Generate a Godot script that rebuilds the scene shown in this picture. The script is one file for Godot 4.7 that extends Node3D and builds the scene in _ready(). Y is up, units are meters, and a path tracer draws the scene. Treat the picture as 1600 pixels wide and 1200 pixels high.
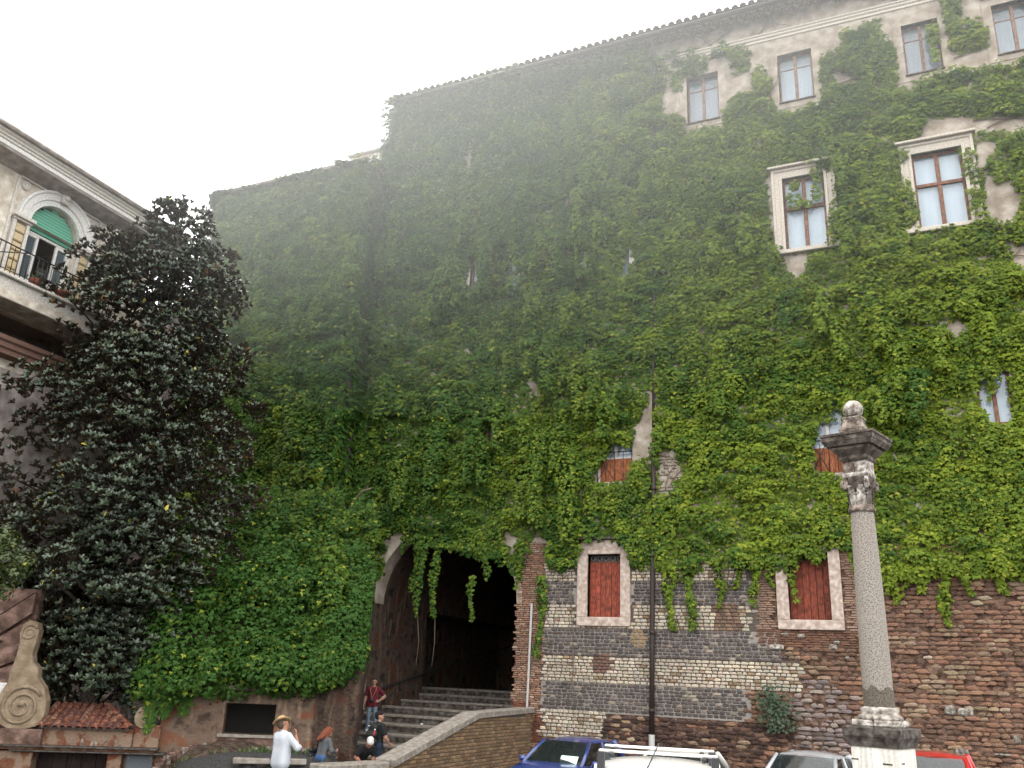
extends Node3D

var rng := RandomNumberGenerator.new()
var M := {}
var T := {}
var used := {}
var leaf_ivy: ArrayMesh
var nz := FastNoiseLite.new()
var nz2 := FastNoiseLite.new()
var nzf := FastNoiseLite.new()
var mask := PackedByteArray()
const MX0 := -22.0
const MY0 := 3.0
const MC := 0.08
const MW := 380
const MH := 345

func _ready() -> void:
	# ---- camera, sky, sun, exposure
	var cam := Camera3D.new()
	cam.name = "camera"
	add_child(cam)
	cam.position = Vector3(0, 2.7, 30)
	cam.rotation_degrees = Vector3(19.0, 25.0, 2.67)
	cam.fov = 48.1
	cam.near = 0.1
	cam.far = 400.0
	cam.current = true
	var we := WorldEnvironment.new()
	we.name = "world"
	var env := Environment.new()
	env.background_mode = Environment.BG_SKY
	var sm := ProceduralSkyMaterial.new()
	sm.sky_top_color = Color(1.0, 1.0, 1.0)
	sm.sky_horizon_color = Color(0.93, 0.95, 0.97)
	sm.sky_curve = 0.2
	sm.ground_bottom_color = Color(0.36, 0.35, 0.33)
	sm.ground_horizon_color = Color(0.5, 0.5, 0.49)
	sm.sun_angle_max = 1.0
	var sky := Sky.new()
	sky.sky_material = sm
	env.sky = sky
	env.background_energy_multiplier = 1.0
	env.tonemap_mode = Environment.TONE_MAPPER_LINEAR
	env.tonemap_exposure = 4.1
	env.sdfgi_enabled = true
	env.ssao_enabled = true
	env.ssil_enabled = true
	env.volumetric_fog_enabled = true
	env.volumetric_fog_density = 0.0
	we.environment = env
	add_child(we)
	var sun := DirectionalLight3D.new()
	sun.name = "sun"
	sun.light_color = Color(1.0, 0.96, 0.9)
	sun.light_energy = 0.4
	sun.light_angular_distance = 12.0
	sun.shadow_enabled = true
	sun.rotation_degrees = Vector3(-56, 218, 0)
	add_child(sun)
	rng.seed = 7
	nz.seed = 11
	nz.frequency = 0.35
	nz2.seed = 23
	nz2.frequency = 1.6
	nz2.fractal_octaves = 2
	nzf.seed = 5
	nzf.frequency = 0.12
	make_materials()
	leaf_ivy = ivy_leaf_mesh()
	build_ground()
	build_palazzo()
	build_bastion()
	build_rear()
	build_stairs()
	build_facade()
	build_garden_wall()
	build_gateway()
	build_ivy()
	build_trees()
	build_column()
	build_cars()
	build_people()
	build_small()
	build_flare_haze()

# ---------------------------------------------------------------- naming
func numbered(called: String, parent: Node) -> String:
	var key := str(parent.get_instance_id()) + called
	var n: int = used.get(key, 0)
	used[key] = n + 1
	return called if n == 0 else "%s_%03d" % [called, n]

func put(o: Node3D, called: String, parent: Node = null) -> Node3D:
	var p: Node = parent if parent else self
	o.name = numbered(called, p)
	p.add_child(o, true)
	return o

func tag(o: Node, label: String, category := "", group := "", kind := "") -> Node:
	if label != "":
		o.set_meta("label", label)
	if category != "":
		o.set_meta("category", category)
	if group != "":
		o.set_meta("group", group)
	if kind != "":
		o.set_meta("kind", kind)
	return o

func thing(called: String, label: String, category: String, at := Vector3.ZERO, turn := 0.0, group := "") -> Node3D:
	var o := Node3D.new()
	put(o, called)
	o.position = at
	o.rotation.y = turn
	tag(o, label, category, group)
	return o

func holder(called: String, parent: Node, at := Vector3.ZERO) -> Node3D:
	var o := Node3D.new()
	put(o, called, parent)
	o.position = at
	return o

func mb(smooth := false) -> SurfaceTool:
	var st := SurfaceTool.new()
	st.begin(Mesh.PRIMITIVE_TRIANGLES)
	st.set_smooth_group(0 if smooth else -1)
	return st

func done(st: SurfaceTool) -> ArrayMesh:
	st.generate_normals()
	return st.commit()

func part(called: String, st: SurfaceTool, m: Material, parent: Node = null) -> MeshInstance3D:
	return part_mesh(called, done(st), m, parent)

func part_mesh(called: String, me: Mesh, m: Material, parent: Node = null) -> MeshInstance3D:
	var o := MeshInstance3D.new()
	o.mesh = me
	o.material_override = m
	put(o, called, parent)
	return o

func copies(called: String, me: Mesh, m: Material, xf: Array, cols: PackedColorArray, parent: Node = null) -> MultiMeshInstance3D:
	var mm := MultiMesh.new()
	mm.transform_format = MultiMesh.TRANSFORM_3D
	mm.use_colors = true
	mm.mesh = me
	mm.instance_count = xf.size()
	for i in xf.size():
		mm.set_instance_transform(i, xf[i])
		mm.set_instance_color(i, cols[i])
	var o := MultiMeshInstance3D.new()
	o.multimesh = mm
	o.material_override = m
	put(o, called, parent)
	o.set_meta("kind", "stuff")
	return o

# ---------------------------------------------------------------- shapes
func tri(st: SurfaceTool, a: Vector3, b: Vector3, c: Vector3) -> void:
	st.add_vertex(a)
	st.add_vertex(b)
	st.add_vertex(c)

func quad(st: SurfaceTool, a: Vector3, b: Vector3, c: Vector3, d: Vector3) -> void:
	tri(st, a, b, c)
	tri(st, a, c, d)

# a face of a convex solid, turned away from its middle (front faces run clockwise)
func face(st: SurfaceTool, pts: Array, mid: Vector3) -> void:
	var a: Vector3 = pts[0]
	var b: Vector3 = pts[1]
	var c: Vector3 = pts[2]
	var n := (b - a).cross(c - a)
	var turn := n.dot(a - mid) > 0.0
	for i in range(1, pts.size() - 1):
		if turn:
			tri(st, pts[0], pts[i + 1], pts[i])
		else:
			tri(st, pts[0], pts[i], pts[i + 1])

func box(st: SurfaceTool, c: Vector3, s: Vector3, bev := 0.0, bs := Basis.IDENTITY, jit := 0.0) -> void:
	var h := s * 0.5
	if bev <= 0.0:
		var v := []
		for i in 8:
			v.append(c + bs * Vector3(h.x * (1 if i & 1 else -1), h.y * (1 if i & 2 else -1), h.z * (1 if i & 4 else -1)))
		for f in [[0, 1, 3, 2], [4, 5, 7, 6], [0, 1, 5, 4], [2, 3, 7, 6], [0, 2, 6, 4], [1, 3, 7, 5]]:
			face(st, [v[f[0]], v[f[1]], v[f[2]], v[f[3]]], c)
		return
	var b: float = min(bev, min(h.x, min(h.y, h.z)) * 0.9)
	var p := {}
	for i in 8:
		var sg := Vector3(1 if i & 1 else -1, 1 if i & 2 else -1, 1 if i & 4 else -1)
		for k in 3:
			var q := h - Vector3(b, b, b)
			q[k] = h[k]
			var r := Vector3(rng.randf_range(-jit, jit), rng.randf_range(-jit, jit), rng.randf_range(-jit, jit)) if jit > 0.0 else Vector3.ZERO
			p[i * 3 + k] = c + bs * (q * sg + r)
	for k in 3:
		var k1 := (k + 1) % 3
		var k2 := (k + 2) % 3
		for sgn in 2:
			var ids := []
			for q in [[0, 0], [1, 0], [1, 1], [0, 1]]:
				ids.append(p[((sgn << k) | (q[0] << k1) | (q[1] << k2)) * 3 + k])
			face(st, ids, c)
			for s2 in 2:
				var i0 := (sgn << k) | (s2 << k1)
				var i1 := i0 | (1 << k2)
				face(st, [p[i0 * 3 + k], p[i1 * 3 + k], p[i1 * 3 + k1], p[i0 * 3 + k1]], c)
	for i in 8:
		face(st, [p[i * 3], p[i * 3 + 1], p[i * 3 + 2]], c)

func bx(st: SurfaceTool, x0: float, x1: float, y0: float, y1: float, z0: float, z1: float, bev := 0.0) -> void:
	box(st, Vector3((x0 + x1) / 2, (y0 + y1) / 2, (z0 + z1) / 2), Vector3(absf(x1 - x0), absf(y1 - y0), absf(z1 - z0)), bev)

# polygon in the xy plane of xf, run along z from 0 to depth
func prism(st: SurfaceTool, poly: PackedVector2Array, depth: float, xf := Transform3D.IDENTITY) -> void:
	if Geometry2D.is_polygon_clockwise(poly):
		poly.reverse()
	var ix := Geometry2D.triangulate_polygon(poly)
	for k in range(0, ix.size(), 3):
		var a := poly[ix[k]]
		var b := poly[ix[k + 1]]
		var c := poly[ix[k + 2]]
		if (b - a).cross(c - a) > 0:
			var t := b
			b = c
			c = t
		tri(st, xf * Vector3(a.x, a.y, depth), xf * Vector3(b.x, b.y, depth), xf * Vector3(c.x, c.y, depth))
		tri(st, xf * Vector3(a.x, a.y, 0), xf * Vector3(c.x, c.y, 0), xf * Vector3(b.x, b.y, 0))
	var n := poly.size()
	for i in n:
		var p := poly[i]
		var q := poly[(i + 1) % n]
		quad(st, xf * Vector3(p.x, p.y, 0), xf * Vector3(p.x, p.y, depth), xf * Vector3(q.x, q.y, depth), xf * Vector3(q.x, q.y, 0))

func tube(st: SurfaceTool, pts: Array, radii: Array, sides := 8, caps := true) -> void:
	var rings := []
	var n := pts.size()
	var side := Vector3.ZERO
	for i in n:
		var d: Vector3 = (pts[min(i + 1, n - 1)] - pts[max(i - 1, 0)]).normalized()
		if side == Vector3.ZERO:
			side = d.cross(Vector3.UP if absf(d.y) < 0.9 else Vector3.RIGHT).normalized()
		side = (side - d * side.dot(d)).normalized()
		var up := d.cross(side)
		var ring := []
		var r: float = radii[min(i, radii.size() - 1)]
		for k in sides:
			var a := TAU * k / sides
			ring.append(pts[i] + (side * cos(a) + up * sin(a)) * r)
		rings.append(ring)
	for i in n - 1:
		for k in sides:
			var k2 := (k + 1) % sides
			quad(st, rings[i][k], rings[i][k2], rings[i + 1][k2], rings[i + 1][k])
	if caps:
		for k in range(1, sides - 1):
			tri(st, rings[0][0], rings[0][k + 1], rings[0][k])
			tri(st, rings[n - 1][0], rings[n - 1][k], rings[n - 1][k + 1])

# profile of Vector2(radius, height), turned round the y axis of xf
func lathe(st: SurfaceTool, prof: Array, sides: int, xf := Transform3D.IDENTITY) -> void:
	for i in prof.size() - 1:
		var a: Vector2 = prof[i]
		var b: Vector2 = prof[i + 1]
		for k in sides:
			var t0 := TAU * k / sides
			var t1 := TAU * (k + 1) / sides
			var p0 := xf * Vector3(a.x * cos(t0), a.y, a.x * sin(t0))
			var p1 := xf * Vector3(a.x * cos(t1), a.y, a.x * sin(t1))
			var q0 := xf * Vector3(b.x * cos(t0), b.y, b.x * sin(t0))
			var q1 := xf * Vector3(b.x * cos(t1), b.y, b.x * sin(t1))
			if a.x > 1e-5:
				tri(st, p0, q0 if b.x > 1e-5 else q1, p1)
			if b.x > 1e-5:
				tri(st, p1 if a.x > 1e-5 else p0, q0, q1)

# square-plan mouldings: profile of Vector2(half width, height)
func square_lathe(st: SurfaceTool, prof: Array, xf := Transform3D.IDENTITY) -> void:
	var cs := [Vector2(-1, 1), Vector2(1, 1), Vector2(1, -1), Vector2(-1, -1)]
	for i in prof.size() - 1:
		var a: Vector2 = prof[i]
		var b: Vector2 = prof[i + 1]
		for k in 4:
			var c0: Vector2 = cs[k]
			var c1: Vector2 = cs[(k + 1) % 4]
			quad(st, xf * Vector3(c0.x * a.x, a.y, c0.y * a.x), xf * Vector3(c0.x * b.x, b.y, c0.y * b.x), xf * Vector3(c1.x * b.x, b.y, c1.y * b.x), xf * Vector3(c1.x * a.x, a.y, c1.y * a.x))

# a moulding: profile (out, up) swept along a polyline with the outward direction at each point
func sweep(st: SurfaceTool, prof: PackedVector2Array, pts: Array, outs: Array, ups: Array) -> void:
	for i in pts.size() - 1:
		for j in prof.size() - 1:
			var a: Vector2 = prof[j]
			var b: Vector2 = prof[j + 1]
			quad(st, pts[i] + outs[i] * a.x + ups[i] * a.y, pts[i] + outs[i] * b.x + ups[i] * b.y, pts[i + 1] + outs[i + 1] * b.x + ups[i + 1] * b.y, pts[i + 1] + outs[i + 1] * a.x + ups[i + 1] * a.y)

# front of a wall in the plane z, with rectangular holes Rect2(x, y, w, h) and their reveals
func wall_with_holes(st: SurfaceTool, x0: float, x1: float, y0: float, y1: float, z: float, deep: float, holes: Array) -> void:
	var xs := [x0, x1]
	var ys := [y0, y1]
	for h: Rect2 in holes:
		for v in [h.position.x, h.end.x]:
			if v > x0 and v < x1 and not v in xs:
				xs.append(v)
		for v in [h.position.y, h.end.y]:
			if v > y0 and v < y1 and not v in ys:
				ys.append(v)
	xs.sort()
	ys.sort()
	for i in xs.size() - 1:
		for j in ys.size() - 1:
			var c := Vector2((xs[i] + xs[i + 1]) / 2, (ys[j] + ys[j + 1]) / 2)
			var open := false
			for h: Rect2 in holes:
				open = open or h.has_point(c)
			if not open:
				quad(st, Vector3(xs[i], ys[j], z), Vector3(xs[i], ys[j + 1], z), Vector3(xs[i + 1], ys[j + 1], z), Vector3(xs[i + 1], ys[j], z))
	for h: Rect2 in holes:
		var a := h.position
		var b := h.end
		quad(st, Vector3(a.x, a.y, z - deep), Vector3(a.x, b.y, z - deep), Vector3(a.x, b.y, z), Vector3(a.x, a.y, z))
		quad(st, Vector3(b.x, a.y, z), Vector3(b.x, b.y, z), Vector3(b.x, b.y, z - deep), Vector3(b.x, a.y, z - deep))
		quad(st, Vector3(a.x, b.y, z), Vector3(a.x, b.y, z - deep), Vector3(b.x, b.y, z - deep), Vector3(b.x, b.y, z))
		quad(st, Vector3(a.x, a.y, z - deep), Vector3(a.x, a.y, z), Vector3(b.x, a.y, z), Vector3(b.x, a.y, z - deep))

# a dark room behind an opening: five inner sides
func room(st: SurfaceTool, h: Rect2, z: float, deep: float) -> void:
	var x0 := h.position.x - 0.4
	var x1 := h.end.x + 0.4
	var y0 := h.position.y - 0.3
	var y1 := h.end.y + 0.3
	var zb := z - deep
	quad(st, Vector3(x0, y0, zb), Vector3(x0, y1, zb), Vector3(x1, y1, zb), Vector3(x1, y0, zb))
	quad(st, Vector3(x0, y0, z), Vector3(x0, y1, z), Vector3(x0, y1, zb), Vector3(x0, y0, zb))
	quad(st, Vector3(x1, y0, zb), Vector3(x1, y1, zb), Vector3(x1, y1, z), Vector3(x1, y0, z))
	quad(st, Vector3(x0, y1, z), Vector3(x1, y1, z), Vector3(x1, y1, zb), Vector3(x0, y1, zb))
	quad(st, Vector3(x0, y0, zb), Vector3(x1, y0, zb), Vector3(x1, y0, z), Vector3(x0, y0, z))

func smooth01(a: float, b: float, x: float) -> float:
	var t := clampf((x - a) / (b - a), 0.0, 1.0)
	return t * t * (3.0 - 2.0 * t)

func vary(c: Color, amount: float) -> Color:
	var k := exp(rng.randf_range(-amount, amount))
	return Color(c.r * k * (1 + rng.randf_range(-0.06, 0.06)), c.g * k, c.b * k * (1 + rng.randf_range(-0.08, 0.08)))

# ---------------------------------------------------------------- materials
func noise_tex(seed_: int, freq: float, oct: int, c0: Color, c1: Color, kind := FastNoiseLite.TYPE_SIMPLEX_SMOOTH, lo := 0.3, hi := 0.7, size := 512, stretch := 1.0) -> NoiseTexture2D:
	var n := FastNoiseLite.new()
	n.seed = seed_
	n.noise_type = kind
	n.frequency = freq
	n.fractal_octaves = oct
	var t := NoiseTexture2D.new()
	t.width = size
	t.height = int(size * stretch)
	t.seamless = true
	t.noise = n
	var g := Gradient.new()
	g.offsets = PackedFloat32Array([lo, hi])
	g.colors = PackedColorArray([c0, c1])
	t.color_ramp = g
	return t

func mat(c: Color, rough := 0.85, tex: Texture2D = null, scale := 1.0, bump: Texture2D = null, bump_cm := 0.5) -> StandardMaterial3D:
	var m := StandardMaterial3D.new()
	m.albedo_color = c.linear_to_srgb()
	m.roughness = rough
	m.metallic_specular = 0.4
	if tex or bump:
		m.uv1_triplanar = true
		m.uv1_world_triplanar = true
		m.uv1_scale = Vector3(scale, scale, scale)
		m.uv1_triplanar_sharpness = 4.0
	if tex:
		m.albedo_texture = tex
	if bump:
		m.heightmap_enabled = true
		m.heightmap_texture = bump
		m.heightmap_scale = bump_cm
	return m

func tinted(c: Color, rough := 0.85, tex: Texture2D = null, scale := 1.0, bump: Texture2D = null, bump_cm := 0.5) -> StandardMaterial3D:
	var m := mat(c, rough, tex, scale, bump, bump_cm)
	m.vertex_color_use_as_albedo = true
	return m

func glass(alpha := 0.12, tint := Color(0.75, 0.85, 0.9)) -> StandardMaterial3D:
	var m := StandardMaterial3D.new()
	m.transparency = BaseMaterial3D.TRANSPARENCY_ALPHA
	m.albedo_color = Color(tint.r, tint.g, tint.b, alpha)
	m.roughness = 0.03
	m.metallic_specular = 0.6
	return m

func make_materials() -> void:
	T.blotch = noise_tex(1, 0.014, 6, Color(0.76, 0.73, 0.7), Color(1, 1, 1), FastNoiseLite.TYPE_SIMPLEX_SMOOTH, 0.15, 0.85)
	T.fine = noise_tex(2, 0.05, 4, Color(0.82, 0.81, 0.8), Color(1, 1, 1), FastNoiseLite.TYPE_SIMPLEX_SMOOTH, 0.15, 0.85)
	T.dirt = noise_tex(3, 0.012, 7, Color(0.42, 0.38, 0.35), Color(1, 1, 1), FastNoiseLite.TYPE_SIMPLEX_SMOOTH, 0.12, 0.8)
	T.grain = noise_tex(4, 0.12, 3, Color(0.55, 0.52, 0.5), Color(1, 1, 1), FastNoiseLite.TYPE_PERLIN, 0.25, 0.75)
	T.bump = noise_tex(5, 0.05, 5, Color(0, 0, 0), Color(1, 1, 1), FastNoiseLite.TYPE_SIMPLEX_SMOOTH, 0.1, 0.9)
	T.speck = noise_tex(6, 0.16, 2, Color(0.5, 0.48, 0.46), Color(1, 1, 1), FastNoiseLite.TYPE_CELLULAR, 0.12, 0.4)
	T.peel = noise_tex(8, 0.014, 6, Color(0.8, 0.58, 0.46), Color(1, 0.98, 0.95), FastNoiseLite.TYPE_SIMPLEX_SMOOTH, 0.36, 0.5)
	T.wood = wood_tex()
	T.streak = streak_tex()
	T.lime = lime_tex()
	M.plaster = fine_grain(mat(Color(0.76, 0.69, 0.59), 0.9, T.blotch, 0.22, T.bump, 0.6))
	M.plaster_trim = mat(Color(0.6, 0.535, 0.455), 0.85, T.fine, 0.5, T.bump, 0.1)
	M.surround = mat(Color(0.52, 0.43, 0.37), 0.85, T.blotch, 0.6, T.bump, 0.15)
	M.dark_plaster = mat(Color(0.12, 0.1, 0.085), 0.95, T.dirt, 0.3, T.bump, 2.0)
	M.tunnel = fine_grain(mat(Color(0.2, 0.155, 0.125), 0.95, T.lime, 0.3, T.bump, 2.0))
	M.room = mat(Color(0.22, 0.2, 0.18), 0.95)
	M.reflection_sheet = mat(Color(0.43, 0.49, 0.54), 0.9)  # pale blue-grey stands in for sky reflected in the panes
	M.reflection_sheet_dim = mat(Color(0.28, 0.3, 0.33), 0.9)  # dimmer painted reflection for some top windows
	M.glass = glass()
	M.glass.metallic_specular = 0.75
	M.timber = mat(Color(0.28, 0.13, 0.075), 0.6, T.wood, 1.0)
	M.timber_pale = mat(Color(0.3, 0.19, 0.13), 0.65, T.wood, 1.0)
	M.red_board = tinted(Color(1, 1, 1), 0.75, T.wood, 0.9)
	M.orange = mat(Color(0.42, 0.15, 0.065), 0.75, T.wood, 0.9)
	M.mortar_dark = mat(Color(0.11, 0.088, 0.072), 0.95, T.fine, 0.8, T.bump, 1.5)
	M.mortar_light = mat(Color(0.31, 0.28, 0.25), 0.95, T.fine, 0.8, T.bump, 1.5)
	M.mortar_red = mat(Color(0.19, 0.115, 0.08), 0.95, T.dirt, 0.5, T.bump, 2.5)
	M.block = tinted(Color(1, 1, 1), 0.9, T.grain, 0.9, T.bump, 1.2)
	M.tile = tinted(Color(1, 1, 1), 0.85, T.dirt, 0.8, T.bump, 0.6)
	M.iron = mat(Color(0.022, 0.02, 0.02), 0.6)
	M.pipe = mat(Color(0.035, 0.024, 0.02), 0.55, T.fine, 1.0)
	M.grey_pipe = mat(Color(0.4, 0.39, 0.37), 0.6, T.fine, 1.0)
	M.travertine = fine_grain(mat(Color(0.5, 0.47, 0.42), 0.8, T.blotch, 0.6, T.bump, 0.5))
	M.tread = fine_grain(mat(Color(0.3, 0.27, 0.24), 0.9, T.dirt, 0.5, T.bump, 1.0))
	M.asphalt = mat(Color(0.055, 0.054, 0.052), 0.95, T.grain, 0.7, T.bump, 0.8)
	M.earth = mat(Color(0.12, 0.08, 0.055), 0.95, T.dirt, 0.6, T.bump, 3.0)
	M.base_wall = fine_grain(mat(Color(0.165, 0.12, 0.095), 0.95, T.lime, 0.3, T.bump, 3.0))
	M.pale_wall = fine_grain(mat(Color(0.45, 0.345, 0.275), 0.95, T.lime, 0.22, T.bump, 1.5))
	M.peel_wall = fine_grain(mat(Color(0.34, 0.25, 0.19), 0.95, T.peel, 0.32, T.bump, 1.5))
	M.gate_stone = fine_grain(mat(Color(0.5, 0.4, 0.28), 0.9, T.blotch, 0.4, T.bump, 0.8))
	M.gate_red = fine_grain(mat(Color(0.4, 0.26, 0.21), 0.9, T.dirt, 0.35, T.bump, 1.5))
	M.facade = mat(Color(0.68, 0.62, 0.53), 0.9, T.blotch, 0.25, T.bump, 0.6)
	M.facade_trim = mat(Color(0.62, 0.58, 0.52), 0.85, T.fine, 0.4)
	M.facade_grey = mat(Color(0.4, 0.36, 0.335), 0.9, T.blotch, 0.3)
	M.facade_brown = mat(Color(0.2, 0.115, 0.085), 0.85, T.fine, 0.5)
	M.ochre = mat(Color(0.58, 0.46, 0.28), 0.9, T.fine, 0.5)
	M.shutter_green = mat(Color(0.12, 0.36, 0.25), 0.6)
	M.white_paint = mat(Color(0.72, 0.7, 0.66), 0.5, T.fine, 0.5)
	M.white_plinth = mat(Color(0.7, 0.68, 0.63), 0.8, T.streak, 0.4, T.bump, 0.3)
	M.terracotta = mat(Color(0.33, 0.1, 0.06), 0.8, T.fine, 1.0)
	M.granite = fine_grain(mat(Color(0.44, 0.4, 0.35), 0.8, T.speck, 0.36, T.bump, 0.4))
	M.granite_foot = fine_grain(mat(Color(0.2, 0.17, 0.135), 0.9, T.speck, 0.3, T.bump, 0.8))
	M.stone_dark = mat(Color(0.12, 0.105, 0.09), 0.9, T.dirt, 0.9, T.bump, 0.3)
	M.stone_worn = fine_grain(mat(Color(0.27, 0.235, 0.2), 0.9, T.dirt, 0.7, T.bump, 1.0))
	M.stone_mid = mat(Color(0.3, 0.25, 0.21), 0.9, T.dirt, 0.9, T.bump, 1.0)
	M.marble = mat(Color(0.52, 0.48, 0.43), 0.8, T.dirt, 1.1, T.bump, 0.8)
	M.ivy = tinted(Color(1, 1, 1), 0.55)
	M.ivy.metallic_specular = 0.22
	M.ivy.backlight_enabled = true
	M.ivy.backlight = Color(0.3, 0.36, 0.05)
	M.leaf_gloss = tinted(Color(1, 1, 1), 0.36)
	M.leaf_gloss.metallic_specular = 0.5
	M.leaf_oak = tinted(Color(1, 1, 1), 0.45)
	M.leaf_oak.backlight_enabled = true
	M.leaf_oak.backlight = Color(0.3, 0.4, 0.12)
	M.bark = mat(Color(0.07, 0.055, 0.045), 0.95, T.dirt, 1.2, T.bump, 2.0)
	M.stem = mat(Color(0.16, 0.12, 0.085), 0.95, T.fine, 1.2)
	M.tyre = mat(Color(0.02, 0.02, 0.02), 0.85)
	M.rim = mat(Color(0.45, 0.45, 0.46), 0.35)
	M.rim.metallic = 0.8
	M.car_glass = glass(0.82, Color(0.09, 0.11, 0.11))
	M.trim = mat(Color(0.02, 0.02, 0.022), 0.5)
	M.seat = mat(Color(0.05, 0.05, 0.055), 0.9)
	M.paper = mat(Color(0.5, 0.6, 0.56), 0.9)
	M.lamp = mat(Color(0.6, 0.6, 0.6), 0.15)

# grain that runs up and down, in boards
func wood_tex() -> ImageTexture:
	var im := Image.create(256, 256, false, Image.FORMAT_RGB8)
	var n := FastNoiseLite.new()
	n.seed = 31
	n.frequency = 0.02
	for y in 256:
		for x in 256:
			var t := absf(fmod(y / 256.0 + 0.5, 1.0) - 0.5) * 2.0
			var a := n.get_noise_2d(x * 7.0, y * 0.5) * (1 - t) + n.get_noise_2d(x * 7.0, (y + 256) * 0.5) * t
			var b := n.get_noise_2d(x * 1.1 + 500, y * 0.9)
			var v := clampf(0.8 + a * 0.45 + b * 0.3, 0.25, 1.0)
			im.set_pixel(x, y, Color(v, v * 0.97, v * 0.94))
	return ImageTexture.create_from_image(im)

# runs of dirt down a painted block
func streak_tex() -> ImageTexture:
	var im := Image.create(256, 256, false, Image.FORMAT_RGB8)
	var n := FastNoiseLite.new()
	n.seed = 37
	n.frequency = 0.03
	for y in 256:
		for x in 256:
			var v := clampf(0.93 + n.get_noise_2d(x * 3.0, y * 0.25) * 0.25 + n.get_noise_2d(x * 6.0, y * 6.0 + 99) * 0.08, 0.5, 1.0)
			im.set_pixel(x, y, Color(v, v * 0.985, v * 0.96))
	return ImageTexture.create_from_image(im)

# a second, finer grain multiplied over a surface
func fine_grain(m: StandardMaterial3D) -> StandardMaterial3D:
	m.detail_enabled = true
	m.detail_blend_mode = BaseMaterial3D.BLEND_MODE_MUL
	m.detail_uv_layer = BaseMaterial3D.DETAIL_UV_2
	m.detail_albedo = T.grain
	m.uv2_triplanar = true
	m.uv2_world_triplanar = true
	m.uv2_scale = Vector3(1.7, 1.7, 1.7)
	return m

# old wall stained with pale lime runs and rusty and sooty patches
func lime_tex() -> ImageTexture:
	var w := 384
	var im := Image.create(w, w, false, Image.FORMAT_RGB8)
	var n := FastNoiseLite.new()
	n.seed = 41
	n.frequency = 0.01
	n.fractal_octaves = 4
	for y in w:
		for x in w:
			# four shifted samples blended so that the sheet repeats without a seam
			var tx := absf(x / float(w) * 2.0 - 1.0)
			var ty := absf(y / float(w) * 2.0 - 1.0)
			tx = tx * tx * tx
			ty = ty * ty * ty
			var xs := x + w if x < w / 2 else x - w
			var ys := y + w if y < w / 2 else y - w
			var run := lerpf(lerpf(n.get_noise_2d(x * 3.2, y * 0.35), n.get_noise_2d(xs * 3.2, y * 0.35), tx * 0.5), n.get_noise_2d(x * 3.2, ys * 0.35), ty * 0.5)
			var pat := lerpf(lerpf(n.get_noise_2d(x + 900, y), n.get_noise_2d(xs + 900, y), tx * 0.5), n.get_noise_2d(x + 900, ys), ty * 0.5)
			var spot := n.get_noise_2d(x * 5.0, y * 5.0 + 3000)
			var c := Color(0.74, 0.71, 0.68)
			c = c.lerp(Color(0.78, 0.57, 0.46), smooth01(0.05, 0.3, pat))
			c = c.lerp(Color(0.46, 0.42, 0.4), smooth01(0.1, 0.35, -pat + spot * 0.2))
			c = c.lerp(Color(0.95, 0.92, 0.86), smooth01(0.12, 0.4, run + spot * 0.25))
			im.set_pixel(x, y, c)
	return ImageTexture.create_from_image(im)
# ---------------------------------------------------------------- ground
func ground_y(x: float, z: float) -> float:
	# the street falls away beside the gateway on the left
	var s := (x + 15.68) * 0.809 - (z - 6.8) * 0.588
	var n := (x + 15.68) * 0.588 + (z - 6.8) * 0.809
	var drop := smooth01(-4.4, -6.2, s - 0.25 * clampf(n - 1.0, 0.0, 4.0))
	# a raised strip of soil and paving along the wall
	var strip := 0.88 * smooth01(0.3, -0.5, s) * smooth01(2.65, 2.35, n) * (1.0 - 0.35 * smooth01(-3.0, -5.0, s))
	var rise := 0.27 * smooth01(3.0, 6.0, n) * smooth01(1.5, 0.0, s)
	return -0.35 + strip + rise - 2.8 * drop + 0.35 * smooth01(-11.0, -7.0, x) + 0.02 * nz.get_noise_2d(x * 2.0, z * 2.0)

func build_ground() -> void:
	var st := mb(true)
	var xs := []
	var zs := []
	var x := -60.0
	while x < 60.0:
		xs.append(x)
		x += 0.4 if x > -24.0 and x < -9.0 else (2.0 if absf(x) < 30.0 else 10.0)
	var z := -15.0
	while z < 90.0:
		zs.append(z)
		z += 0.4 if z > 3.0 and z < 18.0 else (2.0 if z < 36.0 else 12.0)
	for i in xs.size() - 1:
		for j in zs.size() - 1:
			var p := []
			for q in [[0, 0], [1, 0], [1, 1], [0, 1]]:
				var px: float = xs[i + q[0]]
				var pz: float = zs[j + q[1]]
				p.append(Vector3(px, ground_y(px, pz), pz))
			quad(st, p[0], p[1], p[2], p[3])
	var far := mb()
	quad(far, Vector3(-350, -3.4, -350), Vector3(350, -3.4, -350), Vector3(350, -3.4, 350), Vector3(-350, -3.4, 350))
	tag(part("ground", st, M.asphalt), "dark asphalt of the small square below the wall", "", "", "structure")
	tag(part("ground", far, M.asphalt), "", "", "", "structure")

# ---------------------------------------------------------------- the big ivy-covered building
const ARC := Vector2(-16.5, 5.4)
const ARR := 3.15

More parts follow.
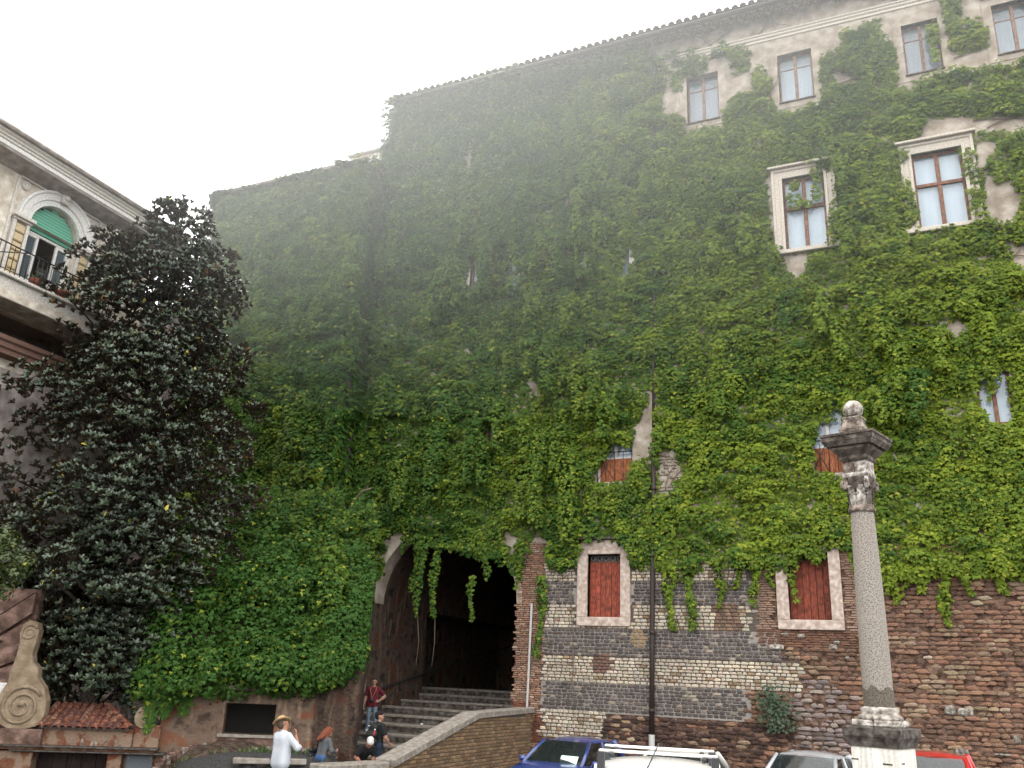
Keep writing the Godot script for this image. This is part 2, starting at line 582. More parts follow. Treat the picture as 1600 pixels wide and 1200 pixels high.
func build_palazzo() -> void:
	var b := thing("palazzo", "tall old building whose wide front is buried in green ivy above an arch", "building")
	var holes := []
	var tops := [Rect2(-6.55, 24.68, 1.3, 2.28), Rect2(-2.87, 24.71, 1.3, 2.28), Rect2(1.7, 24.72, 1.25, 2.28), Rect2(4.73, 24.75, 1.3, 2.2), Rect2(-16.57, 24.7, 1.12, 2.2)]
	var bigs := [Rect2(-3.0, 18.2, 1.5, 3.07), Rect2(1.5, 18.25, 1.62, 3.05), Rect2(-10.85, 18.15, 1.8, 3.1), Rect2(-16.25, 18.15, 2.35, 3.1)]
	var mids := [Rect2(-10.3, 9.8, 1.38, 3.1), Rect2(-2.66, 9.72, 1.16, 3.1), Rect2(2.55, 11.0, 0.98, 2.3), Rect2(-15.0, 11.75, 0.8, 1.6)]
	var lows := [Rect2(-10.6, 4.96, 1.24, 2.2), Rect2(-3.65, 4.96, 1.29, 2.15)]
	holes.append_array(tops)
	holes.append_array(bigs)
	holes.append_array(mids)
	var st := mb()
	wall_with_holes(st, -21.2, -19.65, -1.0, 29.2, 0.0, 0.3, [])
	wall_with_holes(st, -19.65, -13.35, 8.55, 29.2, 0.0, 0.3, holes.filter(func(h): return h.position.x < -13.3))
	wall_with_holes(st, -13.35, 9.0, 7.62, 29.2, 0.0, 0.3, holes.filter(func(h): return h.position.x > -13.3))
	for i in 24:
		var a0 := PI * i / 24.0
		var a1 := PI * (i + 1) / 24.0
		var p0 := ARC + Vector2(cos(a0), sin(a0)) * ARR
		var p1 := ARC + Vector2(cos(a1), sin(a1)) * ARR
		quad(st, Vector3(p1.x, p1.y, 0), Vector3(p1.x, 8.55, 0), Vector3(p0.x, 8.55, 0), Vector3(p0.x, p0.y, 0))
	# ends and back, so that the front has a building behind it
	quad(st, Vector3(-21.2, -1, -9), Vector3(-21.2, 29.2, -9), Vector3(-21.2, 29.2, 0), Vector3(-21.2, -1, 0))
	quad(st, Vector3(9, -1, 0), Vector3(9, 29.2, 0), Vector3(9, 29.2, -9), Vector3(9, -1, -9))
	quad(st, Vector3(9, -1, -16), Vector3(9, 29.2, -16), Vector3(-21.2, 29.2, -16), Vector3(-21.2, -1, -16))
	part("plaster_wall", st, M.plaster, b)
	var low := mb()
	wall_with_holes(low, -13.35, 9.0, -1.0, 7.62, 0.0, 0.3, lows)
	part("rubble_core", low, M.mortar_red, b)
	for h: Rect2 in tops:
		casement(b, h, true)
	for i in bigs.size():
		cross_window(b, bigs[i], i > 1)
	for h: Rect2 in mids:
		balcony_window(b, h)
	for i in 2:
		shutter_window(b, lows[i], i == 0)
	# archivolt and the passage
	var ring := mb()
	for i in 24:
		var a0 := PI * i / 24.0
		var a1 := PI * (i + 1) / 24.0
		var d0 := Vector3(cos(a0), sin(a0), 0)
		var d1 := Vector3(cos(a1), sin(a1), 0)
		var c := Vector3(ARC.x, ARC.y, 0)
		quad(ring, c + d1 * 3.13 + Vector3(0, 0, 0.025), c + d1 * 3.34 + Vector3(0, 0, 0.025), c + d0 * 3.34 + Vector3(0, 0, 0.025), c + d0 * 3.13 + Vector3(0, 0, 0.025))
		quad(ring, c + d1 * 3.34 + Vector3(0, 0, 0.025), c + d1 * 3.34, c + d0 * 3.34, c + d0 * 3.34 + Vector3(0, 0, 0.025))
		quad(ring, c + d0 * 3.13 + Vector3(0, 0, 0.025), c + d0 * 3.13 + Vector3(0, 0, -0.7), c + d1 * 3.13 + Vector3(0, 0, -0.7), c + d1 * 3.13 + Vector3(0, 0, 0.025))
		quad(ring, c + d0 * 3.13 + Vector3(0, 0, -0.7), c + d0 * 3.2 + Vector3(0, 0, -0.7), c + d1 * 3.2 + Vector3(0, 0, -0.7), c + d1 * 3.13 + Vector3(0, 0, -0.7))
	part("archivolt", ring, M.plaster, b)
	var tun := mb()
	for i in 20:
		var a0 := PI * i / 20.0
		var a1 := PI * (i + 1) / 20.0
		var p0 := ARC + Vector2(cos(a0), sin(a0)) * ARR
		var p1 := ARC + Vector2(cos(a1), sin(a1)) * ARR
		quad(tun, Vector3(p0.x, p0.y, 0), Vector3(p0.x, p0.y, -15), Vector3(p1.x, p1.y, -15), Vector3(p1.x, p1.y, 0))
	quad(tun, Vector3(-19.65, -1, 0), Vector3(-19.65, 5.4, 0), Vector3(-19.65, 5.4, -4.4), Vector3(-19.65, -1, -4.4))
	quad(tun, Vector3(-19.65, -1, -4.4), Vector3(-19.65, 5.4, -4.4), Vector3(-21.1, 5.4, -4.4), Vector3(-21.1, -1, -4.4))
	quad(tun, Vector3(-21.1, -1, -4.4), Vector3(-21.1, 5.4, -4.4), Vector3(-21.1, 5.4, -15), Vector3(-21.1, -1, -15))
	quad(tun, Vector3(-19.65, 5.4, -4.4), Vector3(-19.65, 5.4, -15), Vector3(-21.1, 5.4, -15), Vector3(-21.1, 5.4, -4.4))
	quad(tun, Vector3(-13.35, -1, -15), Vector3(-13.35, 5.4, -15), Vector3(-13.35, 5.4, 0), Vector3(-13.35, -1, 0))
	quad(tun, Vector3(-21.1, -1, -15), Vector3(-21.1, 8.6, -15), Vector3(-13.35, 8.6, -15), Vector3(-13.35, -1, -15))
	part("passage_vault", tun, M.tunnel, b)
	var rail := mb(true)
	tube(rail, [Vector3(-19.5, 1.75, 1.2), Vector3(-19.5, 2.1, -0.5), Vector3(-19.5, 2.85, -4.4), Vector3(-19.4, 3.7, -9.0), Vector3(-19.4, 4.6, -14)], [0.045], 6)
	part("handrail", rail, M.iron, b)
	# eaves
	var e := mb()
	bx(e, -20.9, 9.2, 29.06, 29.16, -0.2, 0.78)
	part("soffit", e, M.stone_mid, b)
	var g := mb(true)
	tube(g, [Vector3(-20.9, 28.98, 0.84), Vector3(9.2, 28.98, 0.84)], [0.1], 8)
	part("gutter", g, M.pipe, b)
	var r := mb()
	quad(r, Vector3(-20.9, 29.2, 0.85), Vector3(-20.9, 32.0, -7.5), Vector3(9.2, 32.0, -7.5), Vector3(9.2, 29.2, 0.85))
	quad(r, Vector3(9.2, 29.2, -16), Vector3(9.2, 32.0, -7.5), Vector3(-20.9, 32.0, -7.5), Vector3(-20.9, 29.2, -16))
	tri(r, Vector3(-20.9, 29.2, -16), Vector3(-20.9, 32.0, -7.5), Vector3(-20.9, 29.2, 0.85))
	tri(r, Vector3(9.2, 29.2, 0.85), Vector3(9.2, 32.0, -7.5), Vector3(9.2, 29.2, -16))
	var roof := part("roof", r, mat(Color(0.2, 0.12, 0.085), 0.9, T.dirt, 0.5), b)
	var tm := half_tile(0.14, 0.62)
	var x := -20.8
	while x < 9.1:
		var o := part_mesh("tile", tm, tile_mats()[rng.randi() % 4], roof)
		o.position = Vector3(x, 29.26 + rng.randf_range(-0.015, 0.015), 0.62 + rng.randf_range(-0.03, 0.03))
		o.rotation = Vector3(deg_to_rad(18.5), rng.randf_range(-0.04, 0.04), rng.randf_range(-0.05, 0.05))
		x += 0.33
	var sc := mb()
	var prof := PackedVector2Array([Vector2(0.0, -0.16), Vector2(0.05, -0.14), Vector2(0.05, -0.05), Vector2(0.11, 0.0), Vector2(0.11, 0.07), Vector2(0.16, 0.1), Vector2(0.16, 0.16), Vector2(0.0, 0.2)])
	sweep(sc, prof, [Vector3(-8.2, 28.02, 0), Vector3(9, 27.9, 0)], [Vector3(0, 0, 1), Vector3(0, 0, 1)], [Vector3.UP, Vector3.UP])
	part("string_course", sc, M.plaster_trim, b)
	# drainpipe and conduit
	var p := mb(true)
	tube(p, [Vector3(-8.24, 1.2, 0.16), Vector3(-8.2, 4.0, 0.17), Vector3(-8.15, 7.5, 0.16), Vector3(-8.08, 11.0, 0.16)], [0.085], 10)
	for y in [1.9, 4.4, 7.0, 9.4]:
		tube(p, [Vector3(-8.24 + (y - 1.2) * 0.016, y, 0.16), Vector3(-8.24 + (y - 1.2) * 0.016, y + 0.12, 0.16)], [0.105], 10)
	tube(p, [Vector3(-8.08, 11.0, 0.16), Vector3(-8.05, 15.0, 0.15), Vector3(-7.86, 26.5, 0.15), Vector3(-7.84, 28.6, 0.5), Vector3(-7.84, 29.0, 0.8)], [0.06], 8)
	var dp := part("drainpipe", p, M.pipe, b)
	var p2 := mb(true)
	tube(p2, [Vector3(-8.24, -0.1, 0.16), Vector3(-8.24, 1.22, 0.16)], [0.1], 10)
	part("pipe_foot", p2, M.grey_pipe, dp)
	var p3 := mb(true)
	tube(p3, [Vector3(-12.8, -0.2, 0.1), Vector3(-12.78, 1.2, 0.1), Vector3(-12.73, 5.4, 0.1)], [0.045], 8)
	part("conduit", p3, M.grey_pipe, b)
	var p4 := mb(true)
	tube(p4, [Vector3(-11.3, 2.0, 0.12), Vector3(-11.1, 2.5, 0.14), Vector3(-11.05, 3.3, 0.1), Vector3(-11.15, 4.6, 0.07), Vector3(-11.25, 6.2, 0.06)], [0.018], 5)
	part("cable", p4, M.stem, b)
	masonry(b)
	# a setback room on the roof beyond the ivy
	var rh := thing("rooftop_room", "pale rooftop rooms with thin dark roof edge showing above the ivy", "building", Vector3(-26.5, 25.0, -4.0))
	var w := mb()
	bx(w, -3.4, -0.01, 0, 4.75, -3, 0)
	bx(w, 0, 4.2, 0, 5.2, -3.2, 0.02)
	part("wall", w, M.facade, rh)
	var wr := mb()
	bx(wr, -3.6, 0.0, 4.753, 4.84, -3.2, 0.2)
	bx(wr, -0.15, 4.3, 5.203, 5.31, -3.4, 0.25)
	part("roof", wr, M.facade_grey, rh)
	var an := mb(true)
	tube(an, [Vector3(1.2, 5.3, -0.6), Vector3(1.2, 6.5, -0.6)], [0.02], 5)
	tube(an, [Vector3(0.75, 6.2, -0.6), Vector3(1.65, 6.3, -0.6)], [0.012], 4)
	tube(an, [Vector3(0.9, 6.4, -0.6), Vector3(1.5, 6.46, -0.6)], [0.012], 4)
	part("antenna", an, M.grey_pipe, rh)

var _tm := []
func tile_mats() -> Array:
	if _tm.is_empty():
		for c in [Color(0.3, 0.17, 0.12), Color(0.24, 0.13, 0.1), Color(0.33, 0.22, 0.16), Color(0.2, 0.13, 0.11)]:
			_tm.append(mat(c, 0.9, T.dirt, 0.9, T.bump, 0.6))
	return _tm

# a half-round cover tile, its low end towards +z
func half_tile(r: float, l: float) -> ArrayMesh:
	var st := mb(true)
	var th := 0.018
	var rows := []
	for e in [[r, l / 2], [r * 0.82, -l / 2]]:
		var o := []
		var i_ := []
		for k in 7:
			var a := PI * k / 6.0
			o.append(Vector3(cos(a) * e[0], sin(a) * e[0] * 0.85, e[1]))
			i_.append(Vector3(cos(a) * (e[0] - th), sin(a) * (e[0] - th) * 0.85, e[1]))
		rows.append([o, i_])
	for k in 6:
		quad(st, rows[0][0][k], rows[0][0][k + 1], rows[1][0][k + 1], rows[1][0][k])
		quad(st, rows[1][1][k], rows[1][1][k + 1], rows[0][1][k + 1], rows[0][1][k])
	st.set_smooth_group(-1)
	for k in 6:
		quad(st, rows[0][1][k], rows[0][1][k + 1], rows[0][0][k + 1], rows[0][0][k])
	return done(st)

# a frame of four mitre-free bars round a rectangle
func frame4(st: SurfaceTool, r: Rect2, w: float, z0: float, z1: float, bev := 0.01) -> void:
	bx(st, r.position.x, r.position.x + w, r.position.y, r.end.y, z0, z1, bev)
	bx(st, r.end.x - w, r.end.x, r.position.y, r.end.y, z0, z1, bev)
	bx(st, r.position.x + w, r.end.x - w, r.position.y, r.position.y + w, z0, z1 - 0.003, bev)
	bx(st, r.position.x + w, r.end.x - w, r.end.y - w, r.end.y, z0, z1 - 0.003, bev)

func pane(r: Rect2, z: float, parent: Node) -> void:
	var st := mb()
	quad(st, Vector3(r.position.x, r.position.y, z), Vector3(r.position.x, r.end.y, z), Vector3(r.end.x, r.end.y, z), Vector3(r.end.x, r.position.y, z))
	part("pane", st, M.glass, parent)

func interior(h: Rect2, z: float, parent: Node, reflection_sheet: float, dim := false) -> void:
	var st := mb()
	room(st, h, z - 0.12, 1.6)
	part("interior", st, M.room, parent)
	if reflection_sheet > 0.0:
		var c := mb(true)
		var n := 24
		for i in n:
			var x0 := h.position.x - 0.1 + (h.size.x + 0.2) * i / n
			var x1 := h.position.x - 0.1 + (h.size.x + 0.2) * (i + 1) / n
			var z0 := z - reflection_sheet + 0.008 * sin(i * 1.7)
			var z1 := z - reflection_sheet + 0.008 * sin((i + 1) * 1.7)
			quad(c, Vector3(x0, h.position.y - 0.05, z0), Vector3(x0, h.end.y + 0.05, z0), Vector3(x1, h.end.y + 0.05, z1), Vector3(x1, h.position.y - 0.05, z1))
		part("reflection_sheet", c, M.reflection_sheet_dim if dim else M.reflection_sheet, parent)  # sheet behind the glass carries the sky reflection as colour

func casement(b: Node, h: Rect2, reflection_sheet: bool) -> void:
	var w := holder("window", b)
	var s := mb()
	var o := h.grow_individual(0.32, 0.3, 0.32, 0.26)
	bx(s, o.position.x, h.position.x, o.position.y, o.end.y, -0.25, 0.025, 0.01)
	bx(s, h.end.x, o.end.x, o.position.y, o.end.y, -0.25, 0.025, 0.01)
	bx(s, h.position.x, h.end.x, h.end.y, o.end.y, -0.25, 0.022, 0.01)
	bx(s, h.position.x, h.end.x, o.position.y, h.position.y - 0.05, -0.25, 0.022, 0.01)
	part("surround", s, M.plaster, w)
	var sl := mb()
	bx(sl, h.position.x - 0.04, h.end.x + 0.04, h.position.y - 0.05, h.position.y, -0.3, 0.1, 0.01)
	part("sill", sl, M.stone_mid, w)
	var f := mb()
	var z := -0.2
	frame4(f, h, 0.07, z - 0.06, z)
	var cx := h.get_center().x
	bx(f, cx - 0.06, cx + 0.06, h.position.y + 0.07, h.end.y - 0.07, z - 0.05, z + 0.02, 0.01)
	bx(f, h.position.x + 0.07, cx - 0.06, h.position.y + h.size.y * 0.72, h.position.y + h.size.y * 0.72 + 0.035, z - 0.04, z - 0.01)
	bx(f, cx + 0.06, h.end.x - 0.07, h.position.y + h.size.y * 0.72, h.position.y + h.size.y * 0.72 + 0.035, z - 0.04, z - 0.01)
	part("frame", f, M.timber_pale, w)
	pane(Rect2(h.position.x + 0.06, h.position.y + 0.06, h.size.x / 2 - 0.1, h.size.y - 0.12), z - 0.03, w)
	pane(Rect2(cx + 0.04, h.position.y + 0.06, h.size.x / 2 - 0.1, h.size.y - 0.12), z - 0.03, w)
	interior(h, z, w, 0.45 if reflection_sheet else 0.0, h.position.x > 1.0 or h.position.x < -6.0)

func cross_window(b: Node, h: Rect2, sunk: bool) -> void:
	var w := holder("window", b)
	var s := mb()
	var prof := PackedVector2Array([Vector2(0.0, -0.12), Vector2(0.0, 0.08), Vector2(0.1, 0.09), Vector2(0.12, 0.06), Vector2(0.27, 0.07), Vector2(0.3, 0.12), Vector2(0.38, 0.13), Vector2(0.4, 0.0)])
	var a := h.position
	var e := h.end
	var P := [Vector3(a.x, a.y, 0), Vector3(a.x, e.y, 0), Vector3(e.x, e.y, 0), Vector3(e.x, a.y, 0)]
	var O := [Vector3(-1, 0, 0), Vector3(-1, 1, 0), Vector3(1, 1, 0), Vector3(1, 0, 0)]
	var Z := [Vector3(0, 0, 1), Vector3(0, 0, 1), Vector3(0, 0, 1), Vector3(0, 0, 1)]
	if sunk:
		prof = PackedVector2Array([Vector2(0.0, -0.12), Vector2(0.0, 0.02), Vector2(0.3, 0.02), Vector2(0.3, 0.0)])
	sweep(s, prof, P, O, Z)
	if not sunk:
		bx(s, a.x - 0.5, e.x + 0.5, e.y + 0.402, e.y + 0.5, 0.0, 0.26, 0.02)
	part("surround", s, M.plaster_trim, w)
	var sl := mb()
	bx(sl, a.x - 0.45, e.x + 0.45, a.y - 0.16, a.y, -0.3, 0.03 if sunk else 0.2, 0.02)
	part("sill", sl, M.plaster_trim, w)
	var f := mb()
	var z := -0.16
	frame4(f, h, 0.08, z - 0.08, z)
	var cx := h.get_center().x
	var ty := a.y + h.size.y * 0.57
	bx(f, a.x + 0.08, e.x - 0.08, ty, ty + 0.13, z - 0.08, z + 0.03, 0.012)
	bx(f, cx - 0.07, cx + 0.07, a.y + 0.08, ty, z - 0.07, z + 0.02, 0.012)
	bx(f, cx - 0.07, cx + 0.07, ty + 0.13, e.y - 0.08, z - 0.07, z + 0.02, 0.012)
	part("frame", f, M.timber, w)
	for q in [Rect2(a.x + 0.07, a.y + 0.07, cx - a.x - 0.12, ty - a.y - 0.06), Rect2(cx + 0.05, a.y + 0.07, e.x - cx - 0.12, ty - a.y - 0.06), Rect2(a.x + 0.07, ty + 0.11, cx - a.x - 0.12, e.y - ty - 0.17), Rect2(cx + 0.05, ty + 0.11, e.x - cx - 0.12, e.y - ty - 0.17)]:
		pane(q, z - 0.04, w)
	interior(h, z, w, 0.16)

func balcony_window(b: Node, h: Rect2) -> void:
	var w := holder("window", b)
	var f := mb()
	var z := -0.14
	frame4(f, h, 0.08, z - 0.06, z)
	var cx := h.get_center().x
	var tall := h.size.y > 2.8
	var by := h.position.y + (0.92 if tall else 0.08)
	bx(f, cx - 0.06, cx + 0.06, by + 0.06, h.end.y - 0.08, z - 0.05, z + 0.02, 0.01)
	bx(f, h.position.x + 0.08, h.end.x - 0.08, by, by + 0.06, z - 0.05, z + 0.015, 0.01)
	part("frame", f, M.timber if h.position.x > 2.0 or h.position.x < -14.0 else M.white_paint, w)
	pane(Rect2(h.position.x + 0.07, by + 0.04, h.size.x / 2 - 0.11, h.end.y - by - 0.1), z - 0.03, w)
	pane(Rect2(cx + 0.04, by + 0.04, h.size.x / 2 - 0.11, h.end.y - by - 0.1), z - 0.03, w)
	interior(h, z, w, 0.16)
	if tall:
		var n := 6
		for i in n:
			var p := mb()
			bx(p, h.position.x + 0.08 + (h.size.x - 0.16) * i / n + 0.004, h.position.x + 0.08 + (h.size.x - 0.16) * (i + 1) / n - 0.004, h.position.y + 0.05, by, z - 0.03, z + 0.005 + 0.004 * (i % 2), 0.006)
			part("board", p, M.orange, w)
		var r := mb(true)
		var x0 := h.position.x + 0.02
		var x1 := h.end.x - 0.02
		var y0 := h.position.y + 0.05
		var y1 := by + 0.22
		tube(r, [Vector3(x0, y1, 0.05), Vector3(x1, y1, 0.05)], [0.025], 5)
		for i in 5:
			var xx: float = lerp(x0, x1, i / 4.0)
			tube(r, [Vector3(xx, y0, 0.05), Vector3(xx, y1, 0.05)], [0.014], 5)
		tube(r, [Vector3(x0, y0, 0.05), Vector3(lerp(x0, x1, 0.5), y1, 0.05)], [0.014], 5)
		tube(r, [Vector3(lerp(x0, x1, 0.5), y0, 0.06), Vector3(x0, y1, 0.06)], [0.014], 5)
		part("railing", r, M.iron, w)

func shutter_window(b: Node, h: Rect2, lintel: bool) -> void:
	var w := holder("window", b)
	var s := mb()
	var o := h.grow_individual(0.38, 0.31, 0.36, 0.16)
	bx(s, o.position.x, h.position.x, h.position.y, o.end.y, -0.28, 0.11, 0.015)
	bx(s, h.end.x, o.end.x, h.position.y, o.end.y, -0.28, 0.11, 0.015)
	bx(s, h.position.x, h.end.x, h.end.y, o.end.y, -0.28, 0.106, 0.015)
	bx(s, o.position.x, o.end.x, o.position.y, h.position.y, -0.28, 0.108, 0.015)
	part("surround", s, M.surround, w)
	if lintel:
		var l := mb()
		bx(l, o.position.x + 0.1, o.end.x - 0.1, o.end.y + 0.003, o.end.y + 0.36, 0.0, 0.07, 0.01)
		part("lintel", l, M.surround, w)
		var lg := mb()
		bx(lg, o.position.x, o.end.x, o.end.y + 0.365, o.end.y + 0.43, 0.0, 0.22, 0.01)
		part("ledge", lg, M.stone_dark, w)
	var n := 6
	var by := h.end.y - 0.27
	for i in n:
		var p := mb()
		bx(p, h.position.x + h.size.x * i / n + 0.004, h.position.x + h.size.x * (i + 1) / n - 0.004, h.position.y, by, -0.27, -0.2 + 0.008 * ((i * 3) % 2), 0.008)
		var bm: StandardMaterial3D = M.red_board.duplicate()
		bm.vertex_color_use_as_albedo = false
		bm.albedo_color = vary(Color(0.34, 0.078, 0.042) if lintel else Color(0.24, 0.058, 0.033), 0.14).linear_to_srgb()
		part("board", p, bm, w)
	var fl := mb()
	bx(fl, h.position.x, h.end.x, by + 0.003, by + 0.045, -0.26, -0.19, 0.006)
	part("rail", fl, M.timber, w)
	var gr := mb(true)
	for i in 5:
		var cx := h.position.x + h.size.x * (i + 0.5) / 5.0
		var pts := []
		for k in 9:
			var a := TAU * k / 8.0
			pts.append(Vector3(cx + 0.07 * cos(a), (by + h.end.y) / 2 + 0.02 + 0.09 * sin(a), -0.2))
		tube(gr, pts, [0.012], 4, false)
		tube(gr, [Vector3(cx + 0.11, by + 0.04, -0.2), Vector3(cx + 0.11, h.end.y, -0.2)], [0.01], 4, false)
	part("fanlight_grille", gr, M.grey_pipe, w)
	var st := mb()
	room(st, h, -0.28, 0.8)
	part("interior", st, M.room, w)

# ---------------------------------------------------------------- the old masonry of the lower wall
func block_meshes(n: int, bev: float, jit: float) -> Array:
	var out := []
	for i in n:
		var st := mb()
		box(st, Vector3.ZERO, Vector3.ONE, bev, Basis.IDENTITY, jit)
		out.append(done(st))
	return out

func band_of(y: float) -> int:
	# 0 dark band, 1 light band
	for q in [[0.95, 1.78, 1], [1.78, 2.76, 0], [2.76, 3.68, 1], [3.68, 4.56, 0], [4.56, 5.4, 1], [5.4, 6.2, 0], [6.2, 7.6, 1]]:
		if y >= q[0] and y < q[1]:
			return q[2]
	return 2

func band_end(y: float) -> float:
	var e := -4.0
	if y > 2.76 and y < 3.68:
		e = -3.35
	elif y < 1.78:
		e = -10.0
	elif y < 2.76:
		e = -5.2
	elif y > 4.56:
		e = -4.6
	return e + 0.35 * nz2.get_noise_1d(y * 3.0)

func masonry(b: Node) -> void:
	# mortar beds: pale behind the dark bands, dark behind the light ones
	var ml := mb()
	var md := mb()
	var outer := [Rect2(-10.97, 4.66, 1.96, 2.95), Rect2(-4.02, 4.66, 2.0, 2.6)]
	for q in [[1.78, 2.76, -5.0, ml], [3.68, 4.56, -4.0, ml], [5.4, 6.2, -4.6, ml], [0.95, 1.78, -9.8, md], [2.76, 3.68, -3.4, md], [4.56, 5.4, -4.5, md], [6.2, 7.6, -4.5, md]]:
		wall_with_holes(q[3], -12.3, q[2], q[0], q[1], 0.005, 0.0, outer)
	part("pale_mortar", ml, M.mortar_light, b)
	part("dark_mortar", md, M.mortar_dark, b)
	var vars_ := block_meshes(5, 0.2, 0.06)
	var rough_ := block_meshes(5, 0.3, 0.11)
	var xr := [[], [], [], [], []]
	var cr := [PackedColorArray(), PackedColorArray(), PackedColorArray(), PackedColorArray(), PackedColorArray()]
	var xf := [[], [], [], [], []]
	var co := [PackedColorArray(), PackedColorArray(), PackedColorArray(), PackedColorArray(), PackedColorArray()]
	# kind 0 banded courses, 1 thin brick of the arch pier, 2 rough red tufa, 3 thin brick round the right window
	for kind in 4:
		var y := -0.35
		while y < 7.7:
			var h: float = [0.112, 0.072, 0.135, 0.075][kind] * rng.randf_range(0.9, 1.12)
			var x: float = [-12.3, -13.3, -10.6, -4.6][kind] + rng.randf_range(-0.2, 0.0)
			var x_end: float = [-3.2, -12.2, 7.5, -0.6][kind]
			while x < x_end:
				var l: float = [rng.randf_range(0.13, 0.27), rng.randf_range(0.16, 0.3), rng.randf_range(0.18, 0.4), rng.randf_range(0.2, 0.34)][kind]
				var c := Vector2(x + l / 2, y + h / 2)
				x += l
				var e := band_end(c.y)
				var in_band: bool = c.x < e and c.y > 0.95
				var brick_edge := -12.25 + 0.25 * nz2.get_noise_1d(c.y * 2.0)
				var patch := 0
				if Vector2((c.x + 10.02) / 0.33, (c.y - 3.38) / 0.36).length() < 1.0:
					patch = 1
				elif Vector2((c.x + 8.75) / 0.3, (c.y - 4.28) / 0.3).length() < 1.0:
					patch = 2
				elif absf(c.x + 5.65) < 0.42 and absf(c.y - 5.05) < 0.5:
					patch = 3
				var near2: bool = c.x > -4.9 + 0.3 * nz2.get_noise_1d(c.y * 2.0) and c.x < -0.9 and c.y > 4.15
				var ok := false
				match kind:
					0: ok = in_band and c.x > brick_edge and not near2
					1: ok = c.x < brick_edge
					2: ok = not in_band and c.x > -10.6 and not near2
					3: ok = near2
				if kind == 2 and c.y < 0.95:
					ok = c.x > brick_edge + 2.0
				if kind == 0 and c.y <= 0.95:
					ok = false
				for o: Rect2 in outer:
					if o.grow_individual(l / 2 - 0.02, 0, l / 2 - 0.02, 0).has_point(c):
						ok = false
				if ok and kind == 2 and Vector2((c.x + 2.9) / 0.9, (c.y - 2.0) / 1.2).length() < 1.0 and rng.randf() < 0.1:
					ok = false
				if kind == 2 and rng.randf() < 0.035:
					ok = false
				if not ok:
					continue
				var col := Color.WHITE
				var soot := nzf.get_noise_2d(c.x * 4.0, c.y * 6.0)
				match kind:
					0:
						if band_of(c.y) == 1:
							col = vary(Color(0.6, 0.53, 0.42), 0.2)
							if rng.randf() < 0.1:
								col = vary(Color(0.34, 0.24, 0.15), 0.2)
						else:
							col = vary(Color(0.135, 0.112, 0.102), 0.3)
							if rng.randf() < 0.08:
								col = vary(Color(0.33, 0.28, 0.22), 0.25)
						if patch == 1:
							col = vary(Color(0.21, 0.115, 0.09), 0.15)
						elif patch == 2:
							col = vary(Color(0.36, 0.25, 0.13), 0.2)
						elif patch == 3:
							col = vary(Color(0.25, 0.16, 0.11), 0.35)
					1:
						col = vary(Color(0.32, 0.19, 0.13), 0.28)
						if rng.randf() < 0.18:
							col = vary(Color(0.4, 0.3, 0.22), 0.2)
						if c.y < 2.0 and soot > 0.0:
							col = vary(Color(0.2, 0.075, 0.045), 0.3)
					2:
						var t := nz.get_noise_2d(c.x * 1.6, c.y * 2.6) + rng.randf_range(-0.25, 0.25)
						if t > 0.22:
							col = vary(Color(0.33, 0.235, 0.155), 0.22)
						elif t > -0.12:
							col = vary(Color(0.3, 0.168, 0.108), 0.22)
						else:
							col = vary(Color(0.205, 0.122, 0.085), 0.26)
						if c.x < -3.6 and c.y < 1.75 and rng.randf() < 0.75:
							col = vary(Color(0.075, 0.045, 0.036), 0.3)
						if Vector2((c.x + 2.9) / 0.95, (c.y - 1.9) / 1.3).length() + 0.35 * nz2.get_noise_2d(c.x, c.y) < 1.0:
							col = vary(Color(0.27, 0.22, 0.2), 0.35)
						if rng.randf() < 0.012:
							col = vary(Color(0.45, 0.36, 0.26), 0.15)
					3:
						col = vary(Color(0.36, 0.24, 0.175), 0.2)
						if c.y < 4.62:
							col = vary(Color(0.2, 0.105, 0.07), 0.35)
				var patchy := 1.16 + 0.3 * nz.get_noise_2d(c.x * 1.1 + 50, c.y * 1.6) + 0.15 * nz2.get_noise_2d(c.x, c.y)
				col = Color(col.r * patchy, col.g * patchy, col.b * patchy)
				var dz: float = [0.022, 0.018, 0.03, 0.018][kind]
				if kind == 2:
					dz += 0.075 * nz2.get_noise_2d(c.x * 1.2, c.y * 2.0)
				var v := rng.randi() % 5
				var gap: float = [0.018, 0.011, 0.012, 0.012][kind]
				var bs := Basis.from_euler(Vector3(rng.randf_range(-0.1, 0.1), rng.randf_range(-0.08, 0.08), rng.randf_range(-0.03, 0.03))).scaled_local(Vector3(l - gap, h - gap, 0.1))
				var wob := 0.03 * nz2.get_noise_2d(c.x * 0.8, y * 3.0) if kind == 2 else 0.008 * nz2.get_noise_2d(c.x, y * 3.0)
				var at := Transform3D(bs, Vector3(c.x, c.y + wob, dz - 0.05 + rng.randf_range(-0.01, 0.014) * (2.2 if kind == 2 else 1.0) + 0.015))
				if kind == 2:
					xr[v].append(at)
					cr[v].append(col)
				else:
					xf[v].append(at)
					co[v].append(col)
			y += h
	# pale stones that show through the ivy beside the drainpipe
	for i in 60:
		var c := Vector2(rng.randf_range(-7.95, -7.15), 0)
		c.y = 9.2 + 0.115 * int(rng.randf() * 14)
		xf[i % 5].append(Transform3D(Basis.IDENTITY.scaled(Vector3(0.18, 0.1, 0.1)), Vector3(c.x, c.y, 0.0)))
		co[i % 5].append(vary(Color(0.42, 0.36, 0.3), 0.3))
	var ms := holder("masonry", b)
	for v in 5:
		copies("blocks", vars_[v], M.block, xf[v], co[v], ms)
		copies("rubble_blocks", rough_[v], M.block, xr[v], cr[v], ms)
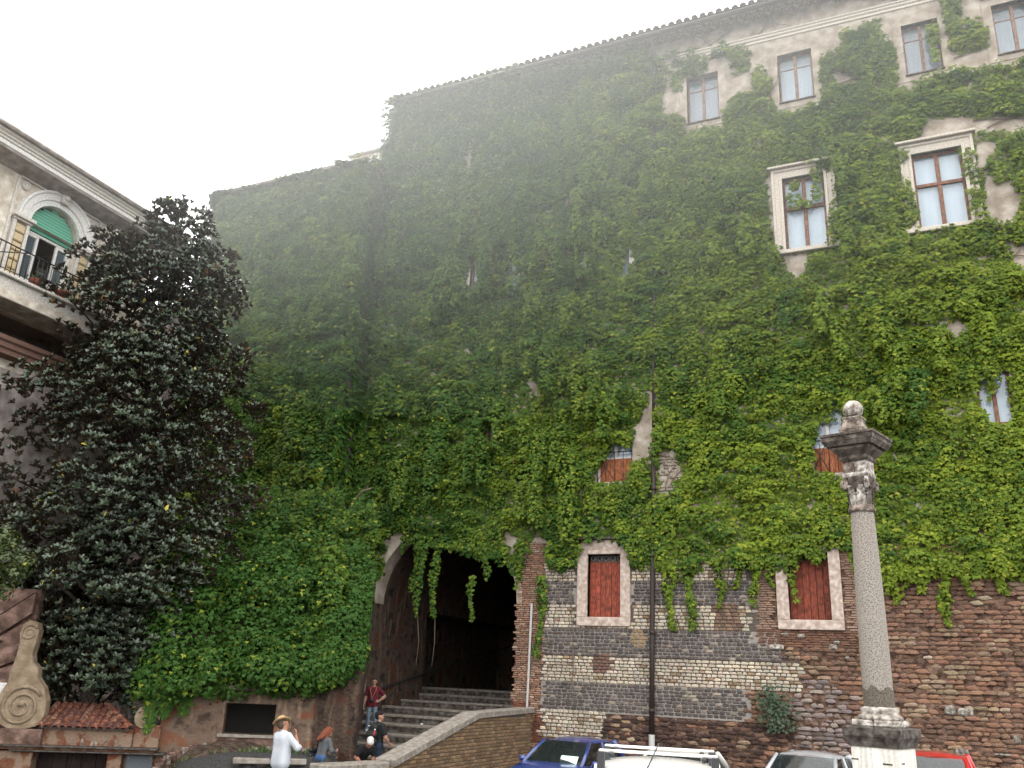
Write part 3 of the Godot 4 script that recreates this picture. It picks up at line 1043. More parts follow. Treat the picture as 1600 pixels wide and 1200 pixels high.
	# single large stones in the red wall
	for q in [[-4.13, 4.1, 0.46, 0.17, 0.5], [0.72, 2.45, 0.3, 0.26, 0.34], [1.12, 2.42, 0.42, 0.22, 0.4], [-2.4, 4.15, 0.24, 0.16, 0.42], [-2.28, 4.28, 0.2, 0.1, 0.42], [-2.0, 3.83, 0.14, 0.1, 0.4], [0.9, 1.3, 0.36, 0.24, 0.3], [2.35, 1.75, 0.2, 0.24, 0.36], [-3.85, 4.5, 0.24, 0.09, 0.4], [-3.35, 4.46, 0.22, 0.12, 0.42], [-1.5, 4.47, 0.3, 0.1, 0.36], [1.95, 1.32, 0.4, 0.06, 0.34]]:
		var st := mb()
		box(st, Vector3(q[0], q[1], 0.03), Vector3(q[2], q[3], 0.13), 0.035, Basis.IDENTITY, 0.014)
		var k: float = q[4]
		part("stone", st, mat(Color(k, k * 0.92, k * 0.8), 0.9, T.dirt, 1.0, T.bump, 1.0), b)

# ---------------------------------------------------------------- the projecting block on the left and the bank before it
func build_bastion() -> void:
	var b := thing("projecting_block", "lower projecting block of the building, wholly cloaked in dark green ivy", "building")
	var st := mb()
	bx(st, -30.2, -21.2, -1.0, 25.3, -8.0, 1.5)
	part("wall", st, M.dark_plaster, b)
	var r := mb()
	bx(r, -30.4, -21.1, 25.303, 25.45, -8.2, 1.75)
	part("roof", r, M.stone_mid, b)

func build_rear() -> void:
	var r := thing("added_rear_house", "dark plain wall added to close the sky gap between the magnolia and the ivy block", "building", Vector3(-33.0, -3.0, 1.0))  # added block, hides the sky behind the magnolia
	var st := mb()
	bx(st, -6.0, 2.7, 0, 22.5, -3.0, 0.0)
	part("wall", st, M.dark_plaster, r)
	var rf := mb()
	prism(rf, PackedVector2Array([Vector2(-3.3, 22.503), Vector2(0.4, 22.503), Vector2(-1.4, 23.6)]), 9.0, Transform3D(Basis(Vector3(0, 0, 1), Vector3(0, 1, 0), Vector3(1, 0, 0)), Vector3(-6.2, 0, 0)))
	part("roof", rf, M.facade_grey, r)

func bank_point(u: float, v: float) -> Vector3:
	# u from the stairs (0) to the left (1), v from the retaining wall (0) up to the building (1)
	var f := [Vector3(-15.75, 3.0, 6.5), Vector3(-16.6, 2.35, 7.35), Vector3(-18.2, 2.12, 8.5), Vector3(-20.6, 1.85, 10.2)]
	var k := [Vector3(-17.5, 7.2, 3.5), Vector3(-17.7, 7.3, 6.1), Vector3(-19.2, 7.3, 7.4), Vector3(-22.2, 6.8, 9.1)]
	var t := clampf(u, 0, 1) * 3.0
	var i: int = min(int(t), 2)
	var w := t - i
	var a: Vector3 = f[i].lerp(f[i + 1], w)
	var c: Vector3 = k[i].lerp(k[i + 1], w)
	return a.lerp(c, v)

func build_bank() -> void:
	pass

# ---------------------------------------------------------------- stairs with parapet
func stair_y(z: float) -> float:
	return 0.78 + 0.17 * (3.0 - z)

const STEP0 := 8.6
const TREAD := 1.42

func step_top(z: float) -> float:
	return stair_y(STEP0 - TREAD * floor((STEP0 - z) / TREAD)) + 0.02

func build_stairs() -> void:
	var t := thing("stone_stairway", "broad worn stone stairway climbing into the dark arch", "stairs")
	for k in 11:
		var z1 := STEP0 - k * TREAD
		var run := TREAD if k < 10 else 10.0
		var top := stair_y(z1) + 0.02
		var s := holder("step", t)
		var xl := -21.0 if z1 < 7.0 else -15.4
		if z1 <= -4.0:
			xl = -21.05
		var xr := -13.36 if z1 <= 0.6 else -13.0
		var body := mb()
		bx(body, xl, xr, -1.2, top - 0.095, z1 - run - 0.02, z1, 0.0)
		part("riser", body, M.tread, s)
		var tr := mb()
		bx(tr, xl, xr, top - 0.092, top - 0.012, z1 - run - 0.02, z1 - 0.5, 0.0)
		part("tread", tr, M.tread, s)
		var x := xl
		while x < xr - 0.05:
			var l: float = min(rng.randf_range(1.1, 1.9), xr - x)
			var n := mb()
			box(n, Vector3(x + l / 2, top - 0.046 + rng.randf_range(-0.008, 0.008), z1 - 0.24), Vector3(l - 0.014, 0.092, 0.54 + rng.randf_range(-0.03, 0.03)), 0.016, Basis.IDENTITY, 0.004)
			part("nosing", n, M.travertine, s)
			x += l
	# parapet
	var p := thing("stair_parapet", "sloping brick parapet capped with pale travertine beside the stairs", "parapet")
	var body2 := mb()
	var prof := PackedVector2Array([Vector2(0.02, -1.2), Vector2(0.02, 1.66), Vector2(4.4, 1.55), Vector2(9.2, 0.47), Vector2(9.2, -1.2)])
	# local x runs along +z of the world
	prism(body2, prof, 0.42, Transform3D(Basis(Vector3(0, 0, 1), Vector3(0, 1, 0), Vector3(-1, 0, 0)), Vector3(-12.58, 0, 0)))
	box(body2, Vector3(-12.9, -0.4, 9.2) + Basis(Vector3.UP, deg_to_rad(-15.0)) * Vector3(0, 0, 1.0), Vector3(0.44, 1.62, 2.05), 0.0, Basis(Vector3.UP, deg_to_rad(-15.0)))
	part("core", body2, M.mortar_dark, p)
	var vs := block_meshes(4, 0.14, 0.03)
	var xf := [[], [], [], []]
	var co := [PackedColorArray(), PackedColorArray(), PackedColorArray(), PackedColorArray()]
	var y := -0.6
	var row := 0
	while y < 1.66:
		var z := 0.05 + (0.15 if row % 2 else 0.0)
		while z < 9.2:
			var lim := 1.66 - z * 0.025 if z < 4.4 else 1.55 - (z - 4.4) * 0.225
			if y + 0.09 < lim:
				var v := rng.randi() % 4
				xf[v].append(Transform3D(Basis.IDENTITY.scaled(Vector3(0.08 + rng.randf_range(-0.01, 0.015), 0.08, 0.27)), Vector3(-12.6, y + 0.045, z + 0.14)))
				co[v].append(vary(Color(0.29, 0.19, 0.105), 0.38))
			z += 0.29
		y += 0.098
		row += 1
	for v in 4:
		copies("bricks", vs[v], M.block, xf[v], co[v], p)
	var pts := [Vector3(-12.8, 1.66, 0.05), Vector3(-12.8, 1.55, 4.4), Vector3(-12.8, 0.47, 9.2)]
	for seg in [[pts[0], pts[1], 2], [pts[1], pts[2], 3]]:
		var a: Vector3 = seg[0]
		var c: Vector3 = seg[1]
		for i in seg[2]:
			var q0: Vector3 = a.lerp(c, float(i) / seg[2])
			var q1: Vector3 = a.lerp(c, float(i + 1) / seg[2])
			var d := (q1 - q0).normalized()
			var up := d.cross(Vector3(1, 0, 0)).normalized()
			if up.y < 0:
				up = -up
			var n := mb()
			box(n, (q0 + q1) / 2 + up * 0.085, Vector3(0.62, 0.17, (q1 - q0).length() - 0.012), 0.012, Basis(Vector3(1, 0, 0), up, -Vector3(1, 0, 0).cross(up) * -1.0), 0.004)
			part("coping_stone", n, M.travertine, p)
	var lowdir := Basis(Vector3.UP, deg_to_rad(-15.0))
	for q in [[9.75, 1.05], [10.8, 1.0]]:
		var e := mb()
		box(e, Vector3(-12.9, 0.5, 9.2) + lowdir * Vector3(0, 0, q[0] - 9.2), Vector3(0.64, 0.17, q[1]), 0.025, lowdir, 0.004)
		part("coping_stone", e, M.travertine, p)
	# pavement kerbs by the foot of the stairs
	var k := thing("pavement_kerb", "low pale stone kerb at the foot of the stairs", "kerb")
	var wf := Transform3D(Basis(Vector3.UP, deg_to_rad(36.0)), WALL_AT)
	for i in 2:
		var n := mb()
		box(n, wf * Vector3(-2.5 + i * 0.95, 0.4 + 0.012 * (i % 2), 2.45), Vector3(0.94, 0.14, 0.2), 0.02, wf.basis, 0.006)
		part("kerb_stone", n, M.travertine, k)

# ---------------------------------------------------------------- retaining wall, its frame runs along local x
const WALL_AT := Vector3(-15.68, 0, 6.8)

func build_garden_wall() -> void:
	var w := thing("retaining_wall", "stained plaster retaining wall with a wide dark opening under the ivy", "wall", WALL_AT, deg_to_rad(36.0))
	var st := mb()
	var hole := Rect2(-3.58, 0.88, 1.44, 0.84)
	wall_with_holes(st, -5.3, -0.9, -3.2, 2.1, 0.0, 0.6, [hole])
	quad(st, Vector3(-5.3, -3.2, -0.5), Vector3(-5.3, 2.1, -0.5), Vector3(-5.3, 2.1, 0), Vector3(-5.3, -3.2, 0))
	part("plaster_face", st, M.pale_wall, w)
	# rough buttress at the stairs: a battered, uneven face
	var bt := mb(true)
	var nx := 14
	var ny := 22
	var pts := []
	for i in nx + 1:
		var rowp := []
		for j in ny + 1:
			var u := float(i) / nx
			var v := float(j) / ny
			var y: float = lerp(-0.8, lerp(2.3, 3.3, u), v)
			var p := Vector3(lerp(-1.0, 0.25, u), y, 0.12 * (1 - v) + 0.14 * nz.get_noise_3d(u * 5.0, y * 3.0, 1.0) + 0.05)
			rowp.append(p)
		pts.append(rowp)
	for i in nx:
		for j in ny:
			quad(bt, pts[i][j], pts[i][j + 1], pts[i + 1][j + 1], pts[i + 1][j])
	# its flank beside the stairs, back to the arch
	var back := (Transform3D(Basis(Vector3.UP, deg_to_rad(36.0)), WALL_AT)).affine_inverse() * Vector3(-19.66, 0, 0.0)
	var pts2 := []
	for i in 17:
		var rowp := []
		for j in ny + 1:
			var u := i / 16.0
			var v := float(j) / ny
			var y: float = lerp(-0.8, lerp(3.3, 6.5, u), v)
			var a: Vector3 = pts[nx][0]
			var p: Vector3 = Vector3(lerp(0.25, back.x, u), y, lerp(0.05, back.z, u))
			if i > 0:
				p.x += 0.18 * nz.get_noise_3d(u * 8.0, y * 2.0, 4.0)
			else:
				p = pts[nx][j]
			rowp.append(p)
		pts2.append(rowp)
	for i in 16:
		for j in ny:
			quad(bt, pts2[i][j], pts2[i][j + 1], pts2[i + 1][j + 1], pts2[i + 1][j])
	part("rubble_buttress", bt, M.base_wall, w)
	var sl := mb()
	bx(sl, hole.position.x - 0.12, hole.end.x + 0.2, hole.position.y - 0.09, hole.position.y, -0.3, 0.1, 0.012)
	part("sill", sl, M.travertine, w)
	var br := mb()
	bx(br, hole.position.x - 0.1, hole.end.x + 0.16, hole.position.y - 0.5, hole.position.y - 0.095, -0.1, 0.05, 0.01)
	part("brick_apron", br, M.gate_red, w)
	var inn := mb()
	room(inn, hole, -0.6, 4.0)
	part("interior", inn, M.room, w)
	var lg := mb()
	for i in 4:
		box(lg, Vector3(-4.75 + i * 1.1, 2.15, -0.1), Vector3(1.08, 0.13, 0.5), 0.02, Basis.IDENTITY, 0.012)
	part("ledge", lg, M.stone_mid, w)
	# planted bank behind it
	var bk := mb(true)
	var n := 20
	for i in n:
		for j in 4:
			quad(bk, bank_point(float(i) / n, j / 8.0), bank_point(float(i) / n, (j + 1) / 8.0), bank_point(float(i + 1) / n, (j + 1) / 8.0), bank_point(float(i + 1) / n, j / 8.0))
	tag(part("bank", bk, M.earth), "earth bank under the ivy above the retaining wall", "", "", "structure")
	# curved low edging and bare soil at the wall's foot
	var ed := thing("curved_edging", "low curved brick edging round bare soil below the plaster wall", "edging", WALL_AT, deg_to_rad(36.0))
	for i in 14:
		var a: float = lerp(0.1, 1.5, i / 13.0)
		var p := Vector3(-3.3 - 1.75 * sin(a), ground_y(-18.3, 9.4) + 0.1 - 0.035 * i * i * 0.12, 0.15 + 1.5 * (1 - cos(a)))
		var s := mb()
		box(s, p, Vector3(0.17, 0.26, 0.16), 0.02, Basis(Vector3.UP, a * 0.9), 0.008)
		part("brick", s, M.gate_red if i % 3 else M.stone_mid, ed)

# ---------------------------------------------------------------- gateway with scrolls at the far left
func spiral(st: SurfaceTool, c: Vector2, r: float, z: float, turns := 2.0, w := 0.05, flip := 1.0) -> void:
	var pts := []
	var rad := []
	var n := int(turns * 18)
	for i in n + 1:
		var t := float(i) / n
		var a := t * turns * TAU + 0.6
		var rr := r * (1.0 - t * 0.86)
		pts.append(Vector3(c.x + flip * cos(a) * rr, c.y + sin(a) * rr, z))
		rad.append(w * (1.0 - 0.55 * t))
	tube(st, pts, rad, 6)

func build_gateway() -> void:
	var g := thing("stone_gateway", "old stone gateway with carved scrolls and a small tiled roof", "gateway", WALL_AT, deg_to_rad(36.0))
	# rusticated wall left of the scroll: stones fanning round an arch beyond the frame
	var core := mb()
	bx(core, -14.0, -9.2, -3.2, 4.6, -0.6, -0.05)
	part("wall_core", core, M.gate_red, g)
	var fan := Vector2(-12.6, 1.2)
	for i in 7:
		var a0 := deg_to_rad(-6.0 + i * 15.0)
		var a1 := deg_to_rad(-6.0 + (i + 1) * 15.0) - 0.025
		var poly := PackedVector2Array()
		for q in [[1.7, a0], [3.35 / maxf(cos(a0), 0.6), a0], [3.35 / maxf(cos(a1), 0.6), a1], [1.7, a1]]:
			var v := fan + Vector2(cos(q[1]), sin(q[1])) * float(q[0])
			v.y = minf(v.y, 4.5)
			v.x = minf(v.x, -9.27)
			poly.append(v)
		if Geometry2D.triangulate_polygon(poly).is_empty():
			continue
		var s := mb()
		prism(s, poly, 0.2 + 0.03 * (i % 2), Transform3D(Basis.IDENTITY, Vector3(0, 0, -0.05)))
		part("voussoir", s, M.gate_red, g)
	var wp := mb()
	bx(wp, -12.0, -9.24, 1.53, 2.02, -0.04, 0.2, 0.01)
	part("white_band", wp, M.white_paint, g)
	# upright scroll bracket
	var sp := mb()
	var pr := PackedVector2Array([Vector2(-8.45, 0.95), Vector2(-8.35, 1.2), Vector2(-8.36, 1.6), Vector2(-8.5, 1.95), Vector2(-8.72, 2.2), Vector2(-8.75, 2.45), Vector2(-8.92, 2.6), Vector2(-8.98, 2.8), Vector2(-8.95, 3.1), Vector2(-8.93, 3.45), Vector2(-9.02, 3.66), Vector2(-9.2, 3.72), Vector2(-9.38, 3.6), Vector2(-9.42, 3.35), Vector2(-9.36, 3.1), Vector2(-9.38, 2.7), Vector2(-9.45, 2.3), Vector2(-9.45, 2.05), Vector2(-9.6, 1.7), Vector2(-9.62, 1.3), Vector2(-9.5, 1.0), Vector2(-9.2, 0.85), Vector2(-8.8, 0.85)])
	prism(sp, pr, 0.42, Transform3D(Basis.IDENTITY, Vector3(0, 0, -0.1)))
	var scroll := part("scroll", sp, M.gate_stone, g)
	var sr := mb(true)
	spiral(sr, Vector2(-8.98, 1.42), 0.55, 0.33, 2.4, 0.05)
	spiral(sr, Vector2(-9.17, 3.38), 0.23, 0.33, 1.8, 0.03)
	lathe(sr, [Vector2(0.0, 0.1), Vector2(0.06, 0.09), Vector2(0.1, 0.0)], 10, Transform3D(Basis(Vector3.RIGHT, PI / 2), Vector3(-8.98, 1.5, 0.32)))
	part("scroll_carving", sr, M.gate_stone, scroll)
	var ped := mb()
	bx(ped, -9.35, -8.28, 0.45, 0.86, -0.2, 0.45, 0.02)
	part("pedestal", ped, M.gate_red, g)
	# entablature, frieze and cornice lines
	var en := mb()
	bx(en, -10.2, -5.2, 0.42, 0.46, -0.2, 0.56, 0.008)
	bx(en, -9.0, -5.0, 0.3, 0.34, -0.2, 0.5, 0.008)
	part("cornice", en, M.stone_dark, g)
	var fr := mb()
	bx(fr, -8.28, -5.95, 0.462, 0.93, -0.3, 0.28, 0.01)
	bx(fr, -9.4, -5.3, 0.342, 0.418, -0.3, 0.4, 0.008)
	part("frieze", fr, M.peel_wall, g)
	for i in 7:
		var d := mb()
		var x := -7.5 + i * 0.21 + 0.05 * ((i * 7) % 3)
		prism(d, PackedVector2Array([Vector2(x - 0.045, 0.47), Vector2(x + 0.045, 0.47), Vector2(x + 0.015, 0.47 + 0.1 + 0.07 * ((i * 5) % 3)), Vector2(x - 0.02, 0.47 + 0.12 + 0.07 * ((i * 5) % 3))]), 0.012, Transform3D(Basis.IDENTITY, Vector3(0, 0, 0.275)))
		part("lime_drip", d, M.stone_mid, g)
	var pi := mb()
	bx(pi, -9.4, -8.42, -3.2, 0.297, -0.3, 0.36, 0.015)
	bx(pi, -6.5, -6.12, -3.2, 0.297, -0.3, 0.34, 0.015)
	part("pier", pi, M.peel_wall, g)
	var sd := mb()
	bx(sd, -6.11, -5.05, -3.2, 0.296, -0.3, 0.1, 0.01)
	bx(sd, -5.94, -5.25, 0.463, 1.05, -0.3, 0.18, 0.01)
	part("side_wall", sd, M.peel_wall, g)
	var dk := mb()
	room(dk, Rect2(-8.3, -3.2, 1.7, 3.48), -0.1, 1.0)
	part("doorway", dk, M.room, g)
	var dd := mb()
	for i in 5:
		bx(dd, -8.4 + i * 0.38 + 0.005, -8.4 + (i + 1) * 0.38 - 0.005, -3.2, 0.29, -0.25, -0.18 + 0.01 * (i % 2), 0.008)
	part("gate_leaf", dd, mat(Color(0.03, 0.016, 0.013), 0.8, T.wood, 0.8), g)
	# right-hand small scroll
	var s2 := mb()
	var pr2 := PackedVector2Array()
	for i in 14:
		var a := TAU * i / 14.0
		pr2.append(Vector2(-5.72 + 0.27 * cos(a), 1.26 + 0.3 * sin(a)))
	prism(s2, pr2, 0.3, Transform3D(Basis.IDENTITY, Vector3(0, 0, -0.05)))
	prism(s2, PackedVector2Array([Vector2(-5.55, 1.4), Vector2(-5.3, 1.95), Vector2(-5.2, 1.95), Vector2(-5.32, 1.2)]), 0.24, Transform3D(Basis.IDENTITY, Vector3(0, 0, -0.05)))
	var sc2 := part("scroll", s2, M.gate_stone, g)
	var sr2 := mb(true)
	spiral(sr2, Vector2(-5.72, 1.26), 0.2, 0.25, 2.0, 0.028, -1.0)
	part("scroll_carving", sr2, M.gate_stone, sc2)
	# tiled roof between the scrolls
	var rf := mb()
	quad(rf, Vector3(-8.45, 0.95, 0.42), Vector3(-8.3, 1.42, -0.75), Vector3(-6.9, 1.42, -0.75), Vector3(-6.1, 0.95, 0.42))
	quad(rf, Vector3(-6.1, 0.95, 0.42), Vector3(-6.9, 1.42, -0.75), Vector3(-6.4, 1.2, -0.9), Vector3(-5.95, 0.95, 0.1))
	bx(rf, -8.4, -6.05, 0.885, 0.945, -0.3, 0.38, 0.0)
	var roof := part("roof_bed", rf, M.mortar_dark, g)
	var tm := half_tile(0.1, 0.46)
	for r in 4:
		for c in 12:
			var x := -8.38 + c * 0.2
			var zz := 0.26 - r * 0.33
			if x > -6.05 - (0.26 - zz) * 0.75:
				continue
			var o := part_mesh("tile", tm, gate_tile_mats()[rng.randi() % 4], roof)
			o.position = Vector3(x + rng.randf_range(-0.012, 0.012), 1.0 + r * 0.135, zz)
			o.rotation = Vector3(deg_to_rad(21.0), rng.randf_range(-0.06, 0.06), rng.randf_range(-0.06, 0.06))
	for r in 5:
		var o := part_mesh("tile", tm, gate_tile_mats()[rng.randi() % 4], roof)
		o.position = Vector3(-6.13 - r * 0.2, 1.04 + r * 0.105, 0.24 - r * 0.27)
		o.rotation = Vector3(deg_to_rad(18.0), deg_to_rad(36.0), 0)
	# plain grey board fixed beside the door
	var nb := thing("notice_board", "plain blue grey board fixed to the wall right of the gateway", "board", WALL_AT + Basis(Vector3.UP, deg_to_rad(36.0)) * Vector3(-5.68, -0.6, 0.13), deg_to_rad(36.0))
	var ns := mb()
	bx(ns, -0.36, 0.36, -0.8, 0.85, 0.0, 0.03, 0.006)
	part("panel", ns, mat(Color(0.12, 0.135, 0.15), 0.6, T.fine, 0.8), nb)
	var nf := mb(true)
	for q in [[-0.3, 0.78], [0.3, 0.78], [-0.3, -0.74], [0.3, -0.74]]:
		lathe(nf, [Vector2(0.0, 0.05), Vector2(0.02, 0.045), Vector2(0.025, 0.03)], 8, Transform3D(Basis(Vector3.RIGHT, PI / 2), Vector3(q[0], q[1], 0.0)))
	part("fixing", nf, M.grey_pipe, nb)

var _gt := []
func gate_tile_mats() -> Array:
	if _gt.is_empty():
		for c in [Color(0.3, 0.11, 0.07), Color(0.24, 0.09, 0.06), Color(0.34, 0.17, 0.11), Color(0.2, 0.085, 0.065)]:
			_gt.append(mat(c, 0.9, T.dirt, 1.0, T.bump, 0.6))
	return _gt

# ---------------------------------------------------------------- the apartment building on the left; local x runs to the right along its front (towards -z)
func build_facade() -> void:
	var f := thing("apartment_building", "pale stuccoed apartment building with arched window, balcony and deep cornice", "building", Vector3(-26.0, 0, 12.5), deg_to_rad(90.0))
	# local x = -(z - 12.5), local z = outwards (+x of the world)
	var door := Rect2(-0.95, 13.7, 1.9, 2.96)
	var st := mb()
	wall_with_holes(st, -14.0, 4.2, 11.5, 16.66, 0.0, 0.35, [door, Rect2(-13.6, 12.45, 16.4, 0.86)])
	wall_with_holes(st, -14.0, -0.95, 16.66, 18.15, 0.0, 0.0, [])
	wall_with_holes(st, 0.95, 4.2, 16.66, 18.15, 0.0, 0.0, [])
	for i in 16:
		var a0 := PI * i / 16.0
		var a1 := PI * (i + 1) / 16.0
		var p0 := Vector2(cos(a0), sin(a0)) * 0.95 + Vector2(0, 16.66)
		var p1 := Vector2(cos(a1), sin(a1)) * 0.95 + Vector2(0, 16.66)
		quad(st, Vector3(p1.x, p1.y, 0), Vector3(p1.x, 18.15, 0), Vector3(p0.x, 18.15, 0), Vector3(p0.x, p0.y, 0))
		quad(st, Vector3(p0.x, p0.y, 0), Vector3(p0.x, p0.y, -0.35), Vector3(p1.x, p1.y, -0.35), Vector3(p1.x, p1.y, 0))
	quad(st, Vector3(4.2, -3.2, 0), Vector3(4.2, 18.15, 0), Vector3(4.2, 18.15, -12), Vector3(4.2, -3.2, -12))
	quad(st, Vector3(-14, -3.2, -12), Vector3(-14, 18.15, -12), Vector3(-14, 18.15, 0), Vector3(-14, -3.2, 0))
	quad(st, Vector3(4.2, -3.2, -12), Vector3(4.2, 18.15, -12), Vector3(-14, 18.15, -12), Vector3(-14, -3.2, -12))
	part("wall", st, M.facade, f)
	var lw := mb()
	wall_with_holes(lw, -14.0, 4.2, -3.2, 11.5, 0.0, 0.0, [])
	part("lower_wall", lw, M.facade_grey, f)
	# cornice: sloping soffit, pale fascia, mouldings, roof edge
	var sf := mb()
	sweep(sf, PackedVector2Array([Vector2(0.0, 18.05), Vector2(0.06, 18.08), Vector2(0.75, 18.22), Vector2(0.78, 18.3)]), [Vector3(-14, 0, 0), Vector3(4.2, 0, 0)], [Vector3(0, 0, 1), Vector3(0, 0, 1)], [Vector3.UP, Vector3.UP])
	part("soffit", sf, M.facade_grey, f)
	var fa := mb()
	bx(fa, -14.0, 4.9, 18.3, 18.44, -0.2, 0.8, 0.01)
	part("fascia", fa, M.white_paint, f)
	var co := mb()
	sweep(co, PackedVector2Array([Vector2(0.78, 18.443), Vector2(0.83, 18.48), Vector2(0.83, 18.54), Vector2(0.88, 18.58), Vector2(0.88, 18.63), Vector2(0.95, 18.69), Vector2(0.95, 18.75), Vector2(0.9, 18.8)]), [Vector3(-14, 0, 0), Vector3(4.95, 0, 0)], [Vector3(0, 0, 1), Vector3(0, 0, 1)], [Vector3.UP, Vector3.UP])
	bx(co, -14.0, 4.9, 18.443, 18.78, -0.2, 0.77)
	part("cornice", co, M.facade_trim, f)
	var gt := mb(true)
	tube(gt, [Vector3(-14, 18.84, 1.0), Vector3(5.0, 18.84, 1.0)], [0.1], 8)
	part("gutter", gt, M.facade_grey, f)
	var rf := mb()
	quad(rf, Vector3(-14, 18.9, 1.0), Vector3(-14, 20.4, -6), Vector3(5.0, 20.4, -6), Vector3(5.0, 18.9, 1.0))
	tri(rf, Vector3(5.0, 18.9, 1.0), Vector3(5.0, 20.4, -6), Vector3(5.0, 18.9, -12))
	quad(rf, Vector3(5.0, 18.9, -12), Vector3(5.0, 20.4, -6), Vector3(-14, 20.4, -6), Vector3(-14, 18.9, -12))
	part("roof", rf, M.facade_grey, f)
	# shallow panel round the arch
	var pn := mb()
	bx(pn, -1.72, -1.62, 13.7, 18.0, 0.0, 0.07, 0.01)
	bx(pn, 1.62, 1.72, 13.7, 18.0, 0.0, 0.07, 0.01)
	bx(pn, -1.62, 1.62, 17.97, 18.04, 0.0, 0.09, 0.01)
	bx(pn, 2.55, 2.62, 13.7, 18.0, 0.0, 0.07, 0.01)
	part("panel_moulding", pn, M.facade_trim, f)
	for x in [-1.38, 1.4]:
		var ro := mb(true)
		lathe(ro, [Vector2(0.17, 0.0), Vector2(0.17, 0.06), Vector2(0.12, 0.1), Vector2(0.09, 0.06), Vector2(0.0, 0.12)], 10, Transform3D(Basis(Vector3.RIGHT, PI / 2), Vector3(x, 17.78, 0.0)))
		part("rosette", ro, M.facade_trim, f)
	# archivolt
	var av := mb()
	var pr := [Vector2(0.95, 0.0), Vector2(0.97, 0.1), Vector2(1.15, 0.1), Vector2(1.17, 0.15), Vector2(1.38, 0.16), Vector2(1.42, 0.2), Vector2(1.5, 0.2), Vector2(1.52, 0.0)]
	for i in 24:
		var a0 := PI * i / 24.0
		var a1 := PI * (i + 1) / 24.0
		for j in pr.size() - 1:
			var q := []
			for w in [[a1, j], [a1, j + 1], [a0, j + 1], [a0, j]]:
				var k: Vector2 = pr[w[1]]
				q.append(Vector3(cos(w[0]) * k.x, 16.66 + sin(w[0]) * k.x, k.y))
			quad(av, q[0], q[1], q[2], q[3])
	part("archivolt", av, M.white_paint, f)
	var ks := mb()
	box(ks, Vector3(0, 17.98, 0.16), Vector3(0.3, 0.36, 0.26), 0.05, Basis.IDENTITY, 0.01)
	box(ks, Vector3(0, 18.0, 0.3), Vector3(0.18, 0.22, 0.12), 0.05)
	part("keystone", ks, M.facade_trim, f)
	for s in [-1, 1]:
		var pl := holder("pilaster", f)
		var p := mb()
		bx(p, s * 1.25 - 0.3, s * 1.25 - 0.19, 13.7, 16.45, 0.0, 0.14, 0.01)
		bx(p, s * 1.25 + 0.19, s * 1.25 + 0.3, 13.7, 16.45, 0.0, 0.14, 0.01)
		part("edge", p, M.facade_trim, pl)
		for k in 8:
			var o := mb()
			box(o, Vector3(s * 1.25, 13.9 + k * 0.33, 0.05), Vector3(0.36, 0.3, 0.14), 0.04)
			part("block", o, M.ochre, pl)
		var cp := mb()
		bx(cp, s * 1.25 - 0.33, s * 1.25 + 0.33, 16.45, 16.52, 0.0, 0.18, 0.01)
		bx(cp, s * 1.25 - 0.4, s * 1.25 + 0.4, 16.523, 16.655, 0.0, 0.27, 0.02)
		part("capital", cp, M.facade_trim, pl)
	# roller shutter and French door
	var sh := holder("roller_shutter", f)
	for k in 10:
		var y0 := 16.5 + k * 0.11
		var hw := 0.92
		if y0 + 0.05 > 16.66:
			hw = sqrt(maxf(0.92 * 0.92 - pow(y0 + 0.08 - 16.66, 2), 0.0))
		if hw > 0.1:
			var s := mb()
			box(s, Vector3(0, y0 + 0.055, -0.2), Vector3(hw * 2, 0.104, 0.05), 0.016)
			part("slat", s, M.shutter_green, sh)
	var dr := holder("french_door", f)
	var fm := mb()
	frame4(fm, Rect2(-0.95, 13.7, 1.9, 2.78), 0.09, -0.3, -0.2, 0.012)
	part("frame", fm, M.white_paint, dr)
	for s in [-1, 1]:
		var lf := mb()
		var r := Rect2(-0.86 if s < 0 else 0.34, 13.8, 0.52, 2.58)
		frame4(lf, r, 0.09, -0.28, -0.18, 0.012)
		bx(lf, r.position.x + 0.09, r.end.x - 0.09, 15.6, 15.66, -0.27, -0.19, 0.01)
		bx(lf, r.position.x + 0.09, r.end.x - 0.09, 14.7, 14.78, -0.27, -0.19, 0.01)
		part("leaf", lf, M.white_paint, dr)
		pane(Rect2(r.position.x + 0.08, 13.88, 0.36, 2.42), -0.23, dr)
	var inn := mb()
	room(inn, Rect2(-0.9, 13.7, 1.8, 2.8), -0.36, 2.2)
	part("interior", inn, mat(Color(0.22, 0.17, 0.14), 0.9), dr)
	# balcony
	var bl := holder("balcony", f)
	var sb := mb()
	bx(sb, -8.0, 2.2, 14.05, 14.15, 0.0, 1.05, 0.02)
	bx(sb, -8.0, 2.2, 13.65, 14.047, 0.0, 0.9, 0.02)
	part("slab", sb, M.facade_trim, bl)
	var sb2 := mb()
	bx(sb2, -8.0, 2.2, 13.35, 13.647, 0.0, 0.95, 0.02)
	part("fascia", sb2, M.facade, bl)
	var x := -7.9
	var rl := mb(true)
	tube(rl, [Vector3(-8, 15.1, 0.98), Vector3(2.15, 15.1, 0.98)], [0.025], 5)
	tube(rl, [Vector3(-8, 14.25, 0.98), Vector3(2.15, 14.25, 0.98)], [0.018], 5)
	tube(rl, [Vector3(2.15, 15.1, 0.98), Vector3(2.15, 15.1, 0.0)], [0.025], 5)
	tube(rl, [Vector3(-1.3, 15.1, 0.98), Vector3(-2.4, 14.85, 0.0)], [0.02], 5)
	part("handrail", rl, M.iron, bl)
	while x < 2.15:
		var bar := mb(true)
		tube(bar, [Vector3(x, 14.15, 0.98), Vector3(x, 15.1, 0.98)], [0.014], 5)
		part("bar", bar, M.iron, bl)
		x += 0.17
	# the dark loggia, the brown beam and the lower wall
	var dk := mb()
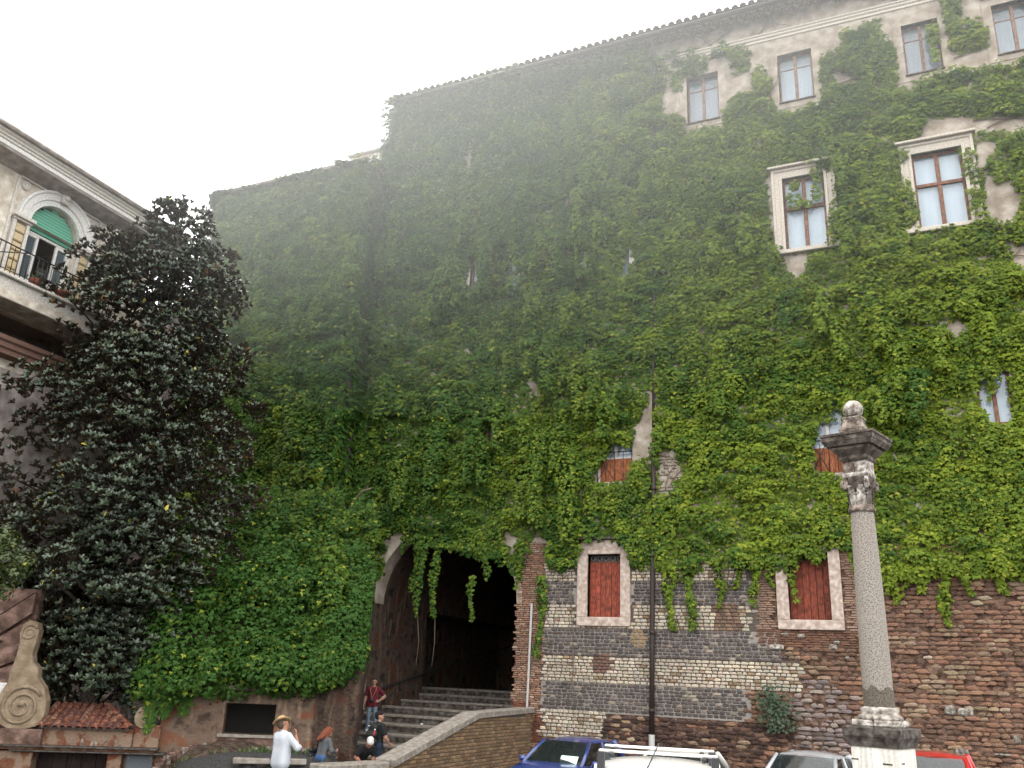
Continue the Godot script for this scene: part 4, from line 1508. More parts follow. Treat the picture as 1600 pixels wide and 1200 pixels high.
	room(dk, Rect2(-13.6, 12.45, 16.4, 0.86), -0.3, 1.5)
	part("loggia", dk, M.facade_grey, f)
	var bm := mb()
	sweep(bm, PackedVector2Array([Vector2(0.0, 11.8), Vector2(0.35, 11.85), Vector2(0.35, 12.0), Vector2(0.42, 12.05), Vector2(0.42, 12.2), Vector2(0.5, 12.26), Vector2(0.5, 12.4), Vector2(0.0, 12.41)]), [Vector3(-14, 0, 0), Vector3(3.0, 0, 0)], [Vector3(0, 0, 1), Vector3(0, 0, 1)], [Vector3.UP, Vector3.UP])
	part("brown_beam", bm, M.facade_brown, f)
	# flower pots on the balcony
	var n := 0
	for q in [[-0.72, 0.16, "round red flower pot on the balcony before the open door"], [0.35, 0.26, "wide terracotta planter on the balcony by the right door leaf"]]:
		var at := Vector3(-26.0, 0, 12.5) + Basis(Vector3.UP, deg_to_rad(90.0)) * Vector3(q[0], 14.15, 0.72)
		var t := thing("flower_pot", q[2], "flower pot", at, 0.0, "flower pots on the balcony")
		var po := mb(true)
		var r: float = q[1]
		lathe(po, [Vector2(0.0, 0.0), Vector2(r * 0.7, 0.0), Vector2(r * 0.95, 0.26), Vector2(r * 1.05, 0.27), Vector2(r * 1.05, 0.33), Vector2(r * 0.9, 0.33), Vector2(r * 0.88, 0.27), Vector2(0.0, 0.27)], 16)
		part("pot", po, M.terracotta, t)
		var xf := []
		var cc := PackedColorArray()
		for i in 60:
			var d := Vector3(rng.randf_range(-1, 1), rng.randf_range(0.2, 1.3), rng.randf_range(-1, 1)).normalized()
			xf.append(leaf_at(Vector3(0, 0.28, 0) + d * rng.randf_range(0.1, 0.34) * (1.0 + n * 0.4), d, 0.1))
			cc.append(vary(Color(0.06, 0.09, 0.03), 0.3))
		if leaf_ivy:
			copies("foliage", leaf_ivy, M.leaf_oak, xf, cc, t)
		n += 1
	var ch := thing("balcony_chair", "dark folding chair standing on the balcony by the railing", "chair", Vector3(-26.0, 14.15, 12.5) + Vector3(0.62, 0, 0.35))
	var cs := mb()
	box(cs, Vector3(0, 0.45, 0), Vector3(0.4, 0.035, 0.4), 0.01)
	part("seat", cs, M.iron, ch)
	var cb := mb()
	box(cb, Vector3(-0.19, 0.75, 0), Vector3(0.03, 0.3, 0.38), 0.01)
	part("backrest", cb, M.iron, ch)
	for i in 4:
		var l := mb(true)
		tube(l, [Vector3(0.17 * (1 if i & 1 else -1), 0.0, 0.17 * (1 if i & 2 else -1)), Vector3(0.17 * (1 if i & 1 else -1), 0.44 if i & 1 else 0.88, 0.17 * (1 if i & 2 else -1))], [0.014], 5)
		part("leg", l, M.iron, ch)

func leaf_at(p: Vector3, n: Vector3, s: float) -> Transform3D:
	var z := n.normalized()
	var y := Vector3(rng.randf_range(-0.5, 0.5), 1.0, rng.randf_range(-0.5, 0.5))
	y = (y - z * y.dot(z)).normalized()
	if y.length() < 0.5:
		y = z.cross(Vector3.RIGHT).normalized()
	return Transform3D(Basis(y.cross(z), y, z) * s, p)
# ---------------------------------------------------------------- ivy
func ivy_leaf_mesh() -> ArrayMesh:
	# three-lobed leaf hanging from its stalk at the origin, raised along the middle
	var st := mb(true)
	var rim := [Vector3(0, 0.06, 0), Vector3(-0.34, 0.2, -0.02), Vector3(-0.54, -0.2, -0.05), Vector3(-0.27, -0.3, 0.0), Vector3(0, -0.78, -0.06), Vector3(0.27, -0.3, 0.0), Vector3(0.54, -0.2, -0.05), Vector3(0.34, 0.2, -0.02)]
	var mid := Vector3(0, -0.2, 0.09)
	for i in rim.size():
		tri(st, mid, rim[(i + 1) % rim.size()], rim[i])
	return done(st)

func bare_polys() -> Array:
	# bare plaster, windows and gaps on the front, as (x, y) on the wall
	return [
		[[-8.31,29.30],[-7.25,29.28],[-2.25,29.52],[3.07,27.92],[3.25,26.96],[3.16,25.78],[3.34,25.23],[4.42,25.12],[4.60,25.97],[4.35,26.49],[3.75,26.79],[3.74,27.36],[4.00,27.60],[6.51,26.73],[6.20,24.51],[5.14,24.22],[4.54,24.29],[3.18,24.48],[1.64,24.28],[1.39,24.24],[1.40,25.22],[1.42,26.32],[1.03,26.67],[1.02,27.58],[0.51,27.64],[0.39,27.21],[-0.40,27.23],[-0.54,26.47],[-1.25,26.46],[-1.35,25.69],[-1.29,24.66],[-1.50,24.16],[-3.01,24.23],[-3.09,24.59],[-3.80,25.24],[-4.16,25.45],[-4.83,25.52],[-5.14,25.02],[-5.12,24.21],[-6.62,24.36],[-6.71,25.09],[-7.66,25.45],[-7.55,26.51],[-7.22,27.52]],
		[[1.86,22.02],[2.20,22.66],[3.20,22.60],[4.00,22.29],[5.85,21.91],[5.76,21.25],[5.07,21.42],[4.34,21.41],[4.03,20.70],[3.75,20.19],[3.99,19.75],[4.58,19.34],[4.65,18.77],[4.34,18.00],[3.58,18.15],[3.55,21.01],[3.14,21.31],[1.51,21.30],[1.46,21.61]],
		[[-3.46,21.82],[-2.10,21.62],[-1.18,21.30],[-1.23,20.70],[-1.57,18.16],[-2.96,18.11],[-3.41,18.59],[-3.56,19.94]],
		[[1.46,21.61],[3.61,21.49],[3.31,20.87],[3.11,18.15],[1.13,18.19],[1.53,18.74],[1.50,19.61],[1.20,20.56]],
		[[-3.17,18.15],[-2.33,18.00],[-2.38,17.23],[-2.73,17.00],[-3.13,17.45]],
		[[3.91,17.36],[5.18,17.04],[5.05,16.10],[4.13,16.34],[4.19,16.77]],
		[[-0.87,25.66],[-0.19,25.35],[-0.05,24.98],[-0.66,24.93]],
		[[1.97,14.71],[2.71,14.61],[2.27,13.98],[1.92,14.26]],
		[[-8.28,13.28],[-8.01,13.25],[-8.03,10.98],[-8.61,10.65],[-9.22,10.52],[-8.97,11.29],[-8.65,12.13],[-8.31,12.60]],
		[[-7.89,10.85],[-7.22,10.92],[-7.20,9.97],[-7.44,9.17],[-7.91,9.19]],
		[[-9.97,11.36],[-8.97,11.04],[-8.93,9.78],[-10.21,9.89],[-10.34,10.27],[-9.72,11.09]],
		[[-10.39,10.27],[-10.14,10.26],[-10.13,9.84],[-10.43,9.91]],
		[[-14.93,12.46],[-14.47,12.42],[-14.44,11.78],[-14.89,11.81]],
		[[-2.24,11.60],[-1.89,11.57],[-1.78,12.48],[-1.62,11.89],[-1.56,10.54],[-1.53,9.66],[-2.63,9.77],[-2.56,10.83]],
		[[2.60,12.38],[2.84,12.58],[2.93,11.81],[3.20,12.54],[3.37,13.07],[3.50,12.08],[3.36,10.95],[2.66,11.01],[2.76,11.40],[2.56,11.74]],
		[[-16.77,26.23],[-16.57,26.18],[-16.57,24.81],[-16.78,24.85]],
		[[-15.47,25.91],[-15.27,25.87],[-15.27,24.65],[-15.40,24.74]],
		[[-16.24,20.30],[-15.79,19.69],[-15.91,18.64],[-16.35,18.71]],
		[[-14.24,19.68],[-13.89,19.22],[-13.96,18.28],[-14.18,18.31]],
		[[-11.01,19.48],[-10.68,19.57],[-10.57,19.20],[-10.77,18.42],[-10.95,18.88]],
		[[-9.24,19.56],[-8.97,19.39],[-8.97,18.76],[-9.15,18.05],[-9.4,18.15],[-9.2,18.87]],
		[[-19.26,6.49],[-19.26,7.92],[-18.85,8.35],[-18.56,7.91],[-18.59,6.99]],
		[[-13.97,8.04],[-13.51,8.03],[-13.40,7.30],[-13.71,7.21]],
		[[-18.12,7.69],[-17.71,7.99],[-17.76,7.56],[-18.09,7.38]],
		[[-12.79,7.87],[-12.33,8.00],[-12.11,7.57],[-12.29,6.86],[-11.95,5.93],[-13.02,5.93],[-13.01,6.87]],
		[[-11.93,22.17],[-11.50,22.30],[-11.55,21.85],[-11.86,21.85]],
		[[-4.87,20.35],[-4.51,20.13],[-4.58,19.73],[-4.81,19.91]],
		[[-13.44,14.41],[-12.81,13.94],[-12.65,13.39],[-13.07,13.56]],
	]

func strands() -> Array:
	# hanging tips: x, top, bottom, half width
	return [[-17.72,8.06,5.81,0.20],[-17.47,7.68,4.85,0.22],[-16.78,7.66,4.86,0.24],[-15.15,6.41,4.71,0.13],[-14.63,7.37,6.22,0.20],[-13.36,7.59,5.93,0.20],[-12.37,6.40,3.52,0.20],[-11.54,7.32,6.58,0.26],[-8.58,7.49,6.55,0.31],[-7.55,6.81,4.55,0.26],[-6.88,6.80,4.56,0.26],[-5.88,7.00,5.26,0.20],[-5.28,6.99,5.93,0.18],[-4.71,6.98,5.38,0.22],[-4.13,6.98,5.99,0.20],[-3.46,7.17,5.49,0.20],[-2.79,7.27,6.71,0.22],[-0.47,6.32,5.45,0.20],[-0.12,6.72,5.89,0.22],[0.37,6.52,5.78,0.22],[0.96,6.70,4.80,0.24],[1.62,6.70,5.71,0.22],[2.48,6.69,5.78,0.26],[3.01,6.87,6.16,0.26]]

func bottom_line() -> Array:
	return [[-22.0,5.2],[-20.35,5.94],[-19.48,6.31],[-19.20,6.56],[-18.14,7.82],[-17.53,7.68],[-16.36,7.45],[-15.50,7.19],[-14.94,7.01],[-14.40,7.08],[-13.85,6.76],[-13.24,6.28],[-13.03,7.35],[-12.30,7.29],[-12.13,6.74],[-11.52,6.62],[-10.90,6.85],[-10.79,7.54],[-9.82,7.70],[-9.10,7.50],[-8.98,6.71],[-8.40,6.70],[-7.83,6.48],[-7.27,6.26],[-6.60,6.47],[-6.36,6.96],[-6.05,6.57],[-5.51,6.67],[-4.98,6.56],[-4.46,6.66],[-3.95,6.51],[-3.61,6.45],[-3.42,6.92],[-2.91,7.00],[-2.53,6.75],[-2.20,7.26],[-1.82,7.15],[-1.58,6.53],[-0.94,6.23],[-0.70,5.83],[-0.21,6.23],[0.05,6.09],[0.52,6.22],[0.98,6.41],[1.40,6.22],[1.93,6.31],[2.25,6.21],[2.67,6.16],[3.10,6.30],[3.76,6.30],[9.0,6.4]]

func build_mask() -> void:
	mask.resize(MW * MH)
	var line := bottom_line()
	for i in MW:
		var x := MX0 + (i + 0.5) * MC
		var yb := 6.3
		for k in line.size() - 1:
			if x >= line[k][0] and x < line[k + 1][0]:
				yb = lerp(float(line[k][1]), float(line[k + 1][1]), (x - line[k][0]) / (line[k + 1][0] - line[k][0]))
		for j in MH:
			var y := MY0 + (j + 0.5) * MC
			mask[j * MW + i] = 1 if y > yb and y < 29.1 and x < 8.0 else 0
	for pl in bare_polys():
		var p := PackedVector2Array()
		var lo := Vector2(1e9, 1e9)
		var hi := -lo
		for q in pl:
			var v := Vector2(q[0], q[1])
			p.append(v)
			lo = lo.min(v)
			hi = hi.max(v)
		for i in range(maxi(0, int((lo.x - MX0) / MC)), mini(MW, int((hi.x - MX0) / MC) + 1)):
			for j in range(maxi(0, int((lo.y - MY0) / MC)), mini(MH, int((hi.y - MY0) / MC) + 1)):
				if Geometry2D.is_point_in_polygon(Vector2(MX0 + (i + 0.5) * MC, MY0 + (j + 0.5) * MC), p):
					mask[j * MW + i] = 0
	# the sprig that crosses the upper left panes, and the tufts under the string course
	for q in [[-2.62, 20.0, 20.95, 0.16], [-2.3, 19.95, 20.25, 0.4], [-1.75, 20.1, 21.4, 0.14], [-6.9, 26.4, 27.4, 0.22], [-6.2, 27.0, 27.7, 0.5], [-4.3, 26.6, 27.6, 0.36], [-5.0, 27.6, 28.1, 0.5], [-6.6, 27.7, 28.3, 0.45], [-3.62, 25.3, 26.5, 0.2], [-3.3, 25.2, 25.9, 0.15], [3.3, 18.3, 21.2, 0.14], [3.95, 21.35, 21.7, 0.5], [2.7, 25.0, 26.7, 0.12]]:
		for i in range(int((q[0] - q[3] - MX0) / MC), int((q[0] + q[3] - MX0) / MC) + 1):
			for j in range(int((q[1] - MY0) / MC), int((q[2] - MY0) / MC) + 1):
				if i >= 0 and j >= 0 and i < MW and j < MH:
					mask[j * MW + i] = 1

func ivy_on(x: float, y: float) -> bool:
	var xx := x + 0.14 * nz2.get_noise_2d(x * 1.5, y * 1.5)
	var yy := y + 0.14 * nz2.get_noise_2d(x * 1.5 + 70, y * 1.5)
	var i := int((xx - MX0) / MC)
	var j := int((yy - MY0) / MC)
	if i < 0 or j < 0 or i >= MW or j >= MH:
		return false
	return mask[j * MW + i] == 1

func ivy_colour(x: float, y: float, shade: float) -> Color:
	# leaf tone: yellower growth right, blue-green left, plus shade a caller paints in
	var g := 0.5 + 0.5 * nzf.get_noise_2d(x * 1.2, y * 1.2) + 0.25 * nz.get_noise_2d(x, y)
	var right := smooth01(-20.0, 2.0, x)
	var t := clampf(g * 0.75 + right * 0.5 - 0.3 + rng.randfn(0.0, 0.2) + shade, 0.0, 1.0)
	var c := Color(0.028, 0.066, 0.011).lerp(Color(0.122, 0.163, 0.014), t)
	if rng.randf() < 0.05 + 0.12 * right * clampf(g, 0, 1):
		c = c.lerp(Color(0.21, 0.225, 0.025), rng.randf_range(0.3, 0.9))
	if rng.randf() < 0.0003:
		c = Color(0.16, 0.045, 0.02)
	return c

# leaves in overlapping mounds on a plane: fr maps (right, up, out) to the world, w x h metres
func mounds(fr: Transform3D, w: float, h: float, on: Callable, dens: float, deep: float, size: float, per: int, xf: Array, co: PackedColorArray, tone := 0.0, back := 45.0) -> void:
	var n := int(w * h * dens)
	var bs := fr.basis
	for i in n:
		var cu := rng.randf() * w
		var cv := rng.randf() * h
		if not on.call(cu, cv):
			continue
		var wp := fr * Vector3(cu, cv, 0)
		var hang := maxf(0.0, nzf.get_noise_2d(wp.x * 3.0 + 40, wp.y * 1.0)) * 0.9
		var tall_ := nzf.get_noise_2d(wp.x * 2.2 + 300, wp.y * 1.2) > 0.02
		var a := rng.randf_range(0.22, 0.42) if tall_ else rng.randf_range(0.3, 0.75)
		var b := rng.randf_range(0.35, 0.75) if tall_ else rng.randf_range(0.18, 0.38)
		var sv := 1.0 + 0.5 * nz.get_noise_2d(wp.x * 1.4 + 90, wp.y * 1.4)
		var d := deep * rng.randf_range(0.35, 1.0)
		var base := 0.03 + hang * deep * 0.8
		var tint := rng.randfn(0.05, 0.22)
		var lean := rng.randf_range(-0.12, 0.12)
		for k in per:
			var r := sqrt(rng.randf())
			var t := rng.randf() * TAU
			var lu := r * cos(t)
			var lv := r * sin(t)
			var u := cu + lu * a
			var v := cv + lv * b + lean * lu
			if not on.call(u, v):
				continue
			var bulge := sqrt(maxf(0.0, 1.0 - r * r))
			# mounds hang: fuller above, undercut below
			var z := base + d * bulge * (0.75 + 0.35 * lv) + rng.randf_range(0.0, 0.06)
			var nn := Vector3(lu * 0.55, lv * 0.5 + 0.42, 0.55 + bulge * 0.6) + Vector3(rng.randfn(0, 0.3), rng.randfn(0, 0.3), 0.0)
			var up := Vector3(rng.randfn(0, 0.45), 1.0, 0.35)
			var zz := nn.normalized()
			up = (up - zz * up.dot(zz)).normalized()
			var s := size * sv * rng.randf_range(0.65, 1.35)
			xf.append(Transform3D(bs * Basis(up.cross(zz), up, zz) * s, fr * Vector3(u, v, z)))
			co.append(ivy_colour(wp.x, wp.y, tint + tone))
	# the layer close to the wall
	for i in int(w * h * back):
		var u := rng.randf() * w
		var v := rng.randf() * h
		if not on.call(u, v):
			continue
		var zz := Vector3(rng.randfn(0, 0.3), rng.randfn(0.25, 0.3), 1.0).normalized()
		var up := Vector3(rng.randfn(0, 0.4), 1.0, 0.0)
		up = (up - zz * up.dot(zz)).normalized()
		var p := fr * Vector3(u, v, rng.randf_range(0.02, 0.08))
		xf.append(Transform3D(bs * Basis(up.cross(zz), up, zz) * (size * rng.randf_range(0.95, 1.45)), p))
		co.append(ivy_colour(p.x, p.y, 0.0))

func stems(st: SurfaceTool, p: Vector3, dir: Vector3, length: float, r: float, depth: int) -> void:
	var pts := [p]
	var rad := [r]
	var n := int(length / 0.3) + 2
	var d := dir
	for i in n:
		d = (d + Vector3(rng.randf_range(-0.4, 0.4), rng.randf_range(-0.25, 0.3), 0)).normalized()
		p += d * length / n
		p.z = 0.05 + 0.02 * (i % 2)
		pts.append(p)
		rad.append(r * (1.0 - 0.75 * (i + 1) / n))
		if depth > 0 and rng.randf() < 0.35:
			stems(st, p, (d + Vector3(rng.randf_range(-1, 1), rng.randf_range(-0.5, 0.9), 0)).normalized(), length * 0.5, r * 0.6, depth - 1)
	tube(st, pts, rad, 5, false)

func build_ivy() -> void:
	build_mask()
	# main front
	var t := thing("climbing_ivy", "vast sheet of bright green ivy covering the front above the arch", "ivy")
	var xf := []
	var co := PackedColorArray()
	var fr := Transform3D(Basis.IDENTITY, Vector3(-21.5, 4.0, 0))
	mounds(fr, 28.0, 25.2, func(u, v): return ivy_on(u - 21.5, v + 4.0), 5.0, 0.5, 0.128, 66, xf, co, 0.0, 170.0)
	# heavy curtains that hang free of the wall
	for i in 64:
		var cx := rng.randf_range(-20.6, -8.5) if i < 44 else rng.randf_range(-8.0, 3.5)
		var cy := rng.randf_range(10.5, 24.0)
		var len := rng.randf_range(1.4, 3.8) * (1.0 if i < 44 else 0.6)
		var wid := rng.randf_range(0.25, 0.55)
		var out := rng.randf_range(0.35, 0.75)
		var tint := rng.randfn(0.1, 0.14)
		if not ivy_on(cx, cy) or not ivy_on(cx, cy - len):
			continue
		for k in int(len * wid * 330):
			var v := rng.randf()
			var wd := wid * (1.0 - 0.6 * v * v) * (1.0 + 0.25 * sin(v * 12.0 + i))
			var ang := rng.randf_range(-0.4, PI + 0.4)
			var p := Vector3(cx + cos(ang) * wd + 0.1 * sin(v * 4.0 + i), cy - v * len + rng.randfn(0, 0.06), 0.25 + out * (0.45 + 0.55 * sin(minf(v * 1.6, 1.0) * PI * 0.5)) * maxf(0.15, sin(ang)) + 0.15 * v)
			if not ivy_on(p.x, p.y):
				continue
			xf.append(leaf_at(p, Vector3(cos(ang) * 0.8, 0.45, 0.3 + 0.7 * maxf(0.0, sin(ang))) + Vector3(rng.randfn(0, 0.3), rng.randfn(0, 0.3), 0), 0.13 * rng.randf_range(0.7, 1.3)))
			co.append(ivy_colour(cx, cy, tint))
	copies("foliage", leaf_ivy, M.ivy, xf, co, t)
	var st := mb(true)
	for q in [[-7.0, 27.9, 1.0, 0.35, 2.6], [-6.4, 27.8, 0.8, 0.6, 2.2], [-5.6, 27.6, 1.0, 0.5, 2.8], [-4.4, 27.7, 0.7, 0.7, 1.8], [-5.2, 28.0, -0.8, 0.4, 1.6], [-3.7, 24.6, 0.3, 1.0, 2.0], [-3.4, 24.8, 0.6, 0.9, 1.6], [4.0, 21.8, 1.0, 0.3, 2.2], [3.6, 22.2, 1.0, -0.2, 2.4], [4.2, 19.6, 0.5, 1.0, 1.8], [3.9, 20.6, 1.0, 0.1, 1.6], [-0.8, 25.0, 1.0, 0.3, 2.0], [0.0, 22.3, 1.0, 0.5, 2.2], [-1.6, 23.4, 1.0, -0.1, 2.0], [3.3, 25.0, 1.0, 0.5, 1.4], [4.0, 16.8, 1.0, -0.4, 1.3], [-7.7, 9.4, 0.4, 1.0, 1.4], [-7.5, 9.6, 0.2, 1.0, 1.2], [-11.6, 6.4, 0.3, 1.0, 1.2], [-11.9, 6.2, 0.8, 0.5, 1.0], [-10.6, 7.55, 1.0, 0.05, 1.4]]:
		stems(st, Vector3(q[0], q[1], 0.06), Vector3(q[2], q[3], 0).normalized(), q[4], 0.022, 1)
	part("stems", st, M.stem, t)
	# hanging strands, each by itself
	var names := ["second strand from the left, short, in the arch mouth", "long strand hanging deepest into the left of the arch", "long strand hanging into the middle of the arch", "thin detached wisp in the dark right half of the arch", "short tuft hanging at the crown of the arch", "tapering strand down the right rim of the arch", "long narrow strand beside the pale conduit right of the arch", "stubby tuft above the cracked brick left of the red shutter", "broad tuft between the red shutter and the drainpipe", "long strand just right of the drainpipe", "twin strand second right of the drainpipe", "mid length strand over the pale band, third right of the drainpipe", "short strand fourth right of the drainpipe", "thick strand fifth right of the drainpipe", "short tuft left of the darker shutter", "strand falling across the left jamb of the darker shutter", "small tuft hanging over the darker shutter", "strand just right of the stone column", "short tuft second right of the column", "short tuft third right of the column", "longest dark strand on the red wall right of the column", "small strand on the red wall past the longest one", "broad short strand near the right edge of the red wall", "last tuft at the right edge of the red wall"]
	var sn := 0
	for s in strands():
		var o := thing("hanging_ivy", names[sn], "ivy", Vector3(s[0], s[1], 0), 0.0, "ivy strands hanging below the leaf edge")
		var sx := []
		var sc := PackedColorArray()
		var hh: float = s[1] - s[2]
		var inside: bool = s[0] > -18.0 and s[0] < -14.0
		var n := int(hh * 95 * (s[3] / 0.22))
		for i in n:
			var v := rng.randf()
			var wd: float = s[3] * (1.0 - 0.55 * v) * (1.0 + 0.4 * sin(v * 9.0 + sn * 2.0))
			var ang := rng.randf() * TAU
			var rr := sqrt(rng.randf())
			var p := Vector3(cos(ang) * wd * rr + 0.08 * sin(v * 5.0 + sn), -v * hh, 0.16 + sin(ang) * wd * rr * 0.6 + (0.1 if inside else 0.0))
			var d := Vector3(cos(ang) * 0.5, 0.35, 0.45 + 0.4 * sin(ang)) + Vector3(rng.randfn(0, 0.3), rng.randfn(0, 0.3), rng.randfn(0, 0.2))
			sx.append(leaf_at(p, d, 0.175 * rng.randf_range(0.7, 1.2) * (1.0 - 0.3 * v)))
			sc.append(ivy_colour(s[0], s[1], 0.12 + rng.randfn(0, 0.12)))
		copies("foliage", leaf_ivy, M.ivy, sx, sc, o)
		var sm := mb(true)
		var pts := []
		for k in 7:
			var v := k / 6.0
			pts.append(Vector3(0.08 * sin(v * 5.0 + sn), -v * hh, 0.13))
		tube(sm, pts, [0.018, 0.016, 0.014, 0.012, 0.01, 0.008, 0.004], 5, false)
		if sn == 1 or sn == 2:
			tube(sm, [Vector3(0.08 * sin(5.0 + sn), -hh, 0.13), Vector3(0.1, -hh - 0.9, 0.1), Vector3(0.02, -hh - 1.8, 0.05)], [0.02, 0.014, 0.006], 5, false)
		part("stem", sm, M.stem, o)
		sn += 1
	# projecting block
	var t2 := thing("climbing_ivy", "darker thick ivy wrapped round the lower projecting block at left", "ivy")
	xf = []
	co = PackedColorArray()
	var yes := func(_u, _v): return true
	mounds(Transform3D(Basis.IDENTITY, Vector3(-30.3, 3.0, 1.5)), 9.2, 22.4, yes, 4.8, 0.6, 0.132, 66, xf, co, 0.0, 150.0)
	mounds(Transform3D(Basis(Vector3(0, 0, -1), Vector3.UP, Vector3(1, 0, 0)), Vector3(-21.2, 4.0, 1.7)), 1.8, 21.2, yes, 3.0, 0.3, 0.2, 34, xf, co, -0.08)
	mounds(Transform3D(Basis(Vector3(1, 0, 0), Vector3(0, 0.25, -0.97), Vector3(0, 0.97, 0.25)), Vector3(-30.6, 25.1, 1.9)), 9.6, 1.6, yes, 3.2, 0.3, 0.2, 36, xf, co, 0.05)
	mounds(Transform3D(Basis(Vector3(0, 0, 1), Vector3.UP, Vector3(-1, 0, 0)), Vector3(-30.3, 3.0, -1.0)), 2.7, 22.3, yes, 2.6, 0.4, 0.2, 34, xf, co, -0.05)
	# the heap that climbs from the block's roof to the higher wall
	for i in 2600:
		var u := rng.randf()
		var x: float = lerp(-23.4, -20.2, u)
		var top: float = 25.2 + 4.0 * pow(u, 1.5)
		var p := Vector3(x + rng.randfn(0, 0.2), rng.randf_range(24.0, top), rng.randf_range(-1.0, 1.0 - u * 0.9))
		xf.append(leaf_at(p, Vector3(-0.2 + rng.randfn(0, 0.3), 0.6 + rng.randfn(0, 0.3), 0.8), 0.2 * rng.randf_range(0.7, 1.2)))
		co.append(ivy_colour(x, p.y, -0.05))
	# ivy running down behind the bank's ragged top
	mounds(Transform3D(Basis(Vector3(0.92, 0, -0.39), Vector3(0, 1, 0), Vector3(0.39, 0, 0.92)), Vector3(-24.0, 4.5, 4.6)), 6.0, 6.2, func(u, v): return v < 4.6 + 1.5 * nz2.get_noise_1d(u * 1.3), 4.5, 0.7, 0.132, 60, xf, co, -0.05, 120.0)
	copies("foliage", leaf_ivy, M.ivy, xf, co, t2)
	var hs := mb(true)
	tube(hs, [Vector3(-19.85, 8.52, 2.10), Vector3(-19.64, 9.04, 2.10), Vector3(-19.31, 9.46, 2.10), Vector3(-18.87, 9.57, 2.10)], [0.05, 0.045, 0.04, 0.03], 6)
	part("stems", hs, M.stem, t2)
	# bank above the retaining wall
	var t3 := thing("ivy_bank", "lush bright ivy and shrubs spilling over the retaining wall by the stairs", "ivy")
	xf = []
	co = PackedColorArray()
	for i in 900:
		var u := pow(rng.randf(), 1.1)
		var v := pow(rng.randf(), 1.2)
		var lump := nz.get_noise_2d(u * 34.0, v * 5.0)
		var nrm := Vector3(0.55, 0.12, 0.8).normalized()
		if v > 0.6 + 0.3 * nz2.get_noise_1d(u * 9.0) + rng.randf_range(0.0, 0.3):
			continue
		var c := bank_point(u, v) + nrm * (0.2 + 1.15 * lump)
		var a := rng.randf_range(0.3, 0.62)
		var tint := rng.randfn(-0.22, 0.16) + (0.5 if absf(u - 0.3 - 0.03 * sin(v * 7.0)) < 0.035 and v > 0.25 else 0.0)  # mean lowered: the bank's deep shade is painted into its leaf colour
		var over := 1.0 if v < 0.12 else 0.0
		c += Vector3(0.25, 0.0, 0.35) * over * rng.randf()
		for k in 74:
			var q := Vector3(rng.randfn(0, 1), rng.randfn(0, 1), rng.randfn(0, 1)).normalized()
			if q.dot(nrm) < -0.35:
				continue
			var p := c + q * Vector3(a, a * 0.75, a) * rng.randf_range(0.75, 1.05)
			if p.x > -19.4 + (p.z) * 0.6 and p.z < 6.5 and p.y < 7.0 and p.x > -16.5:
				continue
			xf.append(leaf_at(p, q + Vector3(0, 0.3, 0.2) + Vector3(rng.randfn(0, 0.35), rng.randfn(0, 0.35), rng.randfn(0, 0.35)), 0.135 * rng.randf_range(0.7, 1.25)))
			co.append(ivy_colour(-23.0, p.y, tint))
	# tufts that hang down the plaster
	for q in [[-5.2, 2.1, 0.8, 0.35], [-4.7, 2.1, 0.7, 0.3], [-4.0, 2.15, 0.3, 0.35], [-2.2, 2.25, 0.3, 0.4], [-1.2, 2.45, 0.35, 0.4], [-0.3, 3.0, 0.5, 0.4], [-5.6, 2.0, 1.1, 0.25]]:
		var wf := Transform3D(Basis(Vector3.UP, deg_to_rad(36.0)), WALL_AT)
		for i in int(420 * q[2]):
			var v := pow(rng.randf(), 1.4)
			var p := wf * Vector3(q[0] + rng.randfn(0, 0.5) * q[3] * (1.2 - v), q[1] + 0.25 - v * (q[2] + 0.25), 0.22 + rng.randf_range(-0.08, 0.16) * (1 - v))
			xf.append(leaf_at(p, wf.basis * Vector3(rng.randfn(0, 0.4), 0.4, 0.8), 0.16 * rng.randf_range(0.7, 1.2)))
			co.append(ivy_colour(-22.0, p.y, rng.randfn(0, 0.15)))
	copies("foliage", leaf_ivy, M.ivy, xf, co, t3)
	# tufts along the eaves
	var t4 := thing("eaves_ivy", "ivy tufts grown over the roof tiles at the left end", "ivy")
	xf = []
	co = PackedColorArray()
	for q in [[-20.9, 29.0, 0.9, 0.45, 1.2], [-20.3, 29.4, 0.8, 0.5, 0.5], [-19.2, 29.35, 0.8, 0.5, 0.3], [-17.8, 29.35, 0.75, 0.6, 0.3], [-16.2, 29.35, 0.7, 0.5, 0.35], [-15.0, 29.3, 0.8, 0.7, 0.3], [-14.2, 29.2, 0.9, 0.5, 0.3], [-18.5, 28.8, 0.6, 1.4, 0.5], [-15.8, 28.8, 0.6, 1.6, 0.5], [-12.8, 28.7, 0.5, 1.4, 0.5], [-10.4, 28.6, 0.4, 1.2, 0.4], [-8.6, 28.3, 0.3, 0.9, 0.6], [-7.2, 28.3, 0.2, 0.4, 0.3]]:
		for i in int(260 * q[3] * (q[4] + 0.4)):
			var p := Vector3(q[0] + rng.randfn(0, 0.55) * q[3], q[1] - q[4] * 0.4 + rng.randfn(0, 0.5) * q[4], q[2] + rng.randfn(0, 0.16))
			xf.append(leaf_at(p, Vector3(rng.randfn(0, 0.4), 0.5, 0.8), 0.19 * rng.randf_range(0.7, 1.2)))
			co.append(ivy_colour(q[0], q[1], -0.05))
	copies("foliage", leaf_ivy, M.ivy, xf, co, t4)
	# caper bush in the wall
	var t5 := thing("wall_shrub", "dark small shrub rooted in the broken brick right of the bands", "shrub", Vector3(-4.35, 2.5, 0.1))
	xf = []
	co = PackedColorArray()
